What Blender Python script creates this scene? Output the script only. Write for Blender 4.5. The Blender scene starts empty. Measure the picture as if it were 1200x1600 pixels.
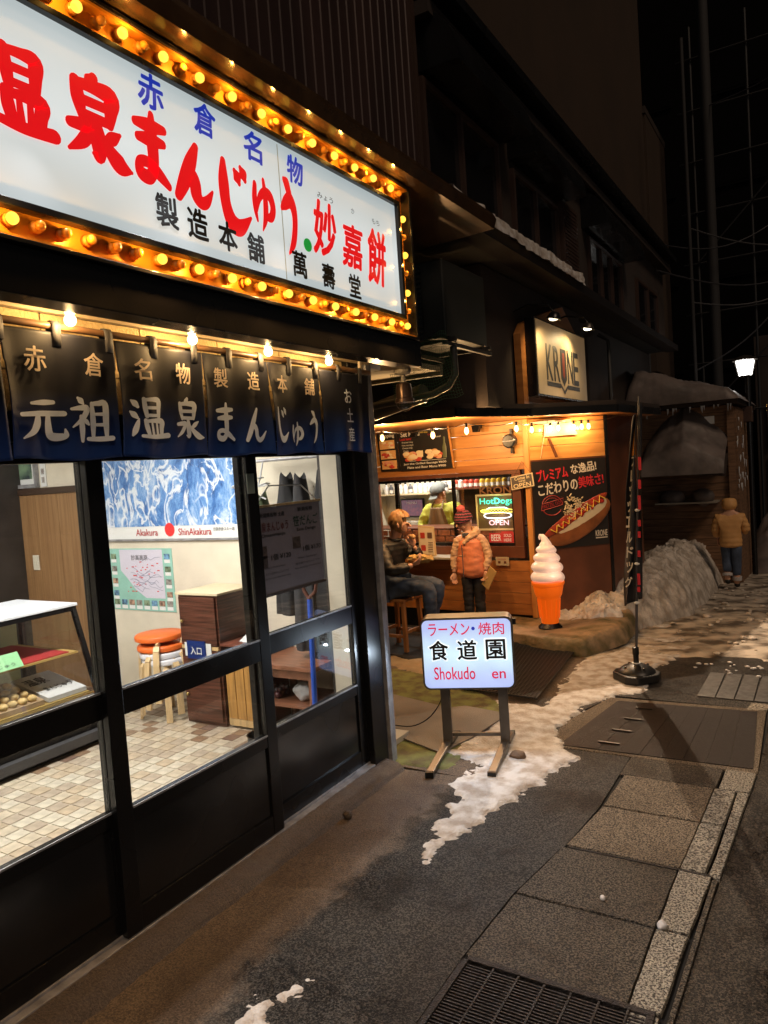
import bpy, math, random
from mathutils import Vector, Matrix, noise
random.seed(7)
SC = bpy.context.scene
COL = SC.collection
PI = math.pi

# ------------------------------------------------------------------ camera
cam = bpy.data.cameras.new('camera')
cam.sensor_fit = 'VERTICAL'; cam.sensor_height = 24.0; cam.lens = 24.0 * 1150.0 / 1600.0
cam.clip_start = 0.05; cam.clip_end = 400
co = bpy.data.objects.new('camera', cam); COL.objects.link(co); SC.camera = co
YAW, PITCH, ROLL = math.radians(31.146), math.radians(3.2), math.radians(3.95)
fw = Vector((-math.sin(YAW)*math.cos(PITCH), math.cos(YAW)*math.cos(PITCH), -math.sin(PITCH)))
r0 = fw.cross(Vector((0, 0, 1))).normalized(); u0 = r0.cross(fw)
rt = r0*math.cos(ROLL) - u0*math.sin(ROLL); up = u0*math.cos(ROLL) + r0*math.sin(ROLL)
co.matrix_world = Matrix(((rt.x, up.x, -fw.x, 0), (rt.y, up.y, -fw.y, 0), (rt.z, up.z, -fw.z, 1.8), (0, 0, 0, 1)))

# ------------------------------------------------------------------ night sky
W = bpy.data.worlds.new('World'); SC.world = W; W.use_nodes = True
wn = W.node_tree.nodes; wl = W.node_tree.links
sky = wn.new('ShaderNodeTexSky'); sky.sky_type = 'NISHITA'; sky.sun_disc = False
sky.sun_elevation = math.radians(4); sky.sun_rotation = math.radians(150)
hs = wn.new('ShaderNodeHueSaturation'); hs.inputs['Saturation'].default_value = 0.25
wl.new(sky.outputs[0], hs.inputs['Color']); wl.new(hs.outputs[0], wn['Background'].inputs[0])
wn['Background'].inputs[1].default_value = 0.014
fill_sun = bpy.data.lights.new('fill_sun', 'SUN'); fill_sun.energy = .72; fill_sun.angle = math.radians(14); fill_sun.color = (1, .74, .52)  # no sun at night: added warm fill in place of street lighting
suno = bpy.data.objects.new('fill_sun', fill_sun); COL.objects.link(suno)
suno.rotation_euler = Vector((-.62, .45, -.85)).to_track_quat('-Z', 'Y').to_euler()
SC.view_settings.view_transform = 'Standard'; SC.view_settings.look = 'None'
SC.view_settings.exposure = 0.0; SC.view_settings.gamma = 1.0; SC.view_settings.use_curve_mapping = False
SC.cycles.use_denoising = True; SC.cycles.max_bounces = 7; SC.cycles.diffuse_bounces = 3
SC.cycles.glossy_bounces = 3; SC.cycles.transparent_max_bounces = 12; SC.cycles.transmission_bounces = 3
SC.cycles.caustics_reflective = False; SC.cycles.caustics_refractive = False
SC.cycles.sample_clamp_indirect = 3.0

# ------------------------------------------------------------------ materials
MATS = {}
def mat(name, col, rough=0.6, metal=0.0, var=0.0, vscale=8.0, bump=0.0, bscale=60.0, emit=None, es=1.0,
        stretch=None, col2=None, spec=0.5, thr=None, coat=0.0, detail=6, sss=0.0, rvar=0.0):
    if name in MATS: return MATS[name]
    m = bpy.data.materials.new(name); m.use_nodes = True
    n, l = m.node_tree.nodes, m.node_tree.links
    b = n['Principled BSDF']
    b.inputs['Roughness'].default_value = rough; b.inputs['Metallic'].default_value = metal
    b.inputs['Specular IOR Level'].default_value = spec
    b.inputs['Coat Weight'].default_value = coat
    b.inputs['Base Color'].default_value = (*col, 1)
    tc = n.new('ShaderNodeTexCoord'); mp = n.new('ShaderNodeMapping'); l.new(tc.outputs['Object'], mp.inputs[0])
    if stretch: mp.inputs['Scale'].default_value = stretch
    if var or col2:
        nz = n.new('ShaderNodeTexNoise'); nz.inputs['Scale'].default_value = vscale; nz.inputs['Detail'].default_value = detail
        l.new(mp.outputs[0], nz.inputs['Vector'])
        rp = n.new('ShaderNodeValToRGB'); l.new(nz.outputs['Fac'], rp.inputs[0])
        c2 = col2 or tuple(max(0, c*(1-var)) for c in col); c1 = col if col2 else tuple(min(1, c*(1+var)) for c in col)
        t = thr or (0.35, 0.65)
        rp.color_ramp.elements[0].position = t[0]; rp.color_ramp.elements[1].position = t[1]
        rp.color_ramp.elements[0].color = (*c2, 1); rp.color_ramp.elements[1].color = (*c1, 1)
        l.new(rp.outputs[0], b.inputs['Base Color'])
    if rvar:
        n3 = n.new('ShaderNodeTexNoise'); n3.inputs['Scale'].default_value = 2.5; l.new(tc.outputs['Object'], n3.inputs['Vector'])
        mr = n.new('ShaderNodeMapRange'); mr.inputs[1].default_value = .3; mr.inputs[2].default_value = .7
        mr.inputs[3].default_value = rough-rvar; mr.inputs[4].default_value = rough+rvar
        l.new(n3.outputs['Fac'], mr.inputs[0]); l.new(mr.outputs[0], b.inputs['Roughness'])
    if bump:
        n2 = n.new('ShaderNodeTexNoise'); n2.inputs['Scale'].default_value = bscale; n2.inputs['Detail'].default_value = 5
        l.new(mp.outputs[0], n2.inputs['Vector'])
        bp = n.new('ShaderNodeBump'); bp.inputs['Strength'].default_value = bump; bp.inputs['Distance'].default_value = 0.01
        l.new(n2.outputs['Fac'], bp.inputs['Height']); l.new(bp.outputs[0], b.inputs['Normal'])
    if emit:
        b.inputs['Emission Color'].default_value = (*emit, 1); b.inputs['Emission Strength'].default_value = es
    if sss:
        b.inputs['Subsurface Weight'].default_value = sss; b.inputs['Subsurface Radius'].default_value = (.05, .04, .03)
    MATS[name] = m
    return m

def ground_mat(name, dark, light, wet=0.25, agg=140.0, bump=0.7, rough=0.6, thr=(.42, .62), cracks=False):
    """coarse aggregate: voronoi stones + noise speckle, patchy damp gloss"""
    m = bpy.data.materials.new(name); m.use_nodes = True
    n, l = m.node_tree.nodes, m.node_tree.links; b = n['Principled BSDF']
    tc = n.new('ShaderNodeTexCoord')
    v = n.new('ShaderNodeTexVoronoi'); v.inputs['Scale'].default_value = agg; l.new(tc.outputs['Object'], v.inputs['Vector'])
    nz = n.new('ShaderNodeTexNoise'); nz.inputs['Scale'].default_value = agg*0.55; nz.inputs['Detail'].default_value = 6
    nz.inputs['Roughness'].default_value = .7; l.new(tc.outputs['Object'], nz.inputs['Vector'])
    big = n.new('ShaderNodeTexNoise'); big.inputs['Scale'].default_value = 2.2; big.inputs['Detail'].default_value = 9; big.inputs['Roughness'].default_value = .65
    l.new(tc.outputs['Object'], big.inputs['Vector'])
    rp = n.new('ShaderNodeValToRGB'); l.new(nz.outputs['Fac'], rp.inputs[0])
    rp.color_ramp.elements[0].position, rp.color_ramp.elements[1].position = thr
    rp.color_ramp.elements[0].color = (*dark, 1); rp.color_ramp.elements[1].color = (*light, 1)
    mx = n.new('ShaderNodeMix'); mx.data_type = 'RGBA'; mx.blend_type = 'MULTIPLY'; mx.inputs[0].default_value = .8
    rb = n.new('ShaderNodeValToRGB'); l.new(big.outputs['Fac'], rb.inputs[0])
    rb.color_ramp.elements[0].position, rb.color_ramp.elements[1].position = .35, .65
    rb.color_ramp.elements[0].color = (.62, .60, .58, 1); rb.color_ramp.elements[1].color = (1, 1, 1, 1)
    l.new(rp.outputs[0], mx.inputs[6]); l.new(rb.outputs[0], mx.inputs[7]); l.new(mx.outputs[2], b.inputs['Base Color'])
    if cracks:
        cv = n.new('ShaderNodeTexVoronoi'); cv.feature = 'DISTANCE_TO_EDGE'; cv.inputs['Scale'].default_value = .8
        cn = n.new('ShaderNodeTexNoise'); cn.inputs['Scale'].default_value = 5; cn.inputs['Detail'].default_value = 8; l.new(tc.outputs['Object'], cn.inputs['Vector'])
        va = n.new('ShaderNodeVectorMath'); va.operation = 'MULTIPLY_ADD'; va.inputs[1].default_value = (.30, .30, 0); l.new(cn.outputs['Color'], va.inputs[0]); l.new(tc.outputs['Object'], va.inputs[2]); l.new(va.outputs[0], cv.inputs['Vector'])
        cm = n.new('ShaderNodeMapRange'); cm.inputs[1].default_value = .001; cm.inputs[2].default_value = .005; cm.inputs[3].default_value = .35; cm.inputs[4].default_value = 1; l.new(cv.outputs['Distance'], cm.inputs[0])
        mc = n.new('ShaderNodeMix'); mc.data_type = 'RGBA'; mc.blend_type = 'MULTIPLY'; mc.inputs[0].default_value = 1; l.new(mx.outputs[2], mc.inputs[6]); l.new(cm.outputs[0], mc.inputs[7]); l.new(mc.outputs[2], b.inputs['Base Color'])
    mr = n.new('ShaderNodeMapRange'); mr.inputs[1].default_value = .38; mr.inputs[2].default_value = .6
    mr.inputs[3].default_value = rough-wet; mr.inputs[4].default_value = rough+.15
    l.new(big.outputs['Fac'], mr.inputs[0]); l.new(mr.outputs[0], b.inputs['Roughness'])
    ad = n.new('ShaderNodeMath'); ad.operation = 'SUBTRACT'; l.new(nz.outputs['Fac'], ad.inputs[0])
    ml = n.new('ShaderNodeMath'); ml.operation = 'MULTIPLY'; ml.inputs[1].default_value = .6
    l.new(v.outputs['Distance'], ml.inputs[0]); l.new(ml.outputs[0], ad.inputs[1])
    bp = n.new('ShaderNodeBump'); bp.inputs['Strength'].default_value = bump; bp.inputs['Distance'].default_value = .03
    l.new(ad.outputs[0], bp.inputs['Height']); l.new(bp.outputs[0], b.inputs['Normal'])
    MATS[name] = m
    return m

def snow_mat(name, c1, c2, vs=2.2, bs=38.0, bump=.6):
    m = mat(name, c1, rough=.55, col2=c2, vscale=vs, bump=bump, bscale=bs, thr=(.38, .6), sss=.15, detail=9)
    return m

def glass_mat(name, tint=(1, 1, 1), ior=1.45, dirt=0.0):
    if name in MATS: return MATS[name]
    m = bpy.data.materials.new(name); m.use_nodes = True
    n, l = m.node_tree.nodes, m.node_tree.links; n.remove(n['Principled BSDF'])
    t = n.new('ShaderNodeBsdfTransparent'); t.inputs[0].default_value = (*tint, 1)
    g = n.new('ShaderNodeBsdfGlossy'); g.inputs['Roughness'].default_value = .02
    lw = n.new('ShaderNodeLayerWeight'); lw.inputs[0].default_value = .5
    p = n.new('ShaderNodeMath'); p.operation = 'POWER'; p.inputs[1].default_value = 5; l.new(lw.outputs['Facing'], p.inputs[0])
    f = n.new('ShaderNodeMath'); f.operation = 'MULTIPLY_ADD'; f.inputs[1].default_value = .9; f.inputs[2].default_value = 2.2*((ior-1)/(ior+1))**2; l.new(p.outputs[0], f.inputs[0])
    mx = n.new('ShaderNodeMixShader'); l.new(f.outputs[0], mx.inputs[0]); l.new(t.outputs[0], mx.inputs[1]); l.new(g.outputs[0], mx.inputs[2])
    l.new(mx.outputs[0], n['Material Output'].inputs[0]); MATS[name] = m
    return m

def bulb_mat(name, col, es, tr=.5):
    if name in MATS: return MATS[name]
    m = bpy.data.materials.new(name); m.use_nodes = True
    n, l = m.node_tree.nodes, m.node_tree.links; n.remove(n['Principled BSDF'])
    t = n.new('ShaderNodeBsdfTransparent'); e = n.new('ShaderNodeEmission')
    e.inputs[0].default_value = (*col, 1); e.inputs[1].default_value = es/(1-tr)
    mx = n.new('ShaderNodeMixShader'); mx.inputs[0].default_value = 1-tr
    l.new(t.outputs[0], mx.inputs[1]); l.new(e.outputs[0], mx.inputs[2]); l.new(mx.outputs[0], n['Material Output'].inputs[0])
    MATS[name] = m
    return m

def backlit_mat(name, c1, c2, axis='z', center=0.0, width=.3, es=1.0, nscale=2.0):
    """translucent panel with tubes behind: brighter along the tube"""
    m = bpy.data.materials.new(name); m.use_nodes = True
    n, l = m.node_tree.nodes, m.node_tree.links; b = n['Principled BSDF']
    b.inputs['Base Color'].default_value = (.35, .35, .35, 1); b.inputs['Roughness'].default_value = .25
    tc = n.new('ShaderNodeTexCoord'); sp = n.new('ShaderNodeSeparateXYZ'); l.new(tc.outputs['Object'], sp.inputs[0])
    s = n.new('ShaderNodeMath'); s.operation = 'SUBTRACT'; s.inputs[1].default_value = center
    l.new(sp.outputs['xyz'.index(axis)], s.inputs[0])
    a = n.new('ShaderNodeMath'); a.operation = 'ABSOLUTE'; l.new(s.outputs[0], a.inputs[0])
    nz = n.new('ShaderNodeTexNoise'); nz.inputs['Scale'].default_value = nscale; nz.inputs['Detail'].default_value = 2; l.new(tc.outputs['Object'], nz.inputs['Vector'])
    k = n.new('ShaderNodeMath'); k.operation = 'MULTIPLY_ADD'; k.inputs[1].default_value = width*.9; l.new(nz.outputs['Fac'], k.inputs[0]); l.new(a.outputs[0], k.inputs[2])
    mr = n.new('ShaderNodeMapRange'); mr.inputs[1].default_value = width*.3; mr.inputs[2].default_value = width*1.55; l.new(k.outputs[0], mr.inputs[0])
    rp = n.new('ShaderNodeValToRGB'); rp.color_ramp.elements[0].color = (*c1, 1); rp.color_ramp.elements[1].color = (*c2, 1)
    rp.color_ramp.interpolation = 'EASE'
    l.new(mr.outputs[0], rp.inputs[0]); l.new(rp.outputs[0], b.inputs['Emission Color']); b.inputs['Emission Strength'].default_value = es
    MATS[name] = m
    return m

# ------------------------------------------------------------------ mesh builder
class MB:
    def __init__(s): s.v = []; s.f = []; s.m = []; s.mi = 0
    def add(s, vs, fs):
        k = len(s.v); s.v += [tuple(p) for p in vs]
        for f in fs: s.f.append([i+k for i in f]); s.m.append(s.mi)
        return s
    def box(s, x0, x1, y0, y1, z0, z1):
        return s.add([(x0,y0,z0),(x1,y0,z0),(x1,y1,z0),(x0,y1,z0),(x0,y0,z1),(x1,y0,z1),(x1,y1,z1),(x0,y1,z1)],
                     [(0,3,2,1),(4,5,6,7),(0,1,5,4),(1,2,6,5),(2,3,7,6),(3,0,4,7)])
    def beam(s, a, b, w, h, ref=(0,0,1)):
        a, b = Vector(a), Vector(b); d = (b-a).normalized(); r = Vector(ref)
        if abs(d.dot(r)) > .97: r = Vector((1,0,0))
        x = d.cross(r).normalized(); y = x.cross(d).normalized()
        vs = [p + x*(w/2*i) + y*(h/2*j) for p in (a, b) for i, j in ((-1,-1),(1,-1),(1,1),(-1,1))]
        return s.add(vs, [(3,2,1,0),(4,5,6,7),(0,1,5,4),(1,2,6,5),(2,3,7,6),(3,0,4,7)])
    def ring(s, c, x, y, r, n): return [c + x*(r*math.cos(2*PI*i/n)) + y*(r*math.sin(2*PI*i/n)) for i in range(n)]
    def tube(s, pts, r, n=8, cap=True):
        pts = [Vector(p) for p in pts]; k = len(pts); rs = r if isinstance(r, (list, tuple)) else [r]*k
        vs = []; px = None
        for i, p in enumerate(pts):
            d = (pts[min(i+1, k-1)] - pts[max(i-1, 0)]).normalized()
            if px is None:
                q = Vector((0,0,1)) if abs(d.z) < .9 else Vector((1,0,0)); px = d.cross(q).normalized()
            px = (px - d*px.dot(d)).normalized(); py = d.cross(px)
            vs += s.ring(p, px, py, rs[i], n)
        fs = [(i*n+j, i*n+(j+1)%n, (i+1)*n+(j+1)%n, (i+1)*n+j) for i in range(k-1) for j in range(n)]
        if cap: fs += [tuple(range(n))[::-1], tuple(range((k-1)*n, k*n))]
        return s.add(vs, fs)
    def lathe(s, c, prof, n=20, ax=(0,0,1)):
        c = Vector(c); a = Vector(ax).normalized(); q = Vector((0,0,1)) if abs(a.z) < .9 else Vector((1,0,0))
        x = a.cross(q).normalized(); y = a.cross(x); vs = []
        for r, h in prof: vs += s.ring(c + a*h, x, y, max(r, 1e-4), n)
        k = len(prof); fs = [(i*n+j, i*n+(j+1)%n, (i+1)*n+(j+1)%n, (i+1)*n+j) for i in range(k-1) for j in range(n)]
        return s.add(vs, fs + [tuple(range(n))[::-1], tuple(range((k-1)*n, k*n))])
    def sph(s, c, r, n=12, m=8, sc=(1,1,1)):
        c = Vector(c); vs = [c + Vector((0,0,-r*sc[2]))]
        for i in range(1, m):
            t = PI*i/m
            vs += [c + Vector((r*math.sin(t)*math.cos(2*PI*j/n)*sc[0], r*math.sin(t)*math.sin(2*PI*j/n)*sc[1], -r*math.cos(t)*sc[2])) for j in range(n)]
        vs.append(c + Vector((0,0,r*sc[2]))); L = len(vs)-1
        fs = [(0, 1+(j+1)%n, 1+j) for j in range(n)]
        fs += [(1+i*n+j, 1+i*n+(j+1)%n, 1+(i+1)*n+(j+1)%n, 1+(i+1)*n+j) for i in range(m-2) for j in range(n)]
        fs += [(L, 1+(m-2)*n+j, 1+(m-2)*n+(j+1)%n) for j in range(n)]
        return s.add(vs, fs)
    def prism(s, poly, z0, z1):
        n = len(poly)
        return s.add([(x, y, z0) for x, y in poly] + [(x, y, z1) for x, y in poly],
                     [tuple(range(n))[::-1], tuple(range(n, 2*n))] + [(i, (i+1)%n, n+(i+1)%n, n+i) for i in range(n)])
    def ext(s, pts, d):
        """extrude a closed 3D outline by vector d"""
        n = len(pts); P = [Vector(p) for p in pts]; d = Vector(d)
        return s.add(P + [p+d for p in P], [tuple(range(n))[::-1], tuple(range(n, 2*n))] + [(i, (i+1)%n, n+(i+1)%n, n+i) for i in range(n)])
    def quad(s, *p): return s.add(p, [tuple(range(len(p)))])
    def grid(s, nx, ny, fn):
        vs = [fn(i/nx, j/ny) for j in range(ny+1) for i in range(nx+1)]
        return s.add(vs, [(j*(nx+1)+i, j*(nx+1)+i+1, (j+1)*(nx+1)+i+1, (j+1)*(nx+1)+i) for j in range(ny) for i in range(nx)])

ROOTROT = {}
def thing(name, label, cat, loc=(0,0,0), rotz=0, group=None, kind=None):
    o = bpy.data.objects.new(name, None); COL.objects.link(o); o.empty_display_size = .1
    o.location = loc; o.rotation_euler = (0, 0, rotz); o['label'] = label; o['category'] = cat
    if group: o['group'] = group
    if kind: o['kind'] = kind
    return o
def build(name, mb, m, smooth=None, bevel=0, origin=(0,0,0)):
    me = bpy.data.meshes.new(name); ox, oy, oz = origin
    me.from_pydata([(x-ox, y-oy, z-oz) for x, y, z in mb.v], [], mb.f)
    for q in (m if isinstance(m, (list, tuple)) else [m]): me.materials.append(q)
    if isinstance(m, (list, tuple)): me.polygons.foreach_set('material_index', mb.m)
    if smooth is not None:
        me.shade_smooth(); me.set_sharp_from_angle(angle=math.radians(smooth))
    o = bpy.data.objects.new(name, me); COL.objects.link(o)
    if bevel:
        b = o.modifiers.new('bevel', 'BEVEL'); b.width = bevel; b.segments = 2; b.limit_method = 'ANGLE'; b.angle_limit = .6
    return o
def rootof(p):
    while p.parent: p = p.parent
    return p
def part(name, mb, m, parent, label=None, smooth=None, bevel=0, world=True, kind=None):
    """world=True: the builder holds world coordinates; the thing must have no rotation"""
    r = rootof(parent)
    o = build(name, mb, m, smooth, bevel, tuple(r.location) if (world and r.type == 'EMPTY' or world and r.type != 'EMPTY') else (0,0,0))
    o.parent = parent
    if label: o['label'] = label
    if kind: o['kind'] = kind
    return o
def solo(name, mb, m, label, cat, loc=None, smooth=None, bevel=0, group=None, rotz=0):
    """a thing that is one mesh; loc = its origin in the builder's coordinates"""
    o = build(name, mb, m, smooth, bevel, loc or (0,0,0)); o.location = loc or (0,0,0); o.rotation_euler = (0,0,rotz)
    o['label'] = label; o['category'] = cat
    if group: o['group'] = group
    return o
def struct(name, mb, m, label=None, smooth=None, bevel=0, kind='structure'):
    o = build(name, mb, m, smooth, bevel); o['kind'] = kind
    if label: o['label'] = label
    return o
def piece(name, me, parent, loc):
    o = bpy.data.objects.new(name, me); COL.objects.link(o); o.parent = parent; o.location = loc
    return o
def copy_tree(o, parent=None):
    c = o.copy(); COL.objects.link(c); c.parent = parent
    for ch in o.children: copy_tree(ch, c)
    return c
def point(name, loc, power, col, r=.01, parent=None):
    L = bpy.data.lights.new(name, 'POINT'); L.energy = power; L.color = col; L.shadow_soft_size = r
    o = bpy.data.objects.new(name, L); COL.objects.link(o)
    if parent: o.parent = parent; loc = Vector(loc) - rootof(parent).location
    o.location = loc
    return o
def spot(name, loc, direction, power, col, angle=160, blend=.5, r=.01, parent=None):
    L = bpy.data.lights.new(name, 'SPOT'); L.energy = power; L.color = col; L.spot_size = math.radians(angle); L.spot_blend = blend; L.shadow_soft_size = r
    o = bpy.data.objects.new(name, L); COL.objects.link(o)
    if parent: o.parent = parent; loc = Vector(loc) - rootof(parent).location
    o.location = loc
    o.rotation_euler = Vector(direction).to_track_quat('-Z', 'Y').to_euler()
    return o

# ------------------------------------------------------------------ lettering
_T = {}
def glyphs(s, off=0.0):
    k = (s, off)
    if k in _T: return _T[k]
    cu = bpy.data.curves.new('t', 'FONT'); cu.body = s; cu.size = 1; cu.offset = off; cu.resolution_u = 3
    o = bpy.data.objects.new('t', cu); COL.objects.link(o)
    me = bpy.data.meshes.new_from_object(o.evaluated_get(bpy.context.evaluated_depsgraph_get()))
    vs = [(v.co.x, v.co.y) for v in me.vertices]; fs = [tuple(p.vertices) for p in me.polygons]
    bpy.data.objects.remove(o); bpy.data.curves.remove(cu); bpy.data.meshes.remove(me)
    _T[k] = (vs, fs)
    return _T[k]
def write(mb, s, c, X, Y, w=None, h=None, off=0.0, lift=0.0, rot=0.0, fn=None, shear=0.0):
    if off > .012:      # bold strokes: overlaid shifted outlines instead of a large offset
        X_, Y_, c_ = Vector(X), Vector(Y), Vector(c); d = off*(h or w/max(1, len(s)))*.75
        for i, (a, b) in enumerate(((0, 0), (1, .3), (-1, -.3), (.3, 1), (-.3, -1), (.8, -.7), (-.8, .7))):
            write(mb, s, c_ + X_*(a*d) + Y_*(b*d), X, Y, w, h, 0.0, lift+.0002*i, rot, fn, shear)
        return mb
    """lettering s centred at c in the plane X,Y; fitted to width w and / or height h"""
    vs, fs = glyphs(s, off)
    if not vs: return mb
    x0 = min(v[0] for v in vs); x1 = max(v[0] for v in vs); y0 = min(v[1] for v in vs); y1 = max(v[1] for v in vs)
    sx = w/(x1-x0) if w else None; sy = h/(y1-y0) if h else None
    sx = sx or sy; sy = sy or sx
    X, Y, c = Vector(X), Vector(Y), Vector(c); N = X.cross(Y).normalized(); ca, sa = math.cos(rot), math.sin(rot)
    out = []
    for x, y in vs:
        u = (x-(x0+x1)/2)*sx; v = (y-(y0+y1)/2)*sy; u += shear*v
        p = c + X*(u*ca - v*sa) + Y*(u*sa + v*ca) + N*lift
        out.append(fn(p) if fn else p)
    return mb.add(out, fs)
B = {   # brush strokes: (x, y, half width) in a 100 unit square
 '温': [[(8,88,3),(16,82,7),(22,74,4)],[(3,62,3),(11,56,7),(18,49,4)],[(4,8,3),(10,18,6),(17,34,5),(22,46,2)],
       [(38,92,5),(39,72,6),(41,52,5)],[(38,90,4),(60,92,5),(78,90,7),(77,70,6),(75,52,5)],[(42,72,4),(72,73,4)],[(41,54,4),(75,55,4)],
       [(36,42,5),(38,25,6),(41,10,5)],[(37,40,4),(60,42,5),(82,41,7),(80,25,6),(78,9,5)],[(52,40,3),(53,10,4)],[(66,41,3),(66,10,4)],[(24,6,4),(55,4,5),(96,8,6)]],
 '泉': [[(52,99,4),(47,92,6),(40,85,3)],[(25,86,5),(27,68,6),(30,50,4)],[(25,85,4),(50,87,5),(75,85,7),(73,68,6),(70,51,4)],[(30,68,4),(71,69,4)],[(30,52,4),(70,52,4)],
       [(50,50,4),(51,28,7),(50,8,5),(42,10,2)],[(12,36,4),(28,38,5),(40,38,5),(28,20,5),(8,6,2)],[(84,44,2),(72,36,5),(60,27,3)],[(54,34,3),(68,18,6),(82,7,7),(98,4,2)]],
 'ま': [[(16,80,4),(48,82,6),(82,84,4)],[(20,60,4),(48,62,6),(78,63,4)],[(54,98,4),(52,70,7),(52,40,7),(50,20,6),(38,7,6),(20,10,6),(20,24,5),(38,28,5),(60,18,6),(84,4,4)]],
 'ん': [[(60,97,4),(44,66,7),(26,32,7),(10,5,5)],[(14,14,3),(30,40,6),(44,46,7),(52,36,7),(54,16,7),(66,6,6),(80,12,5),(96,32,2)]],
 'じ': [[(26,97,4),(24,68,7),(26,36,7),(38,12,8),(60,8,7),(90,28,2)],[(54,90,3),(60,82,6),(64,74,3)],[(70,98,3),(76,90,6),(80,82,3)]],
 'ゅ': [[(14,84,5),(9,58,6),(10,36,5),(16,18,3)],[(14,34,3),(30,62,5),(54,76,6),(78,72,7),(88,52,7),(78,34,6),(58,30,4),(46,36,2)],[(52,98,4),(56,66,6),(52,30,6),(36,2,2)]],
 'う': [[(34,97,3),(50,90,7),(62,82,4)],[(16,58,3),(34,66,6),(58,72,7),(74,60,8),(74,40,7),(62,18,6),(38,0,2)]],
 '元': [[(28,82,3),(52,85,5),(74,87,4)],[(6,56,4),(48,60,5),(94,62,5)],[(38,58,4),(34,36,6),(24,18,5),(4,4,2)],[(60,60,4),(59,34,6),(62,12,7),(78,8,7),(94,12,5),(94,26,2)]],
 '祖': [[(22,97,3),(28,91,6),(33,85,3)],[(6,72,3),(26,75,5),(42,74,6),(30,52,5),(6,32,2)],[(26,56,4),(27,30,6),(26,2,4)],[(32,50,3),(38,45,5),(44,39,3)],
       [(54,86,4),(55,46,6),(54,10,4)],[(54,85,4),(70,87,5),(86,86,6),(86,46,6),(86,10,4)],[(56,62,3),(84,63,4)],[(56,38,3),(84,39,4)],[(40,6,4),(70,6,5),(99,8,5)]],
}
def brush(mb, ch, c, X, Y, w, h, thick=1.0, fn=None, rot=0.0, shear=0.0):
    X, Y, c = Vector(X), Vector(Y), Vector(c); N = X.cross(Y).normalized(); ca, sa = math.cos(rot), math.sin(rot)
    def P(x, y, k):
        u = (x-50)/100*w; v = (y-50)/100*h; u += shear*v
        p = c + X*(u*ca - v*sa) + Y*(u*sa + v*ca) + N*k
        return fn(p) if fn else p
    for si, st in enumerate(B[ch]):
        k = .0004*si; pts = []
        n = len(st); st2 = [st[0]] + list(st) + [st[-1]]
        for i in range(n-1):
            a, b, cc, d = st2[i:i+4]
            for t in [j/6 for j in range(6)] + ([1.0] if i == n-2 else []):
                pts.append(tuple(.5*((2*b[q]) + (cc[q]-a[q])*t + (2*a[q]-5*b[q]+4*cc[q]-d[q])*t*t + (3*b[q]-a[q]-3*cc[q]+d[q])*t**3) for q in range(3)))
        vs = []; m = len(pts)
        for i, (x, y, r) in enumerate(pts):
            x2, y2, _ = pts[min(i+1, m-1)]; x1, y1, _ = pts[max(i-1, 0)]
            dx, dy = x2-x1, y2-y1; L = math.hypot(dx, dy) or 1; r = max(r*1.28-.9, .8)*thick
            vs.append(P(x - dy/L*r, y + dx/L*r, k)); vs.append(P(x + dy/L*r, y - dx/L*r, k))
        fs = [(2*i, 2*i+1, 2*i+3, 2*i+2) for i in range(m-1)]
        for e, (j, sg) in enumerate(((0, -1), (m-1, 1))):
            x, y, r = pts[j]; o = pts[1] if j == 0 else pts[m-2]; r = max(r*1.28-.9, .8)*thick
            dx, dy = x-o[0], y-o[1]; L = math.hypot(dx, dy) or 1; a0 = math.atan2(dy, dx)
            b0 = len(vs); arc = [a0 + PI/2 - PI*q/6 for q in range(7)]
            vs += [P(x + math.cos(a)*r, y + math.sin(a)*r, k) for a in arc]; fs.append(tuple(range(b0, b0+7)))
        mb.add(vs, fs)
    return mb

# ------------------------------------------------------------------ organic shapes
def skin(nodes, edges, root, sub=2, fn=None):
    names = list(nodes); me = bpy.data.meshes.new('s')
    me.from_pydata([nodes[k][:3] for k in names], [(names.index(a), names.index(b)) for a, b in edges], [])
    o = bpy.data.objects.new('s', me); COL.objects.link(o); o.modifiers.new('skin', 'SKIN')
    d = me.skin_vertices[0].data
    for i, k in enumerate(names):
        r = nodes[k][3]; d[i].radius = r if isinstance(r, tuple) else (r, r); d[i].use_root = (k == root)
    s = o.modifiers.new('sub', 'SUBSURF'); s.levels = sub; s.render_levels = sub
    out = bpy.data.meshes.new_from_object(o.evaluated_get(bpy.context.evaluated_depsgraph_get()))
    bpy.data.objects.remove(o)
    mb = MB(); nr = [v.normal.copy() for v in out.vertices]
    mb.v = [tuple(fn(v.co, nr[i]) if fn else v.co) for i, v in enumerate(out.vertices)]
    mb.f = [list(p.vertices) for p in out.polygons]; mb.m = [0]*len(mb.f)
    bpy.data.meshes.remove(out); bpy.data.meshes.remove(me)
    return mb
def chain(*k): return [(k[i], k[i+1]) for i in range(len(k)-1)]
def nz(x, y, z=0.0, s=1.0): return noise.noise(Vector((x*s, y*s, z*s)))
def fbm(x, y, z=0.0, s=1.0, o=4):
    return sum(noise.noise(Vector((x*s*2**k, y*s*2**k, z*s*2**k + 7*k)))/2**k for k in range(o))
def inpoly(x, y, P):
    c = False; j = len(P)-1
    for i in range(len(P)):
        if (P[i][1] > y) != (P[j][1] > y) and x < (P[j][0]-P[i][0])*(y-P[i][1])/(P[j][1]-P[i][1]) + P[i][0]: c = not c
        j = i
    return c
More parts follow.
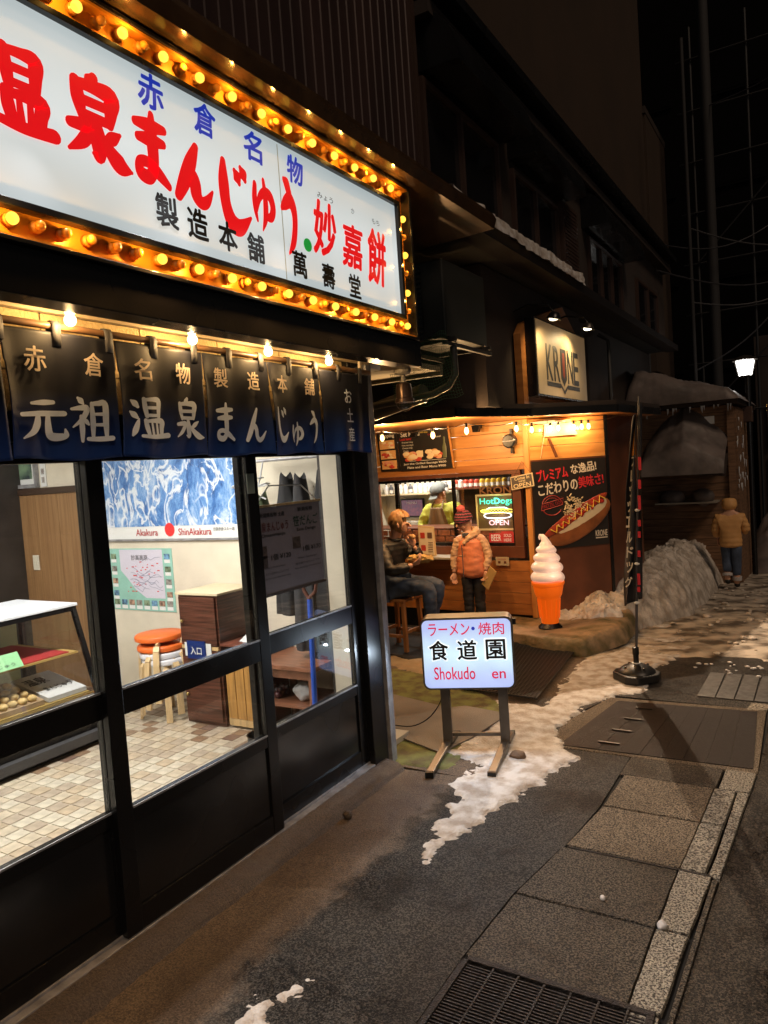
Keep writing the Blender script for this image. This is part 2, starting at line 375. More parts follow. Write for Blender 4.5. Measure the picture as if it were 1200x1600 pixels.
def edist(x, y, P):
    d = 1e9
    for i in range(len(P)):
        ax, ay = P[i]; bx, by = P[(i+1) % len(P)]; L = (bx-ax)**2+(by-ay)**2
        t = max(0, min(1, ((x-ax)*(bx-ax)+(y-ay)*(by-ay))/L)) if L else 0
        d = min(d, math.hypot(x-ax-t*(bx-ax), y-ay-t*(by-ay)))
    return d
def gz(y): return 0.0 if y < 6.5 else -(y-6.5)*.057

# ================================================================== GROUND
M_asph = ground_mat('asphalt', (.014, .012, .010), (.24, .195, .15), thr=(.47, .58), agg=250, cracks=True, bump=1.0, rough=.48, wet=.25)
M_strip = ground_mat('dark_asphalt', (.014, .013, .013), (.23, .21, .19), thr=(.47, .58), agg=240, cracks=True, bump=1.0, rough=.52, wet=.2)
M_conc = ground_mat('worn_concrete', (.034, .025, .019), (.165, .122, .09), agg=230, bump=.45, rough=.5, wet=.22, thr=(.35, .65))
M_slab = ground_mat('aggregate_slab', (.05, .038, .026), (.66, .53, .38), agg=260, bump=1.0, rough=.5, wet=.1, thr=(.45, .55))
M_slabd = ground_mat('aggregate_slab_dark', (.018, .015, .011), (.34, .28, .21), agg=240, bump=1.0, rough=.48, wet=.15, thr=(.46, .57))
M_white = ground_mat('worn_white_paint', (.07, .06, .05), (.78, .72, .60), agg=210, bump=.8, rough=.6, wet=.05, thr=(.45, .54))
M_iron = mat('cast_iron', (.028, .023, .022), rough=.34, metal=.5, var=.8, vscale=120, bump=1.0, bscale=170)
M_steel = mat('galvanised_steel', (.085, .075, .065), rough=.4, metal=.8, var=.4, vscale=20, bump=.2, bscale=90)
M_pit = mat('drain_pit', (.006, .006, .006), rough=.9)
M_snow = snow_mat('trodden_snow', (.66, .64, .63), (.40, .34, .29), vs=11.0, bs=70, bump=1.0)
M_snowc = snow_mat('clean_snow', (.80, .80, .82), (.55, .52, .50), vs=3.0, bs=14, bump=.5)
M_slush = snow_mat('dirty_slush', (.56, .49, .41), (.11, .09, .07), vs=4.2, bs=26, bump=1.0)
M_bank = snow_mat('grimy_bank_snow', (.62, .56, .50), (.34, .29, .24), vs=7.0, bs=46, bump=1.0)
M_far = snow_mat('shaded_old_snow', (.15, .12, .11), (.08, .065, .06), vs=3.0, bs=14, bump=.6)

ys = [-4, 0, 2, 4, 6.5, 9, 12, 16, 24, 40, 120]
def sheet(x0, x1, y0, y1, dz, n=None):
    m = MB(); Y = sorted(set([y0, y1] + [y for y in ys if y0 < y < y1]))
    vs = [(x, y, gz(y)+dz) for y in Y for x in (x0, x1)]
    return m.add(vs, [(2*i, 2*i+1, 2*i+3, 2*i+2) for i in range(len(Y)-1)])
struct('ground', sheet(-60, 60, -30, 200, -.05), M_asph, 'dark wet ground under the buildings and far street')
rd = MB(); rows = [(-4, -.52), (2.0, -.487), (2.3, -.482), (3.2, -.432), (4.38, -.374), (5.5, -.365), (6.5, -.36), (9, -.36), (12, -.36), (24, -.36), (120, -.36)]
rd.add([p for y, x in rows for p in ((x, y, gz(y)-.004), (9, y, gz(y)-.004))], [(2*i, 2*i+1, 2*i+3, 2*i+2) for i in range(len(rows)-1)])
struct('road', rd, M_asph, 'dark coarse asphalt road beyond the white edge line')
struct('gutter_channel', sheet(-2.6, -.372, -4, 60, -.012), M_pit, 'dark joints and channel under the paving')
def blend_mat():
    m = M_strip.copy(); m.name = 'concrete_to_asphalt'; n, l = m.node_tree.nodes, m.node_tree.links
    b = n['Principled BSDF']; asp = b.inputs['Base Color'].links[0].from_socket
    tc = n.new('ShaderNodeTexCoord'); sx = n.new('ShaderNodeSeparateXYZ'); l.new(tc.outputs['Object'], sx.inputs[0])
    a1 = n.new('ShaderNodeTexNoise'); a1.inputs['Scale'].default_value = 3.5; a1.inputs['Detail'].default_value = 10; a1.inputs['Roughness'].default_value = .75; l.new(tc.outputs['Object'], a1.inputs['Vector'])
    k = n.new('ShaderNodeMath'); k.operation = 'MULTIPLY_ADD'; k.inputs[1].default_value = .55; l.new(a1.outputs['Fac'], k.inputs[0]); l.new(sx.outputs[0], k.inputs[2])
    mr = n.new('ShaderNodeMapRange'); mr.interpolation_type = 'SMOOTHSTEP'; mr.inputs[1].default_value = -1.64; mr.inputs[2].default_value = -1.50; l.new(k.outputs[0], mr.inputs[0])
    c1 = n.new('ShaderNodeTexNoise'); c1.inputs['Scale'].default_value = 150; c1.inputs['Detail'].default_value = 6; l.new(tc.outputs['Object'], c1.inputs['Vector'])
    r1 = n.new('ShaderNodeValToRGB'); l.new(c1.outputs['Fac'], r1.inputs[0]); r1.color_ramp.elements[0].position = .35; r1.color_ramp.elements[1].position = .68
    r1.color_ramp.elements[0].color = (.045, .032, .023, 1); r1.color_ramp.elements[1].color = (.21, .155, .11, 1)
    s1 = n.new('ShaderNodeTexNoise'); s1.inputs['Scale'].default_value = 1.1; s1.inputs['Detail'].default_value = 8; s1.inputs['Distortion'].default_value = .8; l.new(tc.outputs['Object'], s1.inputs['Vector'])
    r2 = n.new('ShaderNodeValToRGB'); l.new(s1.outputs['Fac'], r2.inputs[0]); r2.color_ramp.elements[0].position = .40; r2.color_ramp.elements[1].position = .60
    r2.color_ramp.elements[0].color = (.55, .50, .46, 1); r2.color_ramp.elements[1].color = (1, 1, 1, 1)
    mu = n.new('ShaderNodeMix'); mu.data_type = 'RGBA'; mu.blend_type = 'MULTIPLY'; mu.inputs[0].default_value = .85; l.new(r1.outputs[0], mu.inputs[6]); l.new(r2.outputs[0], mu.inputs[7])
    mx = n.new('ShaderNodeMix'); mx.data_type = 'RGBA'; l.new(mr.outputs[0], mx.inputs[0]); l.new(mu.outputs[2], mx.inputs[6]); l.new(asp, mx.inputs[7]); l.new(mx.outputs[2], b.inputs['Base Color'])
    for q in n:
        if q.type == 'BUMP':
            m2 = n.new('ShaderNodeMath'); m2.operation = 'MULTIPLY_ADD'; m2.inputs[1].default_value = .65; m2.inputs[2].default_value = .35; l.new(mr.outputs[0], m2.inputs[0]); l.new(m2.outputs[0], q.inputs['Strength'])
    return m
M_blend = blend_mat()
# apron of worn concrete, edge to the asphalt strip follows x ~ -1.85 .. -2.0
ap = [(-2.36, -3), (-2.0, -3), (-1.98, 1.5), (-1.84, 1.85), (-1.80, 2.3), (-1.68, 2.85), (-1.86, 3.76), (-2.36, 3.72)]
def ragged(P, amp=.018, step=.05):
    out = []
    for i in range(len(P)):
        (ax, ay), (bx, by) = P[i], P[(i+1) % len(P)]; n = max(1, int(math.hypot(bx-ax, by-ay)/step))
        for j in range(n):
            t = j/n; x, y = ax+(bx-ax)*t, ay+(by-ay)*t; k = 1 if x > -2.3 else 0
            out.append((x + amp*k*fbm(x, y, 3, 4), y))
    return out
struct('concrete_apron', MB().prism(ragged(ap, 0), -.06, -.0029), M_blend, 'worn brown concrete strip along the shop front')
sp = [(-2.0, -3), (-1.202, -3), (-1.202, 2.34), (-1.178, 2.78), (-1.112, 3.2), (-1.098, 3.24), (-1.055, 3.68), (-1.055, 4.38), (-1.50, 4.38), (-1.575, 5.0), (-1.42, 5.5), (-.38, 5.5), (-.38, 6.5), (-6.6, 6.5), (-6.6, 3.76), (-1.862, 3.76), (-1.682, 2.85), (-1.802, 2.3), (-1.842, 1.85), (-1.982, 1.5)]
struct('asphalt_strip', MB().prism(sp, -.06, -.003), M_blend, 'coarse dark asphalt between concrete apron and gutter slabs')
struct('asphalt_beyond', sheet(-6.6, -.38, 6.5, 60, -.003), M_strip, 'asphalt continuing down the snowy lane')
def slab(name, m, x0a, x1a, y0, x0b, x1b, y1, z=.006, wob=.004):
    """gutter slab with slightly ragged edges"""
    P = []; n = 14
    def e(ax, ay, bx, by):
        for i in range(n):
            t = i/n; x, y = ax+(bx-ax)*t, ay+(by-ay)*t
            P.append((x + nz(x, y, 3, 9)*wob, y + nz(x, y, 8, 9)*wob))
    e(x0a, y0, x1a, y0); e(x1a, y0, x1b, y1); e(x1b, y1, x0b, y1); e(x0b, y1, x0a, y0)
    return struct(name, MB().prism(P, -.05, z), m, bevel=.003)
slab('gutter_slab', M_slabd, -1.19, -.615, 2.335, -1.165, -.610, 2.770)
slab('gutter_slab', M_slabd, -1.165, -.610, 2.785, -1.10, -.600, 3.215)
slab('gutter_slab', M_slabd, -1.05, -.555, 4.11, -1.045, -.545, 4.375)
slab('gutter_slab', M_slabd, -1.195, -.615, -1.5, -1.195, -.618, 1.58)
# the two lid slabs with the white line running over their right side
slab('lid_slab', M_slab, -1.085, -.592, 3.232, -1.035, -.575, 3.672, .012)
slab('lid_slab', M_slab, -1.032, -.573, 3.690, -1.02, -.562, 4.090, .012)
slab('white_line', M_white, -.588, -.490, 3.232, -.570, -.475, 3.672, .013)
slab('white_line', M_white, -.568, -.473, 3.690, -.556, -.455, 4.090, .013)
slab('white_line', M_white, -.607, -.505, 2.335, -.602, -.493, 2.770, .008)
slab('white_line', M_white, -.600, -.491, 2.785, -.594, -.466, 3.215, .008)
slab('white_line', M_white, -.538, -.392, 4.11, -.530, -.380, 4.375, .008)
slab('white_line', M_white, -.474, -.434, 3.22, -.447, -.395, 4.10, .006)
slab('white_line', M_white, -.52, -.40, 5.47, -.50, -.37, 5.62, .004)
slab('white_line', M_white, -.61, -.51, -1.5, -.608, -.508, 2.32, .004)
slab('kerb_edging', M_slabd, -.484, -.43, 3.232, -.470, -.436, 3.3, .003)
slab('curb_edge', M_slabd, -.501, -.487, 1.6, -.460, -.440, 3.2, .005, .001)
# frames around the lids
fm = MB().box(-1.075, -.46, 3.216, 3.228, -.03, .008).box(-1.04, -.455, 4.093, 4.104, -.03, .006)
struct('lid_frame', fm, M_iron)
# large iron lid with lifting slots
lid = thing('drain_cover', 'wide cast iron drain cover with ribbed segments and four lifting slots', 'drain cover', (-1.0, 4.9, 0))
P0 = [(-1.50, 4.40), (-1.36, 5.38), (-.45, 5.44), (-.40, 4.43)]
part('rim', MB().prism([(-1.56, 4.385), (-1.59, 4.80), (-1.43, 5.44), (-.40, 5.50), (-.375, 4.39)], -.05, .001), M_slab, lid)
def lidpt(u, v):
    ax = P0[0][0] + (P0[3][0]-P0[0][0])*u; ay = P0[0][1] + (P0[3][1]-P0[0][1])*u
    bx = P0[1][0] + (P0[2][0]-P0[1][0])*u; by = P0[1][1] + (P0[2][1]-P0[1][1])*u
    return ax+(bx-ax)*v, ay+(by-ay)*v
for i in range(9):
    u0_, u1_ = i/9+.0009, (i+1)/9-.0009
    part('segment', MB().prism([lidpt(u0_, .01), lidpt(u1_, .01), lidpt(u1_, .99), lidpt(u0_, .99)], -.02, .005+.0012*(i % 2)), M_iron, lid)
for i in range(4):
    a = lidpt(.19, .12+.24*i); b = lidpt(.31, .12+.24*i)
    part('lifting_bar', MB().beam((*a, .012), (*b, .012), .014, .008), M_steel, lid)
g2 = thing('drain_cover', 'smaller flat grey drain cover in the dark patch behind the banner base', 'drain cover', (-.62, 6.0, 0))
for i in range(4):
    x = -.86 + i*.125
    part('segment', MB().prism([(x, 5.66), (x+.118, 5.655), (x+.118, 6.30), (x+.01, 6.30)], -.02, .006), mat('grey_iron', (.12, .115, .11), rough=.45, metal=.4, var=.3, vscale=20, bump=.3, bscale=120), g2, bevel=.002)
# grating
gr = thing('drain_grate', 'steel bar grating over the gutter at the near edge', 'drain grate', (-.86, 2.0, 0))
struct('grate_pit', sheet(-1.19, -.50, 1.6, 2.33, -.20), M_pit)
part('frame', MB().box(-1.175, -.52, 2.305, 2.33, -.04, .012).box(-1.19, -1.165, 1.6, 2.305, -.04, .012).box(-.545, -.52, 1.6, 2.305, -.04, .012), M_iron, gr, bevel=.002)
bm_ = MB().box(-1.163, -.547, -.004, .004, -.03, 0).v
bar = build('bar', MB().box(-1.163, -.547, -.003, .003, -.032, 0), M_iron); bar.parent = gr; bar.location = (.86, 2.285-2.0, .008)
for k in range(1, 42):
    b2 = bar.copy(); COL.objects.link(b2); b2.location = (.86, .285-.0148*k, .008)
for k in range(6):
    part('cross_bar', MB().box(-1.07+k*.093, -1.063+k*.093, 1.68, 2.303, -.03, .010), M_iron, gr)

# threshold kerb with a rounded crumbly nose
def kerbf(u, v):
    y = -2 + u*5.72; a = v*PI*.62
    x = -2.375 + .14*math.sin(min(a, PI/2))*(1+.10*fbm(y, 0, 0, 2.2)) + max(0, a-PI/2)*.07
    z = .055 - .06*(1-math.cos(a))*.9 + .008*fbm(x, y, 0, 14)
    return (x, y, z)
struct('threshold_kerb', MB().grid(220, 10, kerbf), M_conc, 'rounded worn concrete kerb under the sliding doors', smooth=60)
for (x, y, r, lb) in ((-.83, 2.88, .012, 'small ball of snow on the gutter slab nearest the grate'), (-.585, 2.79, .019, 'larger ball of snow lying on the white line'),
                      (-2.20, 3.06, .024, 'pale stone at the foot of the threshold kerb')):
    m = MB().sph((x, y, r*.8), r, 10, 7); m.v = [(a+nz(a, b, c, 60)*r*.5, b+nz(b, c, a, 60)*r*.5, c) for a, b, c in m.v]
    solo('pebble' if x < -2 else 'snowball', m, M_conc if x < -2 else M_snowc, lb, 'pebble' if x < -2 else 'snowball', (x, y, 0), smooth=80)

# ---------------------------------------------------------------- snow
SN = [(-1.65, 2.74), (-1.75, 3.14), (-1.77, 3.45), (-1.92, 3.63), (-1.86, 3.94), (-2.14, 4.02), (-2.10, 4.50), (-2.12, 4.90), (-2.25, 5.12), (-1.86, 5.10), (-1.92, 6.3), (-1.72, 6.9), (-1.95, 8.3),
      (-1.5, 8.6), (-1.1, 7.4), (-1.18, 6.6), (-1.24, 6.2), (-1.22, 5.80), (-1.20, 5.60), (-1.36, 5.52), (-1.53, 5.2), (-1.56, 4.62), (-1.45, 4.38), (-1.26, 4.27), (-1.36, 4.04), (-1.44, 3.70), (-1.50, 3.43), (-1.58, 3.0)]
def patch(name, P, m, label, res, amp, edge=.10, rough=.06):
    x0 = min(p[0] for p in P)-.1; x1 = max(p[0] for p in P)+.1; y0 = min(p[1] for p in P)-.1; y1 = max(p[1] for p in P)+.1
    nx, ny = int((x1-x0)/res), int((y1-y0)/res); H = {}
    for j in range(ny+1):
        for i in range(nx+1):
            x = x0+(x1-x0)*i/nx; y = y0+(y1-y0)*j/ny
            d = edist(x, y, P)*(1 if inpoly(x, y, P) else -1) + fbm(x, y, 1, 9)*rough + fbm(x, y, 6, 34)*rough*.5
            t = max(0, min(1, d/edge)); t = t*t*(3-2*t)
            H[i, j] = (x, y, gz(y) + -.012 + t*(amp + .014) + t*amp*.8*fbm(x, y, 4, 5) + t*.004*nz(x, y, 0, 60))
    mb = MB(); idx = {}
    for j in range(ny):
        for i in range(nx):
            q = [(i, j), (i+1, j), (i+1, j+1), (i, j+1)]
            if max(H[k][2]-gz(H[k][1]) for k in q) < -.008: continue
            for k in q:
                if k not in idx: idx[k] = len(mb.v); mb.v.append(H[k])
            mb.f.append([idx[k] for k in q]); mb.m.append(0)
    o = struct(name, mb, m, label, smooth=80, kind='stuff'); return o
patch('snow_patch', SN, M_snow, 'trodden icy snow along the lane in front of the hot dog stall', .014, .009, .06, .06)
patch('snow_patch', [(-1.79, 1.60), (-1.79, 1.80), (-1.70, 1.96), (-1.66, 2.04), (-1.60, 2.0), (-1.64, 1.8), (-1.68, 1.64)], M_snow, 'thin remnant of ice on the asphalt near the camera', .007, .004, .06, .06)
def lane(u, v):
    x = -2.2 + u*4.6; y = 6.0 + v*9.5
    k = max(0, min(1, (y-6.35)/.7 + fbm(x, y, 2, 1.1)*.8 - max(0, x+1.0)*.30))
    if -1.15 < x < -.2 and y < 6.75: k *= .3
    k = max(0, min(1, k*1.6))
    return (x, y, gz(y) - .014 + k*(.03 + .014*fbm(x, y, 5, 3.5)) + k*.006*nz(x, y, 0, 30))
struct('slushy_snow', MB().grid(130, 280, lane), M_slush, 'brown trodden slush covering the lane further down', smooth=80, kind='stuff')
rnd = random.Random(4)
m = MB()
for k in range(18):
    x, y = -1.0+rnd.random()*.55, 6.45+rnd.gauss(0, .10); r = rnd.uniform(.004, .014)*(1.9 if k < 4 else 1)
    m.sph((x, y, gz(y)+r*.5+.004), r, 8, 5, (1.5, 1, .7))
m.v = [(x+.008*nz(x, y, z, 90), y+.008*nz(y, z, x, 90), z) for x, y, z in m.v]
struct('snow_crumbs', m, M_snowc, 'crumbs of snow scattered on the wet patch beside the banner', smooth=80, kind='stuff')
rnc = random.Random(14); m = MB()
for k in range(170):
    y = 6.9+rnc.random()**.8*5.5; x = -1.55+rnc.random()*1.9; r = rnc.uniform(.006, .022)*(1+.6*(rnc.random() < .12))
    k0 = len(m.v); m.sph((x, y, gz(y)+.022+r*.3), r, 7, 5, (1.4, 1.1, .7))
m.v = [(x+.012*nz(x, y, z, 70), y+.012*nz(y, z, x, 70), z) for x, y, z in m.v]
struct('snow_chunks', m, M_bank, 'small broken chunks of dirty snow over the slushy lane', smooth=50, kind='stuff')
def bank(u, v):
    y = 7.15 + v*7.6
    t_ = min(1, max(0, (y-7.2)/2.3)); xr = -1.86 + .46*t_*t_*(3-2*t_) - .10*max(0, y-11)/3 + .05*fbm(0, y, 0, 1.7)      # street side foot
    xl = -2.75
    hgt = (.24 + .44*min(1, max(0, (y-7.2)/2.2)))*(1 + .12*fbm(y, 3, 0, 1.2)); hgt *= min(1, max(.0, (y-7.1)/.35))
    x = xr + (xl-xr)*u
    s = min(1, u/.34); prof = math.sin(s*PI/2)**.8 * (1 - .45*max(0, (u-.45)/.55))
    z = gz(y) - .03 + hgt*prof
    if u > 0: z += prof*(.09*fbm(x, y, 6, 3.6) + .035*fbm(x, y, 9, 13) + .014*fbm(x, y, 2, 34)); x += prof*(.07*fbm(x, y, z, 4) + .035*abs(fbm(y, x, z*.4, 13)) + .012*fbm(x, y, 5, 34))
    return (x, y, z)
struct('snow_bank', MB().grid(110, 420, bank), M_bank, 'tall shovelled snow bank beside the lane past the stall', smooth=80, kind='stuff')
m = MB().sph((-1.98, 7.55, .06), .20, 64, 44, (.9, .9, 1.05)); m.v = [(x+.07*fbm(x, y, z, 5)+.014*fbm(x, y, z, 30), y+.07*fbm(y, z, x, 5), z+.06*fbm(z, x, y, 5)+.014*fbm(y, x, z, 30)) for x, y, z in m.v]
struct('snow_heap', m, M_snow, 'lumpy end of the snow bank against the stall corner', smooth=80, kind='stuff')
def bank2(u, v):
    x = -1.45 + u*1.6; y = 14.2 + v*4; r = math.hypot((x+.95)/.62, (y-15.8)/1.6); h = max(0, 1-r)
    return (x, y, gz(y)-.02 + 1.05*h**.8*(1+.2*fbm(x, y, 0, 2)))
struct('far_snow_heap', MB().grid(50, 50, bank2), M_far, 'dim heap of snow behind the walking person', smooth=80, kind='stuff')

# ================================================================== SHOP
M_black = mat('black_anodised', (.010, .010, .011), rough=.28, metal=.3, rvar=.08)
M_blackp = mat('black_panel', (.012, .012, .013), rough=.22, var=.3, vscale=3, rvar=.08, bump=.05, bscale=3)
M_alu = mat('dull_aluminium', (.36, .36, .38), rough=.42, metal=.45, var=.25, vscale=14, bump=.35, bscale=60)
M_glass = glass_mat('window_glass')
M_cream = mat('cream_wallpaper', (.72, .66, .54), rough=.85, var=.05, vscale=5, bump=.25, bscale=220)
M_wood = mat('veneer', (.30, .17, .075), rough=.5, col2=(.20, .10, .04), vscale=3, stretch=(14, 14, .6), thr=(.3, .7))
M_woodp = mat('pale_wood', (.55, .38, .18), rough=.5, var=.2, vscale=3, stretch=(12, 12, 1))
M_dkwood = mat('dark_brown_laminate', (.085, .030, .018), rough=.4, var=.55, vscale=4, stretch=(1, 1, 22), detail=8)
M_dark = mat('dark_cladding', (.035, .028, .024), rough=.6, var=.3, vscale=4, bump=.2, bscale=30)
shop = thing('shop_building', 'sweet shop with black sliding doors and bright white interior', 'building', (-2.38, 1.8, 0))
FX = -2.38
part('post', MB().box(-2.46, -2.355, 3.60, 3.755, 0, 2.45), M_black, shop, bevel=.004)
part('corner_post', MB().box(-2.42, -2.335, 3.765, 3.80, -.01, 2.45).box(-2.42, -2.345, 3.803, 3.84, -.01, 2.45), M_alu, shop, 'brushed aluminium corner post beside the passage', bevel=.003)
part('header', MB().box(-2.46, -2.36, -1, 3.60, 1.985, 2.09), M_black, shop, bevel=.003)
part('sill', MB().box(-2.46, -2.355, -1, 3.60, .03, .060).box(-2.40, -2.39, -1, 3.60, .06, .072).box(-2.44, -2.43, -1, 3.60, .06, .072), M_alu, shop, bevel=.002)
part('side_wall', MB().box(-8.3, -2.76, 4.285, 4.33, -.02, 2.45).box(-2.72, -2.461, 3.79, 3.84, -.02, 2.45).box(-2.76, -2.721, 3.79, 4.284, -.02, 2.45), M_dark, shop)
# textured wall panels over the doors
M_tile = mat('textured_wall_tile', (.74, .56, .28), rough=.75, var=.08, vscale=20, bump=1.0, bscale=75)
wt = part('wall_backing', MB().box(-2.48, -2.425, -1, 3.84, 2.09, 3.6), mat('mortar', (.20, .14, .07), rough=.9), shop)
for r_, (z0, z1) in enumerate(((2.095, 2.235), (2.24, 2.378), (2.383, 2.448))):
    y = -.12 + .225*r_
    while y < 3.8:
        y1 = min(y+.445, 3.835); part('tile', MB().box(-2.424, -2.395, max(y, -.9), y1, z0, z1), M_tile, shop, bevel=.003); y += .45
def door(y0, y1, xo, label):
    d = bpy.data.objects.new('door', None); COL.objects.link(d); d.parent = shop; d['label'] = label
    a, b = xo-.018, xo+.018
    part('stile', MB().box(a, b, y0, y0+.075, .065, 1.985), M_black, d, bevel=.003)
    part('stile', MB().box(a, b, y1-.075, y1, .065, 1.985), M_black, d, bevel=.003)
    for z0, z1 in ((1.91, 1.985), (.925, 1.03), (.50, .56), (.065, .16)):
        part('rail', MB().box(a+.001, b-.001, y0+.0755, y1-.0755, z0, z1), M_black, d, bevel=.003)
    part('panel', MB().box(xo-.008, xo+.006, y0+.076, y1-.076, .161, .499), M_blackp, d)
    for z0, z1 in ((1.0305, 1.9095), (.5605, .9245)):
        part('pane', MB().box(xo-.003, xo+.003, y0+.076, y1-.076, z0, z1), M_glass, d)
        part('bead', MB().box(b-.001, b+.004, y0+.0755, y1-.0755, z0-.006, z0+.002), M_alu, d)
    return d
door(.86, 1.86, -2.415, 'black framed sliding door showing the display case')
door(1.785, 2.745, -2.378, 'black framed sliding door showing the wall maps')
door(2.655, 3.60, -2.415, 'black framed sliding door with a price poster hanging inside')
door(-.1, .93, -2.378, 'black framed sliding door out at the near end')
part('push_plate', MB().box(-2.3595, -2.356, 2.665, 2.715, 1.735, 1.83), mat('grey_green_plate', (.22, .26, .22), rough=.4), shop)
# interior shell
part('wall', MB().box(-8.2, -2.72, 4.20, 4.28, 0, 2.6), M_cream, shop)
part('wall', MB().box(-8.3, -8.2, -2, 4.28, 0, 2.6), M_cream, shop)
part('wall', MB().box(-8.2, -2.48, -1.1, -1.0, 0, 2.6), M_cream, shop)
part('wall', MB().box(-2.719, -2.70, 3.76, 4.199, 0, 2.45).box(-2.70, -2.5, 3.76, 3.788, 0.05, 2.45), M_cream, shop)
part('ceiling', MB().box(-8.2, -2.49, -1, 4.2, 2.46, 2.5), mat('white_ceiling', (.8, .78, .72), rough=.9), shop)
fl = struct('floor', MB().box(-8.2, -2.46, -1, 4.2, -.03, .044), mat('tile_grout', (.62, .58, .50), rough=.9), 'tiled shop floor seen through the door glass')
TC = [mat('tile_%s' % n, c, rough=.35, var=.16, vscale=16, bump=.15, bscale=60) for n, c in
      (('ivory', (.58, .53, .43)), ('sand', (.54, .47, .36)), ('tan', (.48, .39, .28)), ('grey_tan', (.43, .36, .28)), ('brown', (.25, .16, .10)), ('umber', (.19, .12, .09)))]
tme = []
for k, mt in enumerate(TC):
    q = MB(); c = .046; q.prism([(-c+.006, -c), (c-.006, -c), (c, -c+.006), (c, c-.006), (c-.006, c), (-c+.006, c), (-c, c-.006), (-c, -c+.006)], 0, .006)
    o = build('tile', q, mt); tme.append(o.data); bpy.data.objects.remove(o)
cells = []
for i in range(33):
    for j in range(32):
        x = -2.65-.1*i; y = 4.1-.1*j+.05
        cells.append((x, y))
def vis(c):       # the floor strips seen through the lower panes first
    x, y = c; t = y/(-x)
    return not (.58 < t < 1.02 and -x < 4.7 and -x > 2.9 and y > 1.7)
cells.sort(key=lambda c: (vis(c), c[0]**2+c[1]**2))
rest = [MB() for _ in TC]; rt_ = random.Random(11); allr = MB()
for n_, (x, y) in enumerate(cells):
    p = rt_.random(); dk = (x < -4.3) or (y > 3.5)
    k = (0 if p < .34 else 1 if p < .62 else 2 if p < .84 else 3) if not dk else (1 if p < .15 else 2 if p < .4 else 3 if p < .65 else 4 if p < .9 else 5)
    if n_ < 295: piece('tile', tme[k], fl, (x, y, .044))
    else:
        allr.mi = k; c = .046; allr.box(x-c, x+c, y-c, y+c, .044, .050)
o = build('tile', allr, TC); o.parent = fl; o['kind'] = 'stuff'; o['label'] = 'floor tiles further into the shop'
# fluorescent ceiling lamps
for (x, y) in ((-3.9, 2.9), (-4.1, 1.2), (-6.2, 2.6)):
    t = thing('ceiling_lamp', 'white fluorescent tube fitting on the shop ceiling %s' % ('nearest the maps' if y > 2.7 else 'over the near doors' if y < 2 else 'deep inside'), 'ceiling lamp', (x, y, 2.46), group='tube lamps on the shop ceiling')
    part('housing', MB().box(x-.10, x+.10, y-.62, y+.62, 2.415, 2.459), mat('white_enamel', (.8, .8, .8), rough=.4), t, bevel=.004)
    for dx in (-.05, .05):
        part('tube', MB().tube([(x+dx, y-.58, 2.395), (x+dx, y+.58, 2.395)], .013, 8), mat('fluorescent_tube', (.9, .9, .9), emit=(1, .97, .90), es=7), t)
    L = bpy.data.lights.new('lamp_light', 'AREA'); L.shape = 'RECTANGLE'; L.size = .14; L.size_y = 1.16; L.energy = 60 if x > -5 else 34; L.color = (1, .96, .88)
    lo = bpy.data.objects.new('lamp_light', L); COL.objects.link(lo); lo.parent = t; lo.location = (0, 0, -.085)

# canopy: soffit, black band, top fascia
part('soffit', MB().box(-2.394, -2.05, -1, 3.80, 2.449, 2.48), mat('soffit_board', (.62, .55, .42), rough=.7, var=.1, vscale=3, bump=.1, bscale=20), shop)
part('soffit_trim', MB().box(-2.35, -2.33, -1, 3.80, 2.438, 2.4485).box(-2.12, -2.10, -1, 3.80, 2.438, 2.4485), mat('trim', (.5, .4, .26), rough=.6), shop)
part('band', MB().box(-2.10, -1.995, -1, 3.84, 2.385, 2.530), M_black, shop, 'glossy black beam below the illuminated sign', bevel=.004)
part('eave', MB().ext([(-1.90, -1, 3.40), (-1.88, -1, 3.46), (-1.90, -1, 3.50), (-2.5, -1, 3.62), (-2.5, -1, 3.38)], (0, 5.86, 0)),
     mat('brown_gutter', (.085, .046, .022), rough=.2, metal=.5, var=.3, vscale=6, bump=.15, bscale=9), shop, 'glossy brown gutter eave above the sign')
part('canopy_back', MB().box(-2.42, -2.12, -1, 3.80, 2.481, 3.37), M_dark, shop)

# ================================================================== ILLUMINATED SIGN
sg = thing('shop_sign', 'large lit white sign board with red brush characters and marquee bulbs', 'sign', (-2.0, 2.0, 2.53))
SY0, SY1, SZ0, SZ1 = .45, 3.665, 2.660, 3.262
face_m = backlit_mat('sign_face', (.66, .72, .72), (.36, .42, .43), 'z', .44, .40, 1.0, 1.0)
part('panel', MB().box(-2.05, -2.012, SY0, SY1, SZ0, SZ1), face_m, sg)
part('panel_seam', MB().box(-2.0118, -2.0112, 2.637, 2.642, SZ0+.01, SZ1-.01), mat('stain', (.25, .22, .15), rough=.8, emit=(.28, .27, .2), es=.6), sg)
part('inner_frame', MB().box(-2.05, -1.988, SY0, SY1+.02, SZ1, SZ1+.022).box(-2.05, -1.988, SY0, SY1+.02, SZ0-.022, SZ0).box(-2.05, -1.9882, SY1, SY1+.022, SZ0, SZ1).box(-2.05, -1.988, SY0-.02, SY0, SZ0, SZ1), M_black, sg, bevel=.002)
M_tray = mat('orange_tray', (.80, .30, .03), rough=.35, metal=.3, var=.12, vscale=5)
part('bulb_tray', MB().box(-2.05, -2.028, .3, 3.772, SZ1+.022, 3.372).box(-2.05, -2.028, .3, 3.772, 2.545, SZ0-.022).box(-2.05, -2.0282, SY1+.022, 3.770, SZ0-.022, SZ1+.022), M_tray, sg)
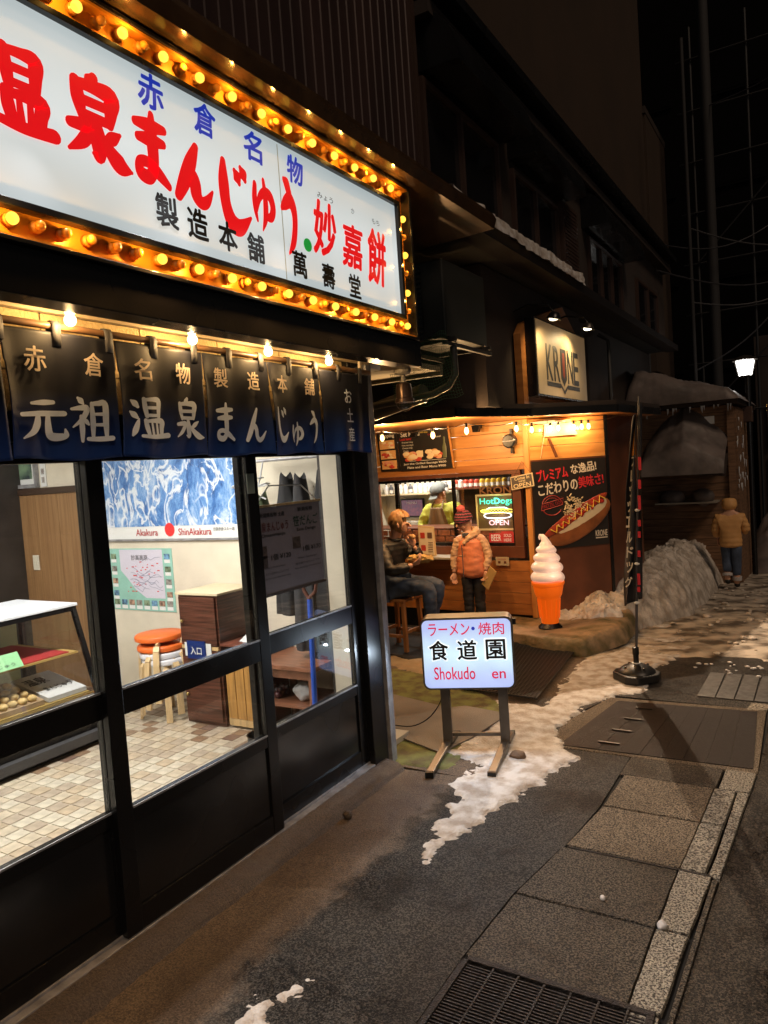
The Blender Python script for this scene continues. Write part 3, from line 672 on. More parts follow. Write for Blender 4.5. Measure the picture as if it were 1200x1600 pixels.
part('outer_frame', MB().box(-2.05, -1.975, .28, 3.795, 3.372, 3.385).box(-2.05, -1.975, .28, 3.795, 2.531, 2.545).box(-2.05, -1.9752, 3.773, 3.795, 2.545, 3.372), M_black, sg, bevel=.002)
part('tray_lip', MB().box(-2.027, -1.985, .3, 3.772, 3.362, 3.3718).box(-2.027, -1.985, .3, 3.772, 2.5452, 2.555), M_tray, sg)
part('case_side', MB().box(-2.12, -2.0505, .28, 3.79, 2.535, 3.38), M_black, sg)
M_bon = bulb_mat('lit_yellow_bulb', (1.0, .58, .06), 1.6, .35)
M_boff = mat('amber_bulb_faint_glow', (.75, .28, .03), rough=.12, emit=(1, .35, .03), es=.05, coat=.5)  # bulbs that are off, with a faint amber glow put into them
bq = MB().sph((0, 0, 0), .0185, 12, 8); bb = build('bulb', bq, M_bon, 80); me_on = bb.data; bpy.data.objects.remove(bb)
bb = build('bulb', MB().sph((0, 0, 0), .0165, 12, 8), M_boff, 80); me_off = bb.data; bpy.data.objects.remove(bb)
bb = build('socket', MB().lathe((0, 0, 0), [(.020, -.022), (.020, -.006), (.014, .0)], 12, (1, 0, 0)), mat('bulb_socket', (.55, .22, .03), rough=.4), 40); me_so = bb.data; bpy.data.objects.remove(bb)
def marquee(y, z, on):
    b = piece('bulb', me_on if on else me_off, sg, (-1.997+2.0, y-2.0, z-2.53))
    piece('socket', me_so, b, (-.011, 0, 0))
for k in range(-4, 11):
    marquee(1.812+.1818*k - (.002*k), 3.338, True); marquee(1.905+.1798*k, 3.338, False)
k0 = [1.341, 1.905, 2.087, 2.267, 2.447, 2.627, 2.807, 2.987, 3.167, 3.347, 3.527, 3.700]
for y in k0: marquee(y, 2.603, True)
for y in [.98, 1.16, 1.43, 1.52, 1.61, 1.71, 1.80, 1.995, 2.175, 2.355, 2.54, 2.72, 2.90, 3.08, 3.26, 3.44, 3.62]: marquee(y, 2.603, False)
marquee(.9, 2.603, True); marquee(.72, 2.603, True)
for i, z in enumerate((3.20, 3.0, 2.79)): marquee(3.725, z, True); marquee(3.725, z-.10, False)
YX, ZX = (0, 1, 0), (0, 0, 1)   # sign plane axes
M_red = mat('red_lettering', (.5, .01, .01), rough=.4, emit=(.62, .004, .008), es=1.0)
M_blue = mat('blue_lettering', (.01, .02, .3), rough=.4, emit=(.012, .03, .33), es=1.0)
M_ink = mat('black_lettering', (.006, .006, .006), rough=.5)
M_grn = mat('green_dot', (.01, .2, .03), rough=.4, emit=(.01, .22, .03), es=1.0)
LX = -2.0105
for ch, y, z, w, h, th in (('温', 1.400, 3.000, .25, .25, 1.35), ('泉', 1.680, 3.005, .27, .28, 1.5), ('ま', 1.912, 2.992, .20, .245, 1.6), ('ん', 2.110, 2.965, .21, .225, 1.75),
                            ('じ', 2.335, 2.940, .23, .27, 1.6), ('ゅ', 2.520, 2.955, .15, .22, 1.55), ('う', 2.690, 2.955, .155, .33, 1.45)):
    part('character', brush(MB(), ch, (LX, y, z), YX, ZX, w, h, th), M_red, sg)
for ch, y, z, s in (('妙', 2.965, 2.965, .24), ('嘉', 3.200, 2.935, .20), ('餅', 3.435, 2.930, .27)):
    part('character', write(MB(), ch, (LX, y, z), YX, ZX, .175, s*1.05, .034, shear=.12), M_red, sg)
for ch, y, z in (('赤', 1.930, 3.196), ('倉', 2.195, 3.194), ('名', 2.473, 3.186), ('物', 2.757, 3.176)):
    part('character', write(MB(), ch, (LX, y, z), YX, ZX, .112, .120, .036, shear=.08), M_blue, sg)
for ch, y, z in (('製', 1.960, 2.786), ('造', 2.112, 2.779), ('本', 2.275, 2.771), ('舗', 2.443, 2.762), ('萬', 2.742, 2.755), ('壽', 2.966, 2.745), ('堂', 3.196, 2.738)):
    part('character', write(MB(), ch, (LX, y, z), YX, ZX, .102, .112, .036), M_ink, sg)
for t_, y, w in (('みょう', 2.985, .13), ('か', 3.225, .03), ('もち', 3.446, .075)):
    part('ruby_text', write(MB(), t_, (LX, y, 3.118), YX, ZX, w, .028), M_ink, sg)
part('dot', MB().lathe((LX-.0015, 2.815, 2.858), [(.030, 0), (.030, .0022)], 24, (1, 0, 0)), M_grn, sg)
for y in (.9, 1.5, 2.1, 2.7):
    spot('sign_light', (-1.97, y, 2.95), (1, -.25, -.60), 46, (.95, .96, 1.0), 150, .8, .004, sg)
for y in (.9, 1.9, 2.45, 3.0, 3.5):
    spot('bulb_light', (-1.955, y, 2.603), (.8, 0, -.6), 12, (1, .50, .16), 172, .4, .004, sg)
    pass
for k in range(12):
    point('bulb_glow', (-1.962, .8+.255*k, 3.338), .9, (1, .50, .09), .004, sg); point('bulb_glow', (-1.962, .8+.255*k, 2.605), .9, (1, .50, .09), .004, sg)
for z in (2.75, 2.95, 3.15): point('bulb_glow', (-1.962, 3.725, z), .4, (1, .52, .10), .004, sg)

# ceiling bulbs above the curtain
for i, y in enumerate((1.66, 2.23, 2.71, 3.20)):
    lb = ['white bulb on the soffit nearest the camera', 'second white soffit bulb from the camera end', 'third white soffit bulb from the camera end', 'white soffit bulb nearest the sign\'s far end'][i]
    t = thing('ceiling_bulb', lb, 'light bulb', (-2.205, y, 2.449), group='bulbs over the curtain')
    part('socket', MB().lathe((-2.205, y, 2.449), [(.030, 0), (.030, -.008), (.020, -.012), (.020, -.034), (.013, -.042)], 16), mat('porcelain', (.7, .62, .5), rough=.3), t, smooth=40)
    part('bulb', MB().sph((-2.205, y, 2.388), .0205, 16, 10, (1, 1, 1.05)), bulb_mat('warm_bulb', (1, .80, .45), 5.0, .5), t, smooth=80)
    point('bulb_light', (-2.205, y, 2.388), 9, (1, .60, .24), .012, t)

# ================================================================== NOREN CURTAIN
NY0, NY1, NZT, NZB = .6, 3.655, 2.352, 1.915
rod = solo('curtain_rod', MB().tube([(-2.27, -.2, 2.375), (-2.27, 3.69, 2.375)], .013, 10), mat('bamboo_rod', (.16, .085, .04), rough=.4, var=.3, vscale=6),
     'brown wooden rod carrying the dark blue curtain', 'curtain rod', (-2.27, 1.7, 2.375), smooth=40)
m = MB().beam((-2.27, 3.60, 2.375), (-2.27, 3.60, 2.448), .02, .014).lathe((-2.27, 3.60, 2.44), [(.03, 0), (.03, .009)], 12)
solo('rod_bracket', m, mat('porcelain', (.7, .62, .5)), 'small pale bracket holding the rod end at the soffit', 'bracket', (-2.27, 3.60, 2.44))
SPL = [.72, 1.425, 1.874, 2.322, 2.749, 3.165, 3.655]
def nwave(y, z):
    t = (NZT-z)/(NZT-NZB)                # 0 top .. 1 bottom
    x = .014*math.sin(y*9.5+1)*t + .004*math.sin(y*41+3*t)*t + .006*math.sin(y*23)*t + .005*nz(y, z, 0, 7)*t
    for s in SPL[1:-1]: x += .014*math.exp(-((y-s)/.035)**2)*(1-abs(2*t-1.0)*.6)
    for k in range(16): 
        yt = 1.0+.2145*k; x += -.008*math.exp(-((y-yt)/.05)**2)*(1-t)
    return x
def nfn(p):
    return (-2.252 + nwave(p[1], p[2]) + (p[0]+2.252), p[1], p[2])
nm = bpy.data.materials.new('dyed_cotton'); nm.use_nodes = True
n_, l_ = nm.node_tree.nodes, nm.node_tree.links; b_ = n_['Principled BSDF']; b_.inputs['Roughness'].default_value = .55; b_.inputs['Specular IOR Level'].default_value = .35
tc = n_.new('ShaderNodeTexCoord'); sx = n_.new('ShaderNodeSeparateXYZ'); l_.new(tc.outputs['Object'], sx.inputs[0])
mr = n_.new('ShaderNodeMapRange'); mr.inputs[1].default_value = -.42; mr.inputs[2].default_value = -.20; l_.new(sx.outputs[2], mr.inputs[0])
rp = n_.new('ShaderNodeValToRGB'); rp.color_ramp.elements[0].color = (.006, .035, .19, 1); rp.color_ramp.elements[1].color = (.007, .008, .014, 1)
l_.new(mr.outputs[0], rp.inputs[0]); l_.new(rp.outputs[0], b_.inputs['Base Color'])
wv = n_.new('ShaderNodeTexNoise'); wv.inputs['Scale'].default_value = 320; bp_ = n_.new('ShaderNodeBump'); bp_.inputs['Strength'].default_value = .12
l_.new(tc.outputs['Object'], wv.inputs['Vector']); l_.new(wv.outputs[0], bp_.inputs['Height']); l_.new(bp_.outputs[0], b_.inputs['Normal'])
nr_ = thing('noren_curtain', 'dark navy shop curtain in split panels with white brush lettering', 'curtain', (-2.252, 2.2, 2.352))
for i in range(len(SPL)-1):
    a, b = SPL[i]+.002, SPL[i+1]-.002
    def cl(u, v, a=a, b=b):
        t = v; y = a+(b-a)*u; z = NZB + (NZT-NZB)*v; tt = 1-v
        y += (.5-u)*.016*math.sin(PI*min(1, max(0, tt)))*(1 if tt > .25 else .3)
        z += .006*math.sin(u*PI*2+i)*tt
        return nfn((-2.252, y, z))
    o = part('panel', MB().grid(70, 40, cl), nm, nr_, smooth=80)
    s_ = o.modifiers.new('thick', 'SOLIDIFY'); s_.thickness = .0016; s_.offset = -1
for k in range(13):
    y = .995+.2145*k
    if y > 3.64: break
    q = MB(); w_ = .017
    P_ = [(-2.252, 2.305), (-2.250, 2.352), (-2.2535, 2.378), (-2.262, 2.392), (-2.276, 2.393), (-2.287, 2.38), (-2.288, 2.350)]
    vs = [(x+.004+nwave(y, 2.33)*(1 if z < 2.36 else .3), y+s*w_, z) for s in (-1, 1) for x, z in P_]; n7 = len(P_)
    q.add(vs, [(i, i+1, n7+i+1, n7+i) for i in range(n7-1)])
    o = part('hanging_tab', q, mat('tab_cotton', (.05, .05, .055), rough=.6, bump=.2, bscale=300), nr_, smooth=60)
    s_ = o.modifiers.new('thick', 'SOLIDIFY'); s_.thickness = .003; s_.offset = 1
M_nw = mat('cool_lit_print', (.74, .82, .95), rough=.6, bump=.1, bscale=300)  # white letters, cool light on them put into the colour as a bluish tint
NX = -2.2425
for ch, y, z, w, h, th in (('元', 1.552, 2.055, .19, .15, .86), ('祖', 1.742, 2.055, .175, .158, .80), ('温', 1.998, 2.068, .185, .165, .70), ('泉', 2.206, 2.068, .165, .168, .76), ('ま', 2.437, 2.060, .135, .165, .85),
  ('ん', 2.618, 2.050, .155, .155, .85), ('じ', 2.812, 2.055, .13, .165, .85), ('ゅ', 2.955, 2.012, .10, .118, .9), ('う', 3.085, 2.050, .10, .165, .85)):
    part('character', brush(MB(), ch, (NX, y, z), YX, ZX, w, h, th*1.3, nfn), M_nw, nr_)
part('character', brush(MB(), '元', (NX, 1.30, 2.055), YX, ZX, .12, .15, .8, nfn), M_nw, nr_)
for ch, y in zip('赤倉名物製造本舗', (1.540, 1.772, 1.990, 2.200, 2.424, 2.632, 2.842, 3.066)):
    part('character', write(MB(), ch, (NX, y, 2.252), YX, ZX, .082, .082, .020, fn=nfn), mat('warm_lit_print', (.80, .66, .50), rough=.6), nr_)  # warm light of the bulbs on the top row put into the letter colour
for ch, z in zip('お土産', (2.222, 2.118, 2.012)):
    part('character', write(MB(), ch, (NX, 3.412, z), YX, ZX, .070, .075, .018, fn=nfn), M_nw, nr_)

# security lamp under the end of the canopy
cv = thing('security_lamp', 'round glass domed lamp hanging at the canopy\'s far corner', 'lamp', (-2.12, 3.83, 2.385))
part('mount', MB().lathe((-2.12, 3.83, 2.384), [(.050, 0), (.050, -.020), (.038, -.030), (.014, -.032), (.014, -.075)], 20), mat('aged_white_plastic', (.42, .38, .32), rough=.5), cv, smooth=35)
part('housing', MB().lathe((-2.12, 3.83, 2.312), [(.020, 0), (.042, -.010), (.048, -.04), (.048, -.092), (.056, -.100), (.056, -.118)], 24), mat('bronze_housing', (.10, .06, .04), rough=.3, metal=.6), cv, smooth=35)
part('dome', MB().sph((-2.12, 3.83, 2.190), .052, 24, 12, (1, 1, .95)), glass_mat('dome_glass', (.75, .72, .68), 1.6), cv, smooth=80)

# ---- things inside the shop
PB = 4.199
def plate(mb, x0, x1, z0, z1, y, t=.004): return mb.box(x0, x1, y-t, y, z0, z1)
# big mountain poster
pm = bpy.data.materials.new('mountain_print'); pm.use_nodes = True
n_, l_ = pm.node_tree.nodes, pm.node_tree.links; b_ = n_['Principled BSDF']; b_.inputs['Roughness'].default_value = .35
tc = n_.new('ShaderNodeTexCoord'); mp = n_.new('ShaderNodeMapping'); mp.inputs['Scale'].default_value = (1, 1, .55); l_.new(tc.outputs['Object'], mp.inputs[0])
na = n_.new('ShaderNodeTexNoise'); na.inputs['Scale'].default_value = 5; na.inputs['Detail'].default_value = 12; na.inputs['Distortion'].default_value = .5; na.inputs['Roughness'].default_value = .8
l_.new(mp.outputs[0], na.inputs['Vector'])
ra = n_.new('ShaderNodeValToRGB'); cr = ra.color_ramp; cr.elements[0].position = .36; cr.elements[0].color = (.03, .06, .14, 1); cr.elements[1].position = .66; cr.elements[1].color = (.62, .74, .90, 1)
e = cr.elements.new(.44); e.color = (.05, .16, .45, 1); e = cr.elements.new(.52); e.color = (.16, .34, .68, 1)
l_.new(na.outputs['Fac'], ra.inputs[0])
nb_ = n_.new('ShaderNodeTexNoise'); nb_.inputs['Scale'].default_value = 7; nb_.inputs['Detail'].default_value = 8; nb_.inputs['Distortion'].default_value = 1.1; l_.new(mp.outputs[0], nb_.inputs['Vector'])
m1 = n_.new('ShaderNodeMath'); m1.operation = 'SUBTRACT'; m1.inputs[1].default_value = .5; l_.new(nb_.outputs['Fac'], m1.inputs[0]); m2 = n_.new('ShaderNodeMath'); m2.operation = 'ABSOLUTE'; l_.new(m1.outputs[0], m2.inputs[0])
m3 = n_.new('ShaderNodeMapRange'); m3.inputs[1].default_value = .012; m3.inputs[2].default_value = .05; m3.inputs[3].default_value = .9; m3.inputs[4].default_value = 0; l_.new(m2.outputs[0], m3.inputs[0])
mx_ = n_.new('ShaderNodeMix'); mx_.data_type = 'RGBA'; l_.new(m3.outputs[0], mx_.inputs[0]); l_.new(ra.outputs[0], mx_.inputs[6]); mx_.inputs[7].default_value = (.80, .86, .93, 1)
l_.new(mx_.outputs[2], b_.inputs['Base Color'])
t = thing('mountain_poster', 'large blue and white printed ski mountain poster on the shop wall', 'poster', (-4.6, PB, 1.35))
part('sheet', plate(MB(), -5.36, -3.80, 1.37, 2.16, PB), mat('poster_border', (.82, .84, .84), rough=.4), t)
part('print', plate(MB(), -5.36, -3.80, 1.475, 2.14, PB-.005, .002), pm, t)
part('lettering', write(MB(), 'Akakura', (-4.84, PB-.007, 1.425), (1,0,0), ZX, .26, .055, .013), mat('poster_red', (.45, .03, .03)), t)
part('lettering', write(MB(), 'ShinAkakura', (-4.29, PB-.007, 1.425), (1,0,0), ZX, .36, .055, .013), MATS['poster_red'], t)
q = MB().lathe((-4.57, PB-.008, 1.445), [(.055, 0), (.055, .003)], 24, (0, 1, 0)); part('emblem', q, mat('emblem_red', (.75, .03, .03)), t)
part('small_print', write(MB(), '妙高赤倉スキー場', (-3.98, PB-.007, 1.44), (1,0,0), ZX, .22, .03), M_ink, t)
part('bottom_rail', MB().box(-5.37, -3.79, PB-.02, PB-.005, 1.355, 1.372), M_alu, t)
# town map
t = thing('town_map', 'pale town map poster with a green border and rows of small photos', 'map', (-4.95, PB, .76))
X0, X1, Z0, Z1 = -5.335, -4.575, .765, 1.292
part('sheet', plate(MB(), X0, X1, Z0, Z1, PB), mat('map_green', (.30, .58, .50), rough=.5, var=.1, vscale=6), t)
part('map_print', MB().ext([(X0+.13, PB-.0045, Z1-.01), (X1-.11, PB-.0045, Z1-.01), (X1-.11, PB-.0045, Z0+.11), (X0+.42, PB-.0045, Z0+.11), (X0+.30, PB-.0045, Z0+.18), (X0+.20, PB-.0045, Z0+.28), (X0+.13, PB-.0045, Z0+.34)], (0, -.001, 0)), mat('map_lilac', (.66, .64, .76), rough=.5), t)
rm = random.Random(3); q = MB()
for k in range(16):
    x, z = rm.uniform(X0+.18, X1-.25), rm.uniform(Z0+.2, Z1-.1); pts = [(x, PB-.0065, z)]
    for j in range(5): x += rm.uniform(.01, .06); z += rm.uniform(-.03, .025); pts.append((min(x, X1-.13), PB-.0065, max(z, Z0+.14)))
    q.tube(pts, .0016, 4)
part('road_lines', q, mat('map_line', (.25, .28, .40)), t)
q = MB()
for k in range(30): x, z = rm.uniform(X0+.2, X1-.14), rm.uniform(Z0+.14, Z1-.1); q.box(x, x+rm.uniform(.008, .03), PB-.007, PB-.006, z, z+.008)
part('map_mark', q, MATS['emblem_red'], t)
part('title', write(MB(), '妙高高原', (-4.96, PB-.007, 1.215), (1,0,0), ZX, .20, .045), M_ink, t)
pc = [mat('photo_%d' % i, c, rough=.4, var=.7, vscale=30) for i, c in enumerate(((.18, .25, .16), (.12, .25, .40), (.35, .22, .16), (.25, .24, .22)))]
for i in range(8):
    x = X0+.02+i*.092; part('photo', MB().box(x, x+.068, PB-.007, PB-.0055, Z0+.045, Z0+.09), pc[i % 4], t); part('caption', MB().box(x, x+.068, PB-.0065, PB-.0052, Z0+.012, Z0+.042), MATS['poster_border'], t)
for i in range(4):
    z = Z1-.09-i*.105
    for x in (X0+.02, X1-.088): part('photo', MB().box(x, x+.065, PB-.007, PB-.0055, z, z+.045), pc[(i*3+(x > -5)) % 4], t); part('caption', MB().box(x, x+.065, PB-.0065, PB-.0052, z-.03, z-.003), MATS['poster_border'], t)
# wood panelled back with switch, framed picture, corner frames
wpn = thing('wood_partition', 'brown wood veneer partition with a dark frame behind the display case', 'partition', (-6.2, 4.18, .05))
for i in range(4): part('panel', MB().box(-6.90+i*.32, -6.583+i*.32, 4.165, 4.198, .05, 1.80), M_wood, wpn)
part('frame', MB().box(-6.96, -5.60, 4.15, 4.199, 1.802, 1.86).box(-5.615, -5.55, 4.15, 4.199, .05, 1.80).box(-7.00, -6.905, 4.15, 4.199, .05, 1.801), mat('dark_frame_wood', (.05, .028, .018), rough=.4), wpn)
part('switch_plate', MB().box(-6.37, -6.28, 4.155, 4.164, 1.10, 1.24), mat('ivory_plastic', (.62, .58, .48), rough=.4), wpn, bevel=.003)
part('rocker', MB().box(-6.34, -6.31, 4.149, 4.155, 1.15, 1.19), MATS['ivory_plastic'], wpn)
t = thing('framed_picture', 'framed green picture partly cut off beside the curtain', 'picture', (-6.55, 4.18, 1.86))
part('frame', MB().box(-6.98, -6.22, 4.16, 4.199, 1.865, 1.90).box(-6.25, -6.22, 4.16, 4.199, 1.90, 2.3), M_alu, t)
part('mount', MB().box(-6.98, -6.251, 4.19, 4.199, 1.9005, 2.3), MATS['poster_border'], t)
part('print', MB().box(-6.93, -6.31, 4.186, 4.1895, 1.95, 2.28), mat('green_print', (.22, .34, .22), rough=.4, col2=(.02, .03, .05), vscale=3.5, thr=(.4, .55)), t)
q = MB().box(-6.19, -6.11, 4.19, 4.199, 1.87, 2.3); t = thing('wall_notice', 'narrow white paper notice with writing beside the framed picture', 'notice', (-6.15, 4.199, 1.87))
part('paper', q, MATS['poster_border'], t); part('lettering', write(MB(), '饅', (-6.15, 4.188, 2.0), (1,0,0), ZX, .05, .06).v and write(write(MB(), '頭', (-6.15, 4.188, 1.93), (1,0,0), ZX, .045, .055), '饅', (-6.15, 4.188, 2.01), (1,0,0), ZX, .045, .055), mat('brown_ink', (.15, .08, .05)), t)
# display case (front plane x=-4.4, slanted glass), runs towards the camera side
dc = thing('display_case', 'glass display case with sloping front and white top', 'display case', (-4.6, 2.2, .05))
YA, YB = .9, 3.27
part('base', MB().box(-5.25, -4.42, YA, YB, .05, .36), M_black, dc, bevel=.004)
part('plinth', MB().box(-4.42, -4.36, YA, YB, .09, .15), mat('grey_rubber', (.06, .06, .065), rough=.5), dc)
part('frame', MB().beam((-4.395, YA, .385), (-4.395, YB, .385), .04, .05).beam((-4.58, YA, .985), (-4.58, YB, .985), .03, .03).beam((-4.395, YB-.015, .40), (-4.58, YB-.015, .985), .03, .03).beam((-5.24, YB-.015, .385), (-5.24, YB-.015, .985), .03, .03).beam((-4.40, YB-.015, .385), (-5.24, YB-.015, .385), .03, .03), M_black, dc)
part('trim', MB().beam((-4.380, YA, .418), (-4.380, YB, .418), .012, .014), mat('brass', (.55, .42, .16), rough=.3, metal=.9), dc)
part('top', MB().box(-5.27, -4.56, YA, YB+.01, 1.002, 1.022), mat('white_top', (.72, .76, .82), rough=.3), dc, bevel=.003)
part('pane', MB().ext([(-4.395, YA+.02, .412), (-4.395, YB-.03, .412), (-4.576, YB-.03, .968), (-4.576, YA+.02, .968)], (.005, 0, .002)), M_glass, dc, 'sloping front glass')
part('pane', MB().ext([(-4.43, YB-.004, .41), (-5.21, YB-.004, .41), (-5.21, YB-.004, .97), (-4.60, YB-.004, .97)], (0, .004, 0)), M_glass, dc)
part('back_panel', MB().box(-5.25, -5.235, YA, YB-.04, .41, .97), mat('pale_green', (.55, .62, .38), rough=.6), dc)
part('shelf', MB().box(-5.20, -4.505, YA, YB-.06, .685, .698), mat('shelf_wood', (.55, .38, .12), rough=.4), dc, 'upper shelf with a wooden front edge')
part('shelf', MB().box(-5.23, -4.43, YA, YB-.05, .408, .420), MATS['shelf_wood'], dc)
part('cloth', MB().box(-5.19, -4.52, YA+.1, YB-.12, .699, .706), mat('red_cloth', (.42, .03, .03), rough=.7, bump=.2, bscale=60), dc, 'red cloth on the upper shelf')
part('inner_post', MB().box(-2.64, -2.60, 1.985, 2.035, .05, 2.45), M_black, shop); part('inner_post', MB().box(-2.63, -2.605, 1.962, 1.984, .05, 2.45), M_cream, shop, 'cream inner frame strip')
t = thing('price_card', 'light green price card leaning on the red shelf of the case', 'price card', (-4.57, 2.62, .668))
part('card', MB().ext([(-4.495, 2.40, .70), (-4.495, 2.80, .70), (-4.56, 2.80, .790), (-4.56, 2.40, .790)], (.002, 0, .001)), mat('green_card', (.33, .72, .36), rough=.6), t)
ux = Vector((0, 1, 0)); uz = Vector((-.065, 0, .090)).normalized()
part('lettering', write(write(MB(), 'お土産用', Vector((-4.527, 2.58, .757)), ux, uz, .16, .022), '温泉まんじゅう', Vector((-4.507, 2.60, .727)), ux, uz, .30, .024), M_ink, t)
bw = [(2.10, 2.50, 0), (2.53, 2.89, 1), (2.92, 3.21, 0)]
for i, (a, b, kind) in enumerate(bw):
    lb = ('white gift box with black brush writing at the near end of the lower shelf', 'open box showing rows of small yellow buns on the lower shelf', 'white gift box with black writing beside the open box of buns')[i]
    t = thing('sweets_box', lb, 'box', (-4.65, (a+b)/2, .42), group='sweets boxes in the case')
    part('box', MB().ext([(-4.45, a, .424), (-4.45, b, .424), (-4.86, b, .50), (-4.86, a, .50)], (0, 0, .03)), mat('white_card', (.72, .74, .74), rough=.5) if not kind else mat('tan_card', (.45, .32, .18), rough=.6), t)
    ux = Vector((0, 1, 0)); uz = Vector((-.41, 0, .076)).normalized()
    if not kind: part('lettering', write(write(MB(), '温泉', Vector((-4.74, (a+b)/2-.04, .5085)), ux, uz, .15, .12, .014), 'まんじゅう', Vector((-4.58, (a+b)/2+.02, .479)), ux, uz, .20, .07, .014), M_ink, t)
    else:
        for r_ in range(4):
            for c_ in range(5):
                x = -4.49-.09*r_; y = a+.035+.066*c_; z = .46+(-4.45-x)*.185
                part('bun', MB().sph((x, y, z+.01), .031, 10, 6, (1.15, .95, .75)), mat('yellow_bun', (.66, .48, .20), rough=.5, var=.25, vscale=20), t, smooth=80)
# stacked stools
st = (-4.36, 3.86)
def stool(z, c, lb, nm_):
    t = thing('stacking_stool', lb, 'stool', (st[0], st[1], .05), group='stools stacked by the cabinet')
    mb = MB().lathe((st[0]-.02*nm_, st[1], z-.045), [(.165, 0), (.18, .008), (.182, .035), (.172, .046), (.0, .050)], 28)
    part('seat', mb, c, t, smooth=50)
    for k in range(4):
        a = PI/4 + k*PI/2 + nm_*.42; dx, dy = math.cos(a), math.sin(a); rr = .172
        sx_, sy_ = st
        pts = [(sx_+dx*rr*.72, sy_+dy*rr*.72, z-.058), (sx_+dx*rr*.98, sy_+dy*rr*.98, z-.066), (sx_+dx*rr*1.10, sy_+dy*rr*1.10, z-.10), (sx_+dx*(rr+.03), sy_+dy*(rr+.03), z-.2), (sx_+dx*(rr+.04), sy_+dy*(rr+.04), .052+(.05*nm_))]
        q = MB()
        for i in range(4): q.beam(pts[i], pts[i+1], .045, .020, (dx, dy, 0))
        part('leg', q, M_birch, t)
M_birch = mat('birch', (.66, .48, .26), rough=.35, var=.15, vscale=6, stretch=(6, 6, 1))
M_or = mat('orange_vinyl', (.72, .14, .02), rough=.45, bump=.1, bscale=150); M_ws = mat('white_laminate', (.66, .66, .70), rough=.3)
stool(.68, M_or, 'topmost bentwood stool of the stack with a thick orange seat', 3); stool(.605, M_or, 'second bentwood stool of the stack, also with an orange seat', 2)
stool(.555, M_ws, 'third bentwood stool down with a pale grey seat', 1); stool(.51, M_ws, 'lowest bentwood stool of the stack with a pale grey seat', 0)
# cabinet
cb = thing('cabinet', 'tall dark brown wood grain cabinet with small round knobs', 'cabinet', (-3.91, 3.98, .05))
part('carcass', MB().box(-4.10, -3.72, 3.79, 4.18, .055, 1.0), M_dkwood, cb)
part('top', MB().box(-4.12, -3.70, 3.775, 4.19, 1.001, 1.016), mat('cream_top', (.66, .56, .38), rough=.4), cb)
for z0, z1 in ((.64, .985), (.085, .46)):
    d = part('door', MB().box(-4.085, -3.735, 3.772, 3.789, z0, z1), M_dkwood, cb, bevel=.002)
    part('knob', MB().sph((-4.05, 3.755, (z0+z1)/2), .012, 10, 6).beam((-4.05, 3.772, (z0+z1)/2), (-4.05, 3.755, (z0+z1)/2), .006, .006), mat('brass', (.55, .42, .16)), d, smooth=60)
part('drawer', MB().box(-4.085, -3.735, 3.772, 3.789, .485, .60), M_dkwood, cb)
part('edging', MB().box(-4.09, -3.73, 3.775, 3.7885, .606, .632).box(-4.09, -3.73, 3.775, 3.7885, .464, .482), M_woodp, cb)
t = thing('entrance_plate', 'small blue sign plate with white writing taped to the cabinet', 'sign', (-3.93, 3.765, .56))
part('plate', MB().box(-4.02, -3.84, 3.758, 3.766, .54, .67), mat('plate_blue', (.01, .03, .16), rough=.3), t)
part('backing', MB().box(-4.05, -3.79, 3.7665, 3.7685, .555, .655), MATS['white_card'], t)
part('lettering', write(MB(), '入口', (-3.93, 3.756, .60), (1,0,0), ZX, .11, .055, .02), MATS['white_card'], t)
sr = thing('plank_stand', 'low stand of honey coloured planks with a reddish brown top', 'stand', (-3.55, 3.95, .05))
for i in range(3): part('plank', MB().box(-3.70+.085*i, -3.62+.085*i, 3.80, 3.82, .12, .60), mat('honey_plank', (.42, .22, .06), rough=.4, var=.25, vscale=4, stretch=(10, 10, 1)), sr, bevel=.002)
part('post', MB().box(-3.445, -3.415, 3.79, 3.83, .05, .64), mat('red_brown_wood', (.16, .05, .03), rough=.4, var=.3, vscale=5, stretch=(10, 2, 2)), sr)
part('top', MB().box(-3.715, -3.41, 3.78, 4.18, .641, .66), MATS['red_brown_wood'], sr, bevel=.003)
part('rail', MB().box(-3.70, -3.446, 3.80, 3.82, .07, .118), M_woodp, sr)
part('side', MB().box(-3.44, -3.42, 3.831, 4.15, .07, .64), MATS['red_brown_wood'], sr)
q = MB().grid(10, 10, lambda u, v: (-3.62+.12*u, 3.86+.14*v, .662+.06*math.sin(u*3.1)*math.sin(v*3)+.02*nz(u, v, 1, 5)))
solo('crumpled_tissue', q, MATS['white_card'], 'crumpled white tissue on the plank stand', 'tissue', (-3.56, 3.9, .66), smooth=80)
# side table with shelf
tb = thing('side_table', 'reddish brown wooden side table with a lower shelf', 'table', (-3.1, 3.95, .05))
M_rb = mat('table_wood', (.24, .10, .055), rough=.35, var=.25, vscale=4, stretch=(2, 10, 2))
part('top', MB().box(-3.42, -2.86, 3.72, 4.18, .535, .565), M_rb, tb, bevel=.004)
part('shelf', MB().box(-3.39, -2.90, 3.76, 4.16, .27, .285), M_rb, tb)
for x in (-3.39, -2.93):
    for y in (3.75, 4.12): part('leg', MB().box(x, x+.04, y, y+.04, .05, .534), M_rb, tb)
part('apron', MB().box(-3.345, -2.935, 3.755, 3.77, .47, .534), M_rb, tb)
q = MB().sph((-3.08, 3.90, .345), .075, 24, 16, (1.1, .8, .85)); q.v = [(x+.02*nz(x, y, z, 22), y+.02*nz(y, z, x, 22), z+.018*nz(z, x, y, 25)) for x, y, z in q.v]
solo('plastic_bag', q, mat('white_plastic_bag', (.62, .64, .66), rough=.35, bump=.5, bscale=50), 'crumpled white plastic bag on the lower table shelf', 'bag', (-3.08, 3.9, .285), smooth=70)
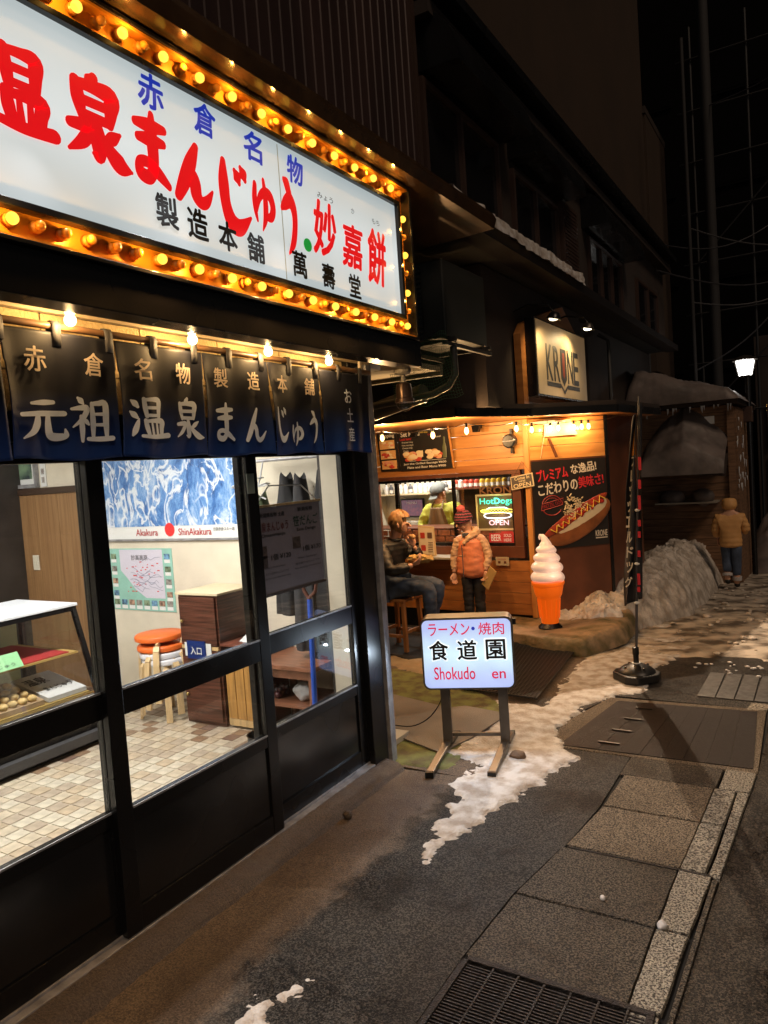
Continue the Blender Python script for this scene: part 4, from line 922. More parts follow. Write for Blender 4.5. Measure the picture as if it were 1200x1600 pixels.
q = MB(); rr_ = random.Random(5)
for k in range(9): q.sph((-3.30+rr_.uniform(-.06, .06), 3.90+rr_.uniform(-.05, .05), .31+rr_.uniform(0, .05)), rr_.uniform(.016, .03), 8, 6)
solo('dark_trinkets', q, mat('dark_trinket', (.10, .03, .03), rough=.4, col2=(.02, .02, .02), vscale=20), 'heap of small dark red trinkets beside the plastic bag', 'trinkets', (-3.3, 3.9, .285), smooth=60)
for i, (x, y) in enumerate(((-3.14, 3.50), (-3.02, 3.40))):
    m = MB().lathe((x, y, .05), [(.085, 0), (.092, .01), (.092, .125), (.098, .13), (.090, .13), (.088, .03), (.0, .03)], 24)
    solo('dark_pot', m, mat('dark_pot', (.03, .032, .035), rough=.25, metal=.5), ('dark metal pot on the floor below the side table, further in', 'dark metal pot on the floor right behind the door panel')[i], 'pot', (x, y, .05), smooth=40)
# shovel
sv = thing('snow_shovel', 'snow shovel leaning on the table, blue shaft and brown D grip', 'shovel', (-2.80, 3.62, .05))
part('shaft', MB().tube([(-2.80, 3.63, .28), (-2.83, 3.70, 1.02)], .017, 10), mat('blue_shaft', (.02, .10, .60), rough=.35), sv)
part('ferrule', MB().tube([(-2.797, 3.622, .20), (-2.80, 3.63, .279)], .018, 10), MATS['brass'] if 0 else M_woodp, sv)
part('grip', MB().tube([(-2.83, 3.70, 1.02), (-2.87, 3.705, 1.07), (-2.885, 3.71, 1.12), (-2.83, 3.71, 1.15), (-2.775, 3.71, 1.13), (-2.785, 3.705, 1.07), (-2.83, 3.70, 1.03)], .012, 8), mat('brown_grip', (.12, .04, .025), rough=.4), sv, smooth=60)
part('blade', MB().grid(8, 8, lambda u, v: (-2.93+.26*u, 3.61+.05*math.sin(u*PI), .055+.18*v)), M_steel, sv, smooth=60)
# hanging clothes and hangers
rail = solo('clothes_rail', MB().tube([(-3.5, 4.05, 1.93), (-2.70, 4.05, 1.93)], .012, 8), M_alu, 'metal clothes rail behind the far door', 'rail', (-3.0, 4.05, 1.93))
def garment(cx, y, zt, zb, w, m, lb, ph):
    q = MB()
    def f(u, v):
        a = u*2*PI; t = v; hw = w*(.30+.5*min(1, t*3)+.2*t); x = cx + hw*math.cos(a); yy = y + (.05+.03*t)*math.sin(a) + .015*math.sin(a*5+ph)*t
        return (x+.012*math.sin(a*7+ph)*t, yy, zt + (zb-zt)*t - .05*abs(math.cos(a))*(1-t))
    q.grid(40, 16, f); solo('hanging_coat', q, m, lb, 'coat', (cx, y, zb), smooth=70, group='clothes on the rail')
garment(-3.20, 4.02, 1.84, .85, .14, mat('black_cloth', (.012, .012, .014), rough=.8, bump=.3, bscale=30), 'black coat hanging nearest the wall maps', 0)
garment(-3.05, 3.98, 1.83, .62, .12, mat('charcoal_cloth', (.03, .03, .034), rough=.8, bump=.3, bscale=25), 'charcoal coat hanging in the middle of the rail', 2)
garment(-2.86, 4.00, 1.86, .50, .17, MATS['black_cloth'], 'long black coat hanging at the door post end of the rail', 4)
garment(-3.42, 4.00, 1.72, 1.25, .10, mat('olive_cloth', (.05, .07, .03), rough=.8), 'short olive green garment hanging under the white hangers', 1)
hg = solo('clothes_hangers', MB().tube([(-3.50+.16*math.cos(a*.3), 3.99+.08*math.sin(a*.3), 1.76+.01*math.sin(a)) for a in range(22)], .006, 6).tube([(-3.50+.11*math.cos(a*.3), 3.99+.06*math.sin(a*.3), 1.81) for a in range(22)], .006, 6)
          .tube([(-3.38, 4.0, 1.92), (-3.40, 3.98, 1.80), (-3.45, 3.97, 1.70), (-3.36, 3.98, 1.66)], .006, 6).tube([(-3.5, 4.0, 1.93), (-3.5, 4.0, 1.8)], .006, 6), mat('white_wire', (.7, .72, .75), rough=.3), 'tangle of white plastic laundry hangers', 'hangers', (-3.5, 4, 1.7))
# price poster on the inside of the far door
pp = thing('price_poster', 'grey price poster for buns and dumplings hanging inside the door', 'poster', (-2.47, 3.08, 1.2))
part('board', MB().box(-2.452, -2.448, 2.79, 3.35, 1.215, 1.655), mat('grey_poster', (.22, .20, .24), rough=.5, var=.06, vscale=4), pp)
part('batten', MB().box(-2.456, -2.443, 2.78, 3.36, 1.656, 1.668), M_woodp, pp); part('batten', MB().box(-2.456, -2.443, 2.78, 3.36, 1.20, 1.214), MATS['dark_frame_wood'], pp)
part('cord', MB().tube([(-2.45, 2.81, 1.665), (-2.45, 2.93, 1.765), (-2.45, 3.20, 1.755), (-2.45, 3.33, 1.665)], .004, 6), MATS['white_card'], pp)
rows = [('新潟県名物 土産', 2.935, 1.615, .20, .022, 0), ('温泉まんじゅう', 2.935, 1.555, .25, .050, 1), ('Onsenmanju', 2.935, 1.510, .19, .022, 0), ('1個 ¥120', 2.985, 1.395, .16, .032, 0), ("What's Onsenmanju?", 2.93, 1.345, .17, .014, 0),
        ('新潟名物', 3.215, 1.625, .13, .022, 0), ('笹だんご', 3.215, 1.565, .22, .055, 2), ('Sasa Dango', 3.215, 1.515, .17, .022, 0), ('1個 ¥170', 3.255, 1.410, .16, .032, 0), ("What's Sasadango?", 3.21, 1.362, .17, .014, 0),
        ('蒸したての温泉まんじゅうです', 2.93, 1.315, .22, .012, 0), ('Steamed bun with sweet bean paste', 2.93, 1.290, .24, .012, 0), ('笹の香りのだんごです', 3.21, 1.335, .22, .012, 0), ('Rice dumpling in bamboo leaf', 3.21, 1.310, .23, .012, 0)]
cc = [M_ink, mat('dull_red_print', (.10, .015, .015)), mat('dull_green_print', (.01, .05, .03))]
for s_, y, z, w, h, c in rows: part('lettering', write(MB(), s_, (-2.4465, y, z), YX, ZX, w, h, .014 if h > .02 else 0), cc[c], pp)
for y, z in ((2.84, 1.42), (2.84, 1.37), (3.12, 1.44)): part('photo', MB().box(-2.447, -2.4455, y-.03, y+.035, z-.022, z+.04), mat('dark_photo', (.07, .05, .045), rough=.4, var=.6, vscale=40), pp)

# ================================================================== PASSAGE BETWEEN SHOP AND STALL
turf = patch('green_turf', [(-3.44, 5.64), (-2.82, 5.52), (-2.22, 5.1), (-2.06, 4.95), (-2.00, 4.30), (-1.98, 3.80), (-2.33, 3.78), (-2.6, 3.86), (-6, 3.86), (-6, 5.7)],
     mat('artificial_turf', (.25, .27, .09), rough=.9, col2=(.15, .12, .06), vscale=9, bump=1.0, bscale=260, thr=(.35, .6)), 'thin green artificial turf along the passage', .02, .006, .006, .03)
gm = [(-5.2, 4.25), (-2.59, 4.17), (-2.12, 3.99), (-2.04, 4.30), (-1.985, 4.80), (-2.35, 4.86), (-2.45, 4.78), (-3.01, 4.93), (-5.2, 5.0)]
solo('grey_mat', MB().prism(gm, .014, .022), mat('ribbed_grey_mat', (.25, .22, .19), rough=.85, var=.12, vscale=3, bump=.6, bscale=140), 'flat ribbed grey rubber mat on the green turf', 'mat', (-2.6, 4.5, .014))
patch('snow_patch', [(-3.62, 5.75), (-2.9, 5.45), (-2.62, 5.7), (-2.75, 6.05), (-3.3, 6.15), (-3.7, 6.05)], mat('sandy_snow', (.36, .27, .17), rough=.7, col2=(.30, .22, .13), vscale=9, bump=.6, bscale=40), 'thin sandy brown snow at the far edge of the turf', .025, .010, .06, .05)
# black grid mat of interlocking bars
M_rub = mat('black_rubber', (.015, .015, .016), rough=.45)
bg = thing('grid_mat', 'black rubber grid mat in front of the stall step', 'mat', (-2.3, 5.9, 0))
q = MB(); qa, qb, qc, qd = Vector((-2.55, 5.22, .026)), Vector((-1.90, 5.14, .040)), Vector((-2.02, 6.50, .040)), Vector((-2.92, 6.86, .026))
N1, N2 = 44, 22
for i in range(N1+1):
    t_ = i/N1; q.beam(qa.lerp(qd, t_), qb.lerp(qc, t_), .010, .014)
for i in range(N2+1):
    t_ = i/N2; q.beam(qa.lerp(qb, t_)-Vector((0,0,.004)), qd.lerp(qc, t_)-Vector((0,0,.004)), .010, .014)
part('grid', q, M_rub, bg, kind='stuff')
solo('floor_mat', MB().prism([(-4.6, 6.1), (-3.75, 6.08), (-3.42, 5.92), (-3.0, 6.3), (-3.0, 7.0), (-4.6, 7.3)], .004, .016), mat('black_carpet', (.018, .016, .015), rough=.9, var=.3, vscale=20), 'thin black carpet under the wooden bar stool', 'mat', (-3.8, 6.5, .004))
# back of passage, ceiling, duct, outdoor units, netting
back = thing('passage_walls', 'dim passage with grey walls behind the stall and shop', 'passage', (-4.5, 4.8, 0))
part('end_wall', MB().box(-6.6, -6.5, 3.86, 8, -.1, 3.2), M_dark, back)
part('ceiling', MB().box(-6.5, -2.62, 3.86, 5.35, 2.56, 2.60), mat('beige_ceiling', (.50, .42, .28), rough=.8, var=.1, vscale=3), back)
part('ceiling_trim', MB().box(-6.5, -2.62, 5.351, 5.40, 2.53, 2.62), mat('trim_cream', (.18, .155, .11), rough=.7), back)
part('beam', MB().box(-6.4, -2.60, 3.88, 3.96, 2.46, 2.555), M_dark, back)
M_duct = mat('grey_duct', (.035, .033, .030), rough=.5, var=.15, vscale=6)
t = thing('duct_pipe', 'thick grey drain pipe bending upward beside the netting', 'pipe', (-2.9, 5.2, 2.3))
part('pipe', MB().tube([(-5.0, 5.2, 2.30), (-3.2, 5.2, 2.33), (-2.62, 5.2, 2.37), (-2.48, 5.2, 2.42), (-2.42, 5.2, 2.50), (-2.42, 5.2, 2.72)], .028, 10), M_duct, t, smooth=60)
t = thing('wide_duct', 'wide grey flattened duct above the stall roof', 'duct', (-3.5, 5.3, 2.2))
part('duct', MB().tube([(-5.4, 5.40, 2.28), (-3.3, 5.38, 2.30), (-2.75, 5.30, 2.40)], .075, 14), M_duct, t, smooth=60)
t = thing('air_conditioner', 'grey outdoor air conditioner unit hung under the snowy ledge beside the sign', 'air conditioner', (-2.6, 5.5, 2.75))
M_ac = mat('ac_casing', (.022, .022, .018), rough=.5, var=.1, vscale=4)
x0, x1, y0, y1, z0, z1 = -2.86, -2.42, 5.09, 5.88, 2.78, 3.36
part('casing', MB().box(x0, x1, y0, y1, z0, z1), M_ac, t, bevel=.012)
part('grille_panel', MB().box(x0+.16, x0+.25, y0-.010, y0-.001, z0+.04, z1-.04), M_black, t)
for k in range(13): part('slat', MB().box(x0+.155, x0+.255, y0-.018, y0-.0105, z0+.05+k*.038, z0+.066+k*.038), M_ac, t)
part('bracket', MB().beam((x0-.1, y0+.06, z0-.02), (x1+.05, y0+.06, z0-.02), .03, .03).beam((x0-.1, y1-.06, z0-.02), (x1+.05, y1-.06, z0-.02), .03, .03).beam((x1, y0-.05, z0-.055), (x1, y1+.05, z0-.055), .03, .03).beam((x0, y0-.05, z0-.055), (x0, y1+.05, z0-.055), .03, .03), M_dark, t)
q = MB().grid(50, 14, lambda u, v: (x0-.16+u*.62, y0-.12+v*.3, z0-.03+.04*math.sin(PI*u)*math.sin(PI*v)*(1+fbm(u*4, v*4))))
part('snow_crust', q, mat('dark_ice', (.05, .045, .04), rough=.7, var=.5, vscale=20), t, smooth=80)  # crust colour darkened to keep it dim in the lamp light
# green netting: drooping woven strands
q = MB(); M_net = mat('green_net', (.02, .09, .035), rough=.6)
def netp(u, v):
    x = -2.95+.62*u; z = 2.78-.44*v - .10*math.sin(PI*u)*(.3+v*.5); y = 5.0+.12*math.sin(u*5+v*2)+.05*v
    return (x, y, z+.012*math.sin(u*22+v*9))
for j in range(24): q.tube([netp(i/16, j/23) for i in range(17)], .0016, 3, False)
for i in range(40): q.tube([netp(i/39, j/8) for j in range(9)], .0013, 3, False)
o = solo('green_netting', q, M_net, 'sagging green mesh net hung under the air conditioner', 'net', (-2.5, 4.65, 2.4)); o['kind'] = 'thing'
# outer ledge over the passage

# ================================================================== UPPER STOREY AND NEIGHBOURS
M_corr = mat('corrugated_sheet', (.042, .022, .019), rough=.45, metal=.2, var=.25, vscale=3, stretch=(1, 1, .2))
M_bwall = mat('brown_wall', (.026, .016, .012), rough=.8, var=.2, vscale=2, bump=.2, bscale=25)
M_bigwall = mat('rendered_wall', (.034, .018, .009), rough=.85, var=.12, vscale=1.2, bump=.2, bscale=20)
M_frame = mat('window_frame', (.075, .045, .036), rough=.4, metal=.4)
M_wglass = mat('dark_glass', (.010, .010, .012), rough=.06, spec=.6)
cs = thing('corrugated_building', 'upper storey clad in dark red brown corrugated sheet above the sign', 'building', (-2.45, 2, 3.5))
k_ = 0; y = -1.0
while y < 4.82:
    q = MB().ext([(-2.50, y, 3.52), (-2.428, y, 3.52), (-2.428, y+.078, 3.52), (-2.420, y+.083, 3.52), (-2.420, y+.090, 3.52), (-2.428, y+.097, 3.52), (-2.429, y+.0975, 3.52), (-2.50, y+.097, 3.52)], (0, 0, 5.5))
    part('sheet', q, M_corr, cs); y += .098
part('corner_trim', MB().box(-2.52, -2.405, 4.823, 4.865, 3.5, 9.0), M_frame, cs)
part('return_wall', MB().box(-6, -2.521, 4.80, 4.86, 3.5, 9), M_corr, cs)
us = thing('upper_storey', 'dark brown upper storey with sliding windows and black hoods over the stall', 'building', (-2.45, 9, 3.6))
part('wall', MB().box(-2.60, -2.45, 4.87, 14.4, 3.72, 5.16), M_bwall, us)
part('underside', MB().box(-6.0, -2.46, 4.87, 14.4, 3.62, 3.71), mat('eave_boards', (.022, .020, .016), rough=.8, var=.2, vscale=4), us)
part('ledge', MB().box(-2.45, -2.24, 4.88, 14.4, 3.60, 3.70), mat('black_ledge', (.015, .012, .012), rough=.4), us)
part('eave', MB().box(-3.4, -2.20, 4.87, 14.4, 5.165, 5.25), M_black, us)
part('eave_bracket', MB().box(-2.45, -2.30, 4.87, 14.4, 5.0, 5.10), M_bwall, us)
def window(y0, y1, z0, z1, mull):
    w = part('window', MB().box(-2.449, -2.405, y0, y1, z1-.04, z1).box(-2.449, -2.405, y0, y1, z0, z0+.04).box(-2.449, -2.405, y0, y0+.04, z0+.041, z1-.041).box(-2.449, -2.405, y1-.04, y1, z0+.041, z1-.041), M_frame, us)
    for a in mull: part('mullion', MB().box(-2.448, -2.40, a-.02, a+.02, z0+.041, z1-.041), M_frame, w)
    ed = [y0+.04] + [v for a in mull for v in (a-.021, a+.021)] + [y1-.04]
    for i in range(0, len(ed), 2): part('pane', MB().box(-2.447, -2.435, ed[i]+.001, ed[i+1]-.001, z0+.041, z1-.041), M_wglass, w)
window(4.93, 6.38, 3.75, 4.62, (5.58,)); window(6.72, 8.06, 3.75, 4.52, (7.35,)); window(9.3, 11.0, 3.72, 4.50, (9.85, 10.4)); window(12.0, 13.6, 3.7, 4.5, (12.8,))
part('shutter_box', MB().box(-2.449, -2.37, 8.12, 8.62, 3.74, 4.6), M_frame, us)
for k in range(20): part('louvre', MB().box(-2.369, -2.355, 8.14, 8.60, 3.76+.041*k, 3.785+.041*k), M_frame, us)
for (a, b, z) in ((4.95, 6.5, 4.66), (6.7, 8.2, 4.60), (9.1, 11.2, 4.55)):
    q = MB(); n = 10
    prof = [(-2.449, z), (-2.449, z+.42)] + [(-2.449+.32*math.sin(PI/2*i/n), z+.42-.42*(1-math.cos(PI/2*i/n))) for i in range(1, n+1)]
    q.ext([(x, a, zz) for x, zz in prof], (0, b-a, 0)); part('window_hood', q, M_black, us, smooth=35)
def ledge_snow(u, v):
    y = 4.95+u*3.3; a = v*PI; h = .085*(1+.35*fbm(y, 0, 0, 3))*(1 if u < .8 else 1-.3*(u-.8)); r = .10*(1+.25*fbm(y, 5, 0, 2.5))
    return (-2.30 + r*math.cos(PI-a)*-1 + .03*nz(y, v, 0, 8), y, 3.70 + h*math.sin(a)**.7*1.3 - (.03 if v < .15 else 0))
o = struct('ledge_snow', MB().grid(160, 14, ledge_snow), M_snow, 'strip of snow lying along the ledge under the upper windows', smooth=80, kind='stuff')
part('lower_wall', MB().box(-6.0, -2.62, 6.30, 9.4, 2.32, 3.60), M_bwall, us)
part('lower_wall', MB().box(-6.0, -2.75, 9.4, 14.4, -.5, 3.60), M_bwall, us)
tw = thing('tall_building', 'tall plain brown rendered building rising behind the upper storey', 'building', (-3.4, 10, 0))
part('wall', MB().box(-9, -3.05, 4.9, 16.5, 5.3, 17), M_bigwall, tw)
part('wall', MB().box(-9, -3.0, 16.5, 18.6, 3.5, 8.8), M_bigwall, tw)
part('parapet', MB().box(-9, -2.99, 16.45, 18.65, 8.81, 8.95), M_bwall, tw)
# things on the lower wall past the stall
t = thing('shuttered_front', 'dark closed shop front past the stall with pale fabric strip above', 'shop front', (-2.72, 11, -.3))
part('frame', MB().box(-2.749, -2.66, 9.8, 9.9, -.3, 2.0).box(-2.749, -2.66, 12.3, 12.4, -.35, 2.0).box(-2.749, -2.66, 9.8, 12.4, 2.001, 2.12), M_bwall, t)
part('door_panel', MB().box(-2.749, -2.70, 9.901, 11.1, -.3, 1.5), M_black, t); part('door_panel', MB().box(-2.749, -2.70, 11.11, 12.299, -.3, 1.5), M_black, t)
q = MB().grid(60, 8, lambda u, v: (-2.64+.02*math.sin(u*60), 9.95+u*2.2, 1.55+.36*v)); part('fabric_strip', q, mat('grubby_fabric', (.16, .15, .11), rough=.9, var=.3, vscale=6), t)
part('ledge_board', MB().box(-2.749, -2.50, 9.7, 12.2, 1.93, 1.96), mat('grey_board', (.25, .22, .18), rough=.7), t)
for i, (y, z0, z1) in enumerate(((9.2, 2.35, 2.9), (10.6, 2.4, 3.4))):
    solo('drain_pipe', MB().tube([(-2.56, y, z0), (-2.56, y, z1), (-2.70, y, z1+.1)], .025, 8), M_duct, ('short grey pipe on the wall just past the stall', 'longer grey pipe under the eave past the stall')[i], 'pipe', (-2.56, y, z0), smooth=60)
# shed with snowy roof
sh = thing('wooden_shed', 'wooden shed front with a deep cap of snow and a snowy awning', 'shed', (-1.9, 12.8, -.4))
M_shw = mat('shed_boards', (.16, .085, .045), rough=.7, var=.35, vscale=4, stretch=(1, 1, 8))
for k in range(26): part('plank', MB().box(-2.74, -1.22, 12.62-.002*(k % 2), 12.70, -.4+.11*k, -.4+.11*k+.104), M_shw, sh)
part('corner_post', MB().box(-1.30, -1.20, 12.55, 12.615, -.4, 2.42), M_shw, sh)
part('side_wall', MB().box(-1.22, -1.18, 12.71, 15.5, -.5, 2.42), M_shw, sh)
part('roof', MB().box(-2.8, -1.12, 12.35, 15.6, 2.46, 2.54), M_bwall, sh)
part('awning', MB().ext([(-2.55, 12.61, 1.75), (-1.30, 12.61, 1.70), (-1.28, 11.95, 1.38), (-2.50, 11.95, 1.45)], (0, 0, .03)), M_bwall, sh)
part('shelf', MB().box(-2.35, -1.45, 12.2, 12.61, .96, .985), MATS['grey_board'], sh)
for i, z in enumerate((1.95, 2.05)):
    pass
part('notice', MB().box(-1.62, -1.48, 12.60, 12.617, 2.18, 2.30), MATS['poster_border'], sh)
def cap(u, v):
    x = -2.78+u*1.70; y = 12.25+v*3.2
    e = min(1, min(u, 1-u)/.10)*min(1, min(v, 1-v)/.06); h = (.66 - .54*u)*(e**.6)*(1+.18*fbm(x, y, 0, 2))
    return (x, y-.08*math.sin(PI*min(1, h*2)), 2.54+h-.02)
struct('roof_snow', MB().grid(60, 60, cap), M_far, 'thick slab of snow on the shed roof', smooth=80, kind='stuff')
def awn(u, v):
    x = -2.50+u*1.20; y = 11.93+v*.70; e = (min(1, min(u, 1-u)/.5))**.8; k = min(1, v/.15)**.5
    return (x, y, 1.42+.42*v + (.12+.55*e*(.4+.6*v))*k*(1+.15*fbm(x, y, 0, 3)))
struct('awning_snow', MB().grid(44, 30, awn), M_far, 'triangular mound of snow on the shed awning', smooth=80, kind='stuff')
q = MB().sph((-2.10, 12.35, 1.05), .17, 16, 10, (1.1, .8, .8)).sph((-1.66, 12.35, 1.05), .15, 16, 10, (1.1, .8, .9)); q.v = [(x+.03*fbm(x, y, z, 6), y, z+.03*fbm(y, x, z, 6)) for x, y, z in q.v]
struct('shelf_snow', q, M_far, 'two lumps of snow on the shed shelf', smooth=80, kind='stuff')
q = MB(); ri = random.Random(8)
for k in range(34):
    y = 12.4+ri.random()*2.2; z = ri.uniform(1.2, 2.3); q.tube([(-1.165, y, z), (-1.16, y, z-ri.uniform(.05, .16))], [.012, .002], 5)
for k in range(20):
    x = -2.7+ri.random()*1.5; q.tube([(x, 12.34, 2.46), (x, 12.34, 2.46-ri.uniform(.04, .14))], [.012, .002], 5)
struct('icicles', q, mat('ice', (.55, .58, .62), rough=.08, spec=.8), 'small icicles along the shed edge', smooth=60, kind='stuff')
# street lamp
sl = thing('street_lamp', 'lit lantern street lamp on a dark pole beyond the shed', 'street lamp', (-1.15, 14.0, -.45))
part('pole', MB().tube([(-1.10, 14.0, -.5), (-1.10, 14.0, 3.0)], .045, 10), M_black, sl, smooth=60)
part('junction_box', MB().box(-1.24, -1.04, 13.90, 14.1, 2.20, 2.46), M_frame, sl, bevel=.01)
part('cap', MB().lathe((-1.13, 14.0, 3.24), [(.20, 0), (.205, .015), (.12, .06), (.03, .09)], 20), M_steel, sl, smooth=40)
part('lantern', MB().lathe((-1.13, 14.0, 2.98), [(.105, 0), (.16, .25)], 6), bulb_mat('lantern_glass', (1, .97, .92), 4.5, .4), sl)
part('lantern_bars', MB().tube([(-1.13+.107*math.cos(a), 14+.107*math.sin(a), 2.98) for a in [i*PI/3 for i in range(7)]], .008, 5).lathe((-1.13, 14, 2.955), [(.06, 0), (.11, .022)], 6), M_steel, sl)
for i in range(6):
    a = i*PI/3; part('glazing_bar', MB().beam((-1.13+.107*math.cos(a), 14+.107*math.sin(a), 2.98), (-1.13+.162*math.cos(a), 14+.162*math.sin(a), 3.24), .008, .008), M_steel, sl)
point('lantern_light', (-1.13, 14.0, 3.10), 16, (1, .95, .88), .05, sl)
# poles, wires, distant dark buildings
M_pole = mat('concrete_pole', (.016, .015, .016), rough=.8)
for i, (x, y, h, lb) in enumerate(((-2.10, 15.4, 9.5, 'tall slim grey pole rising just behind the shed roof'), (-1.95, 17.5, 12, 'thicker dim utility pole behind the snowy shed'), (-2.9, 15.2, 6.2, 'thin pipe mast near the end of the brown wall'))):
    q = MB().tube([(x, y, -.5), (x, y, h)], (.035, .11, .025)[i], 10)
    solo('utility_pole', q, M_pole, lb, 'pole', (x, y, 0), smooth=60)
wrs = [((-2.9, 15.2, 5.9), (-.4, 19, 7.0)), ((-2.10, 15.4, 4.6), (.6, 17, 5.6)), ((-2.10, 15.4, 3.3), (.4, 16, 6.0)), ((-1.95, 17.5, 9.0), (2, 14, 9.5)), ((-2.1, 15.4, 6.0), (1.0, 17, 6.1)), ((-2.4, 13.5, 4.9), (.4, 19, 5.9))]
wl_ = ['cable rising from the pipe mast', 'cable sloping up from the slim pole', 'steep stay wire at the slim pole', 'high cable from the thick pole', 'level cable from the slim pole', 'cable crossing in front of the thick pole']
for (a, b), lb in zip(wrs, wl_):
    a, b = Vector(a), Vector(b); pts = [a.lerp(b, i/12) - Vector((0, 0, .5*math.sin(PI*i/12))) for i in range(13)]
    solo('overhead_cable', MB().tube(pts, .014, 5), mat('cable', (.03, .03, .035), rough=.5), lb, 'cable', tuple(a), smooth=60, group='overhead cables')
lt = thing('steel_lattice', 'dim steel lattice frame with cross braces beyond the shed', 'scaffold', (-1.0, 18.0, 0))
M_lat = mat('weathered_steel', (.018, .018, .02), rough=.6, metal=.3)
for x in (-2.3, -1.2, -.1, 1.0): part('upright', MB().tube([(x, 18.05, -.6), (x, 18.05, 11)], .03, 6), M_lat, lt)
for k in range(8): part('cross_bar', MB().tube([(-2.6, 18.0, 2.6+k*1.1), (1.5, 18.0, 2.6+k*1.1)], .02, 6), M_lat, lt)
for k in range(6): part('brace', MB().tube([(-2.3+1.1*(k % 3), 17.96, 2.6+1.1*k), (-1.2+1.1*(k % 3), 17.96, 3.7+1.1*k)], .018, 6), M_lat, lt)
fb = thing('far_building', 'dark multi storey building closing the end of the lane', 'building', (-1, 24, -1))
part('wall', MB().box(-12, 10, 24, 30, -1.2, 34), mat('far_wall', (.0022, .002, .0022), spec=.05, rough=.8, var=.3, vscale=.6), fb)
for i in range(4):
    for j in range(5):
        w = part('window', MB().box(-5+i*2.4, -3.6+i*2.4, 23.93, 23.99, 1.5+j*2.6, 2.9+j*2.6), MATS['far_wall'], fb)
        part('pane', MB().box(-4.92+i*2.4, -3.68+i*2.4, 23.92, 23.929, 1.58+j*2.6, 2.82+j*2.6), MATS['far_wall'], w)
rb = thing('dim_shop_row', 'dim dark shop front beyond the lamp at the lane\'s bend', 'building', (-.2, 17, -.6))
part('wall', MB().box(-1.3, 3.5, 18.5, 23, -1, 4.2), M_bwall, rb)
part('window', MB().box(-1.1, -.1, 18.44, 18.499, 1.7, 2.7), M_wglass, rb); part('shutter', MB().box(-1.1, .9, 18.45, 18.498, -.8, 1.5), M_black, rb)
for k in range(6): part('window_bar', MB().box(-1.08+k*.17, -1.05+k*.17, 18.42, 18.439, 1.7, 2.7), M_frame, rb)

# ================================================================== STALL (rotated 5 degrees)
SROT = -math.radians(5); SO = Vector((-2.68, 7.44, 0))
def sw(x, y, z=0):
    c, s = math.cos(SROT), math.sin(SROT); return (SO.x + x*c - y*s, SO.y + x*s + y*c, SO.z+z)
def sthing(name, label, cat, x, y, z, group=None, rz=0):
    return thing(name, label, cat, sw(x, y, z), SROT+rz, group)
def lpart(name, mb, m, parent, off=(0,0,0), **k):
    """stall coordinates -> the thing's own frame (origin off, no extra rotation)"""
    mb.v = [(a-off[0], b-off[1], c-off[2]) for a, b, c in mb.v]
    return part(name, mb, m, parent, world=False, **k)
M_pine = mat('orange_pine', (.74, .38, .12), rough=.35, col2=(.58, .25, .065), vscale=2.2, stretch=(1, 1, 9), thr=(.3, .7), bump=.05, bscale=8, coat=.2)
M_pine2 = mat('orange_pine_upright', (.68, .32, .09), rough=.35, col2=(.52, .21, .05), vscale=2.2, stretch=(9, 9, 1), thr=(.3, .7), coat=.2)
M_redb = mat('red_brown_board', (.13, .045, .022), rough=.4, var=.25, vscale=3)
M_pine3 = mat('stained_pine', (.50, .21, .06), rough=.4, col2=(.33, .12, .03), vscale=2.2, stretch=(1, 1, 9), thr=(.3, .7), coat=.15)
sb = thing('hot_dog_stall', 'orange pine clad hot dog stall with a serving window and warm lights', 'stall', tuple(SO), SROT)
def lp(name, mb, m, **k): return part(name, mb, m, sb, world=False, **k)
# front planks below and above the window (local y = 0 faces the camera)
z = .15
while z < .74:
    lp('plank', MB().box(-2.6, -.045, 0-.004*((int(z*100)) % 2), .03, z, min(z+.115, .765)), M_pine3, bevel=.003); z += .118
for i, z in enumerate((1.715, 1.85, 1.985, 2.12)): lp('plank', MB().box(-2.6, -.045, -.003*(i % 2), .03, z, z+.132 if z < 2.1 else 2.238), M_pine, bevel=.003)
lp('gap_shade_strip', MB().box(-2.6, -.02, .012, .05, -.1, .149), M_black)  # black strip drawn for the shaded gap below the planks
lp('corner_post', MB().box(-.044, .012, -.022, .04, .13, 2.238), M_pine2, bevel=.003)
# window
lp('window_frame', MB().box(-2.02, -.10, -.02, .04, 1.672, 1.714).box(-2.02, -.10, -.02, .04, .768, .895).box(-.20, -.10, -.0195, .04, .896, 1.671).box(-2.02, -1.98, -.0195, .04, .896, 1.671), M_redb, bevel=.003)
lp('inner_frame', MB().box(-1.979, -.201, .0, .03, 1.64, 1.671).box(-1.979, -.201, .0, .03, .896, .93).box(-.222, -.201, .0005, .03, .931, 1.639), M_black)
lp('mullion', MB().box(-1.745, -1.70, -.004, .035, .931, 1.639), M_black); lp('mullion', MB().box(-.955, -.925, -.004, .035, .931, 1.639), M_black)
lp('pane', MB().box(-.924, -.223, .012, .016, .931, 1.639), M_glass); lp('pane', MB().box(-1.978, -1.746, .012, .016, .931, 1.639), M_glass)
lp('lintel', MB().box(-2.6, -.0445, -.024, -.0045, 1.715, 1.79), M_pine3, bevel=.003)
lp('counter_shelf', MB().box(-1.55, -.86, -.27, -.021, .775, .80), mat('grey_laminate', (.45, .43, .37), rough=.35), bevel=.003)
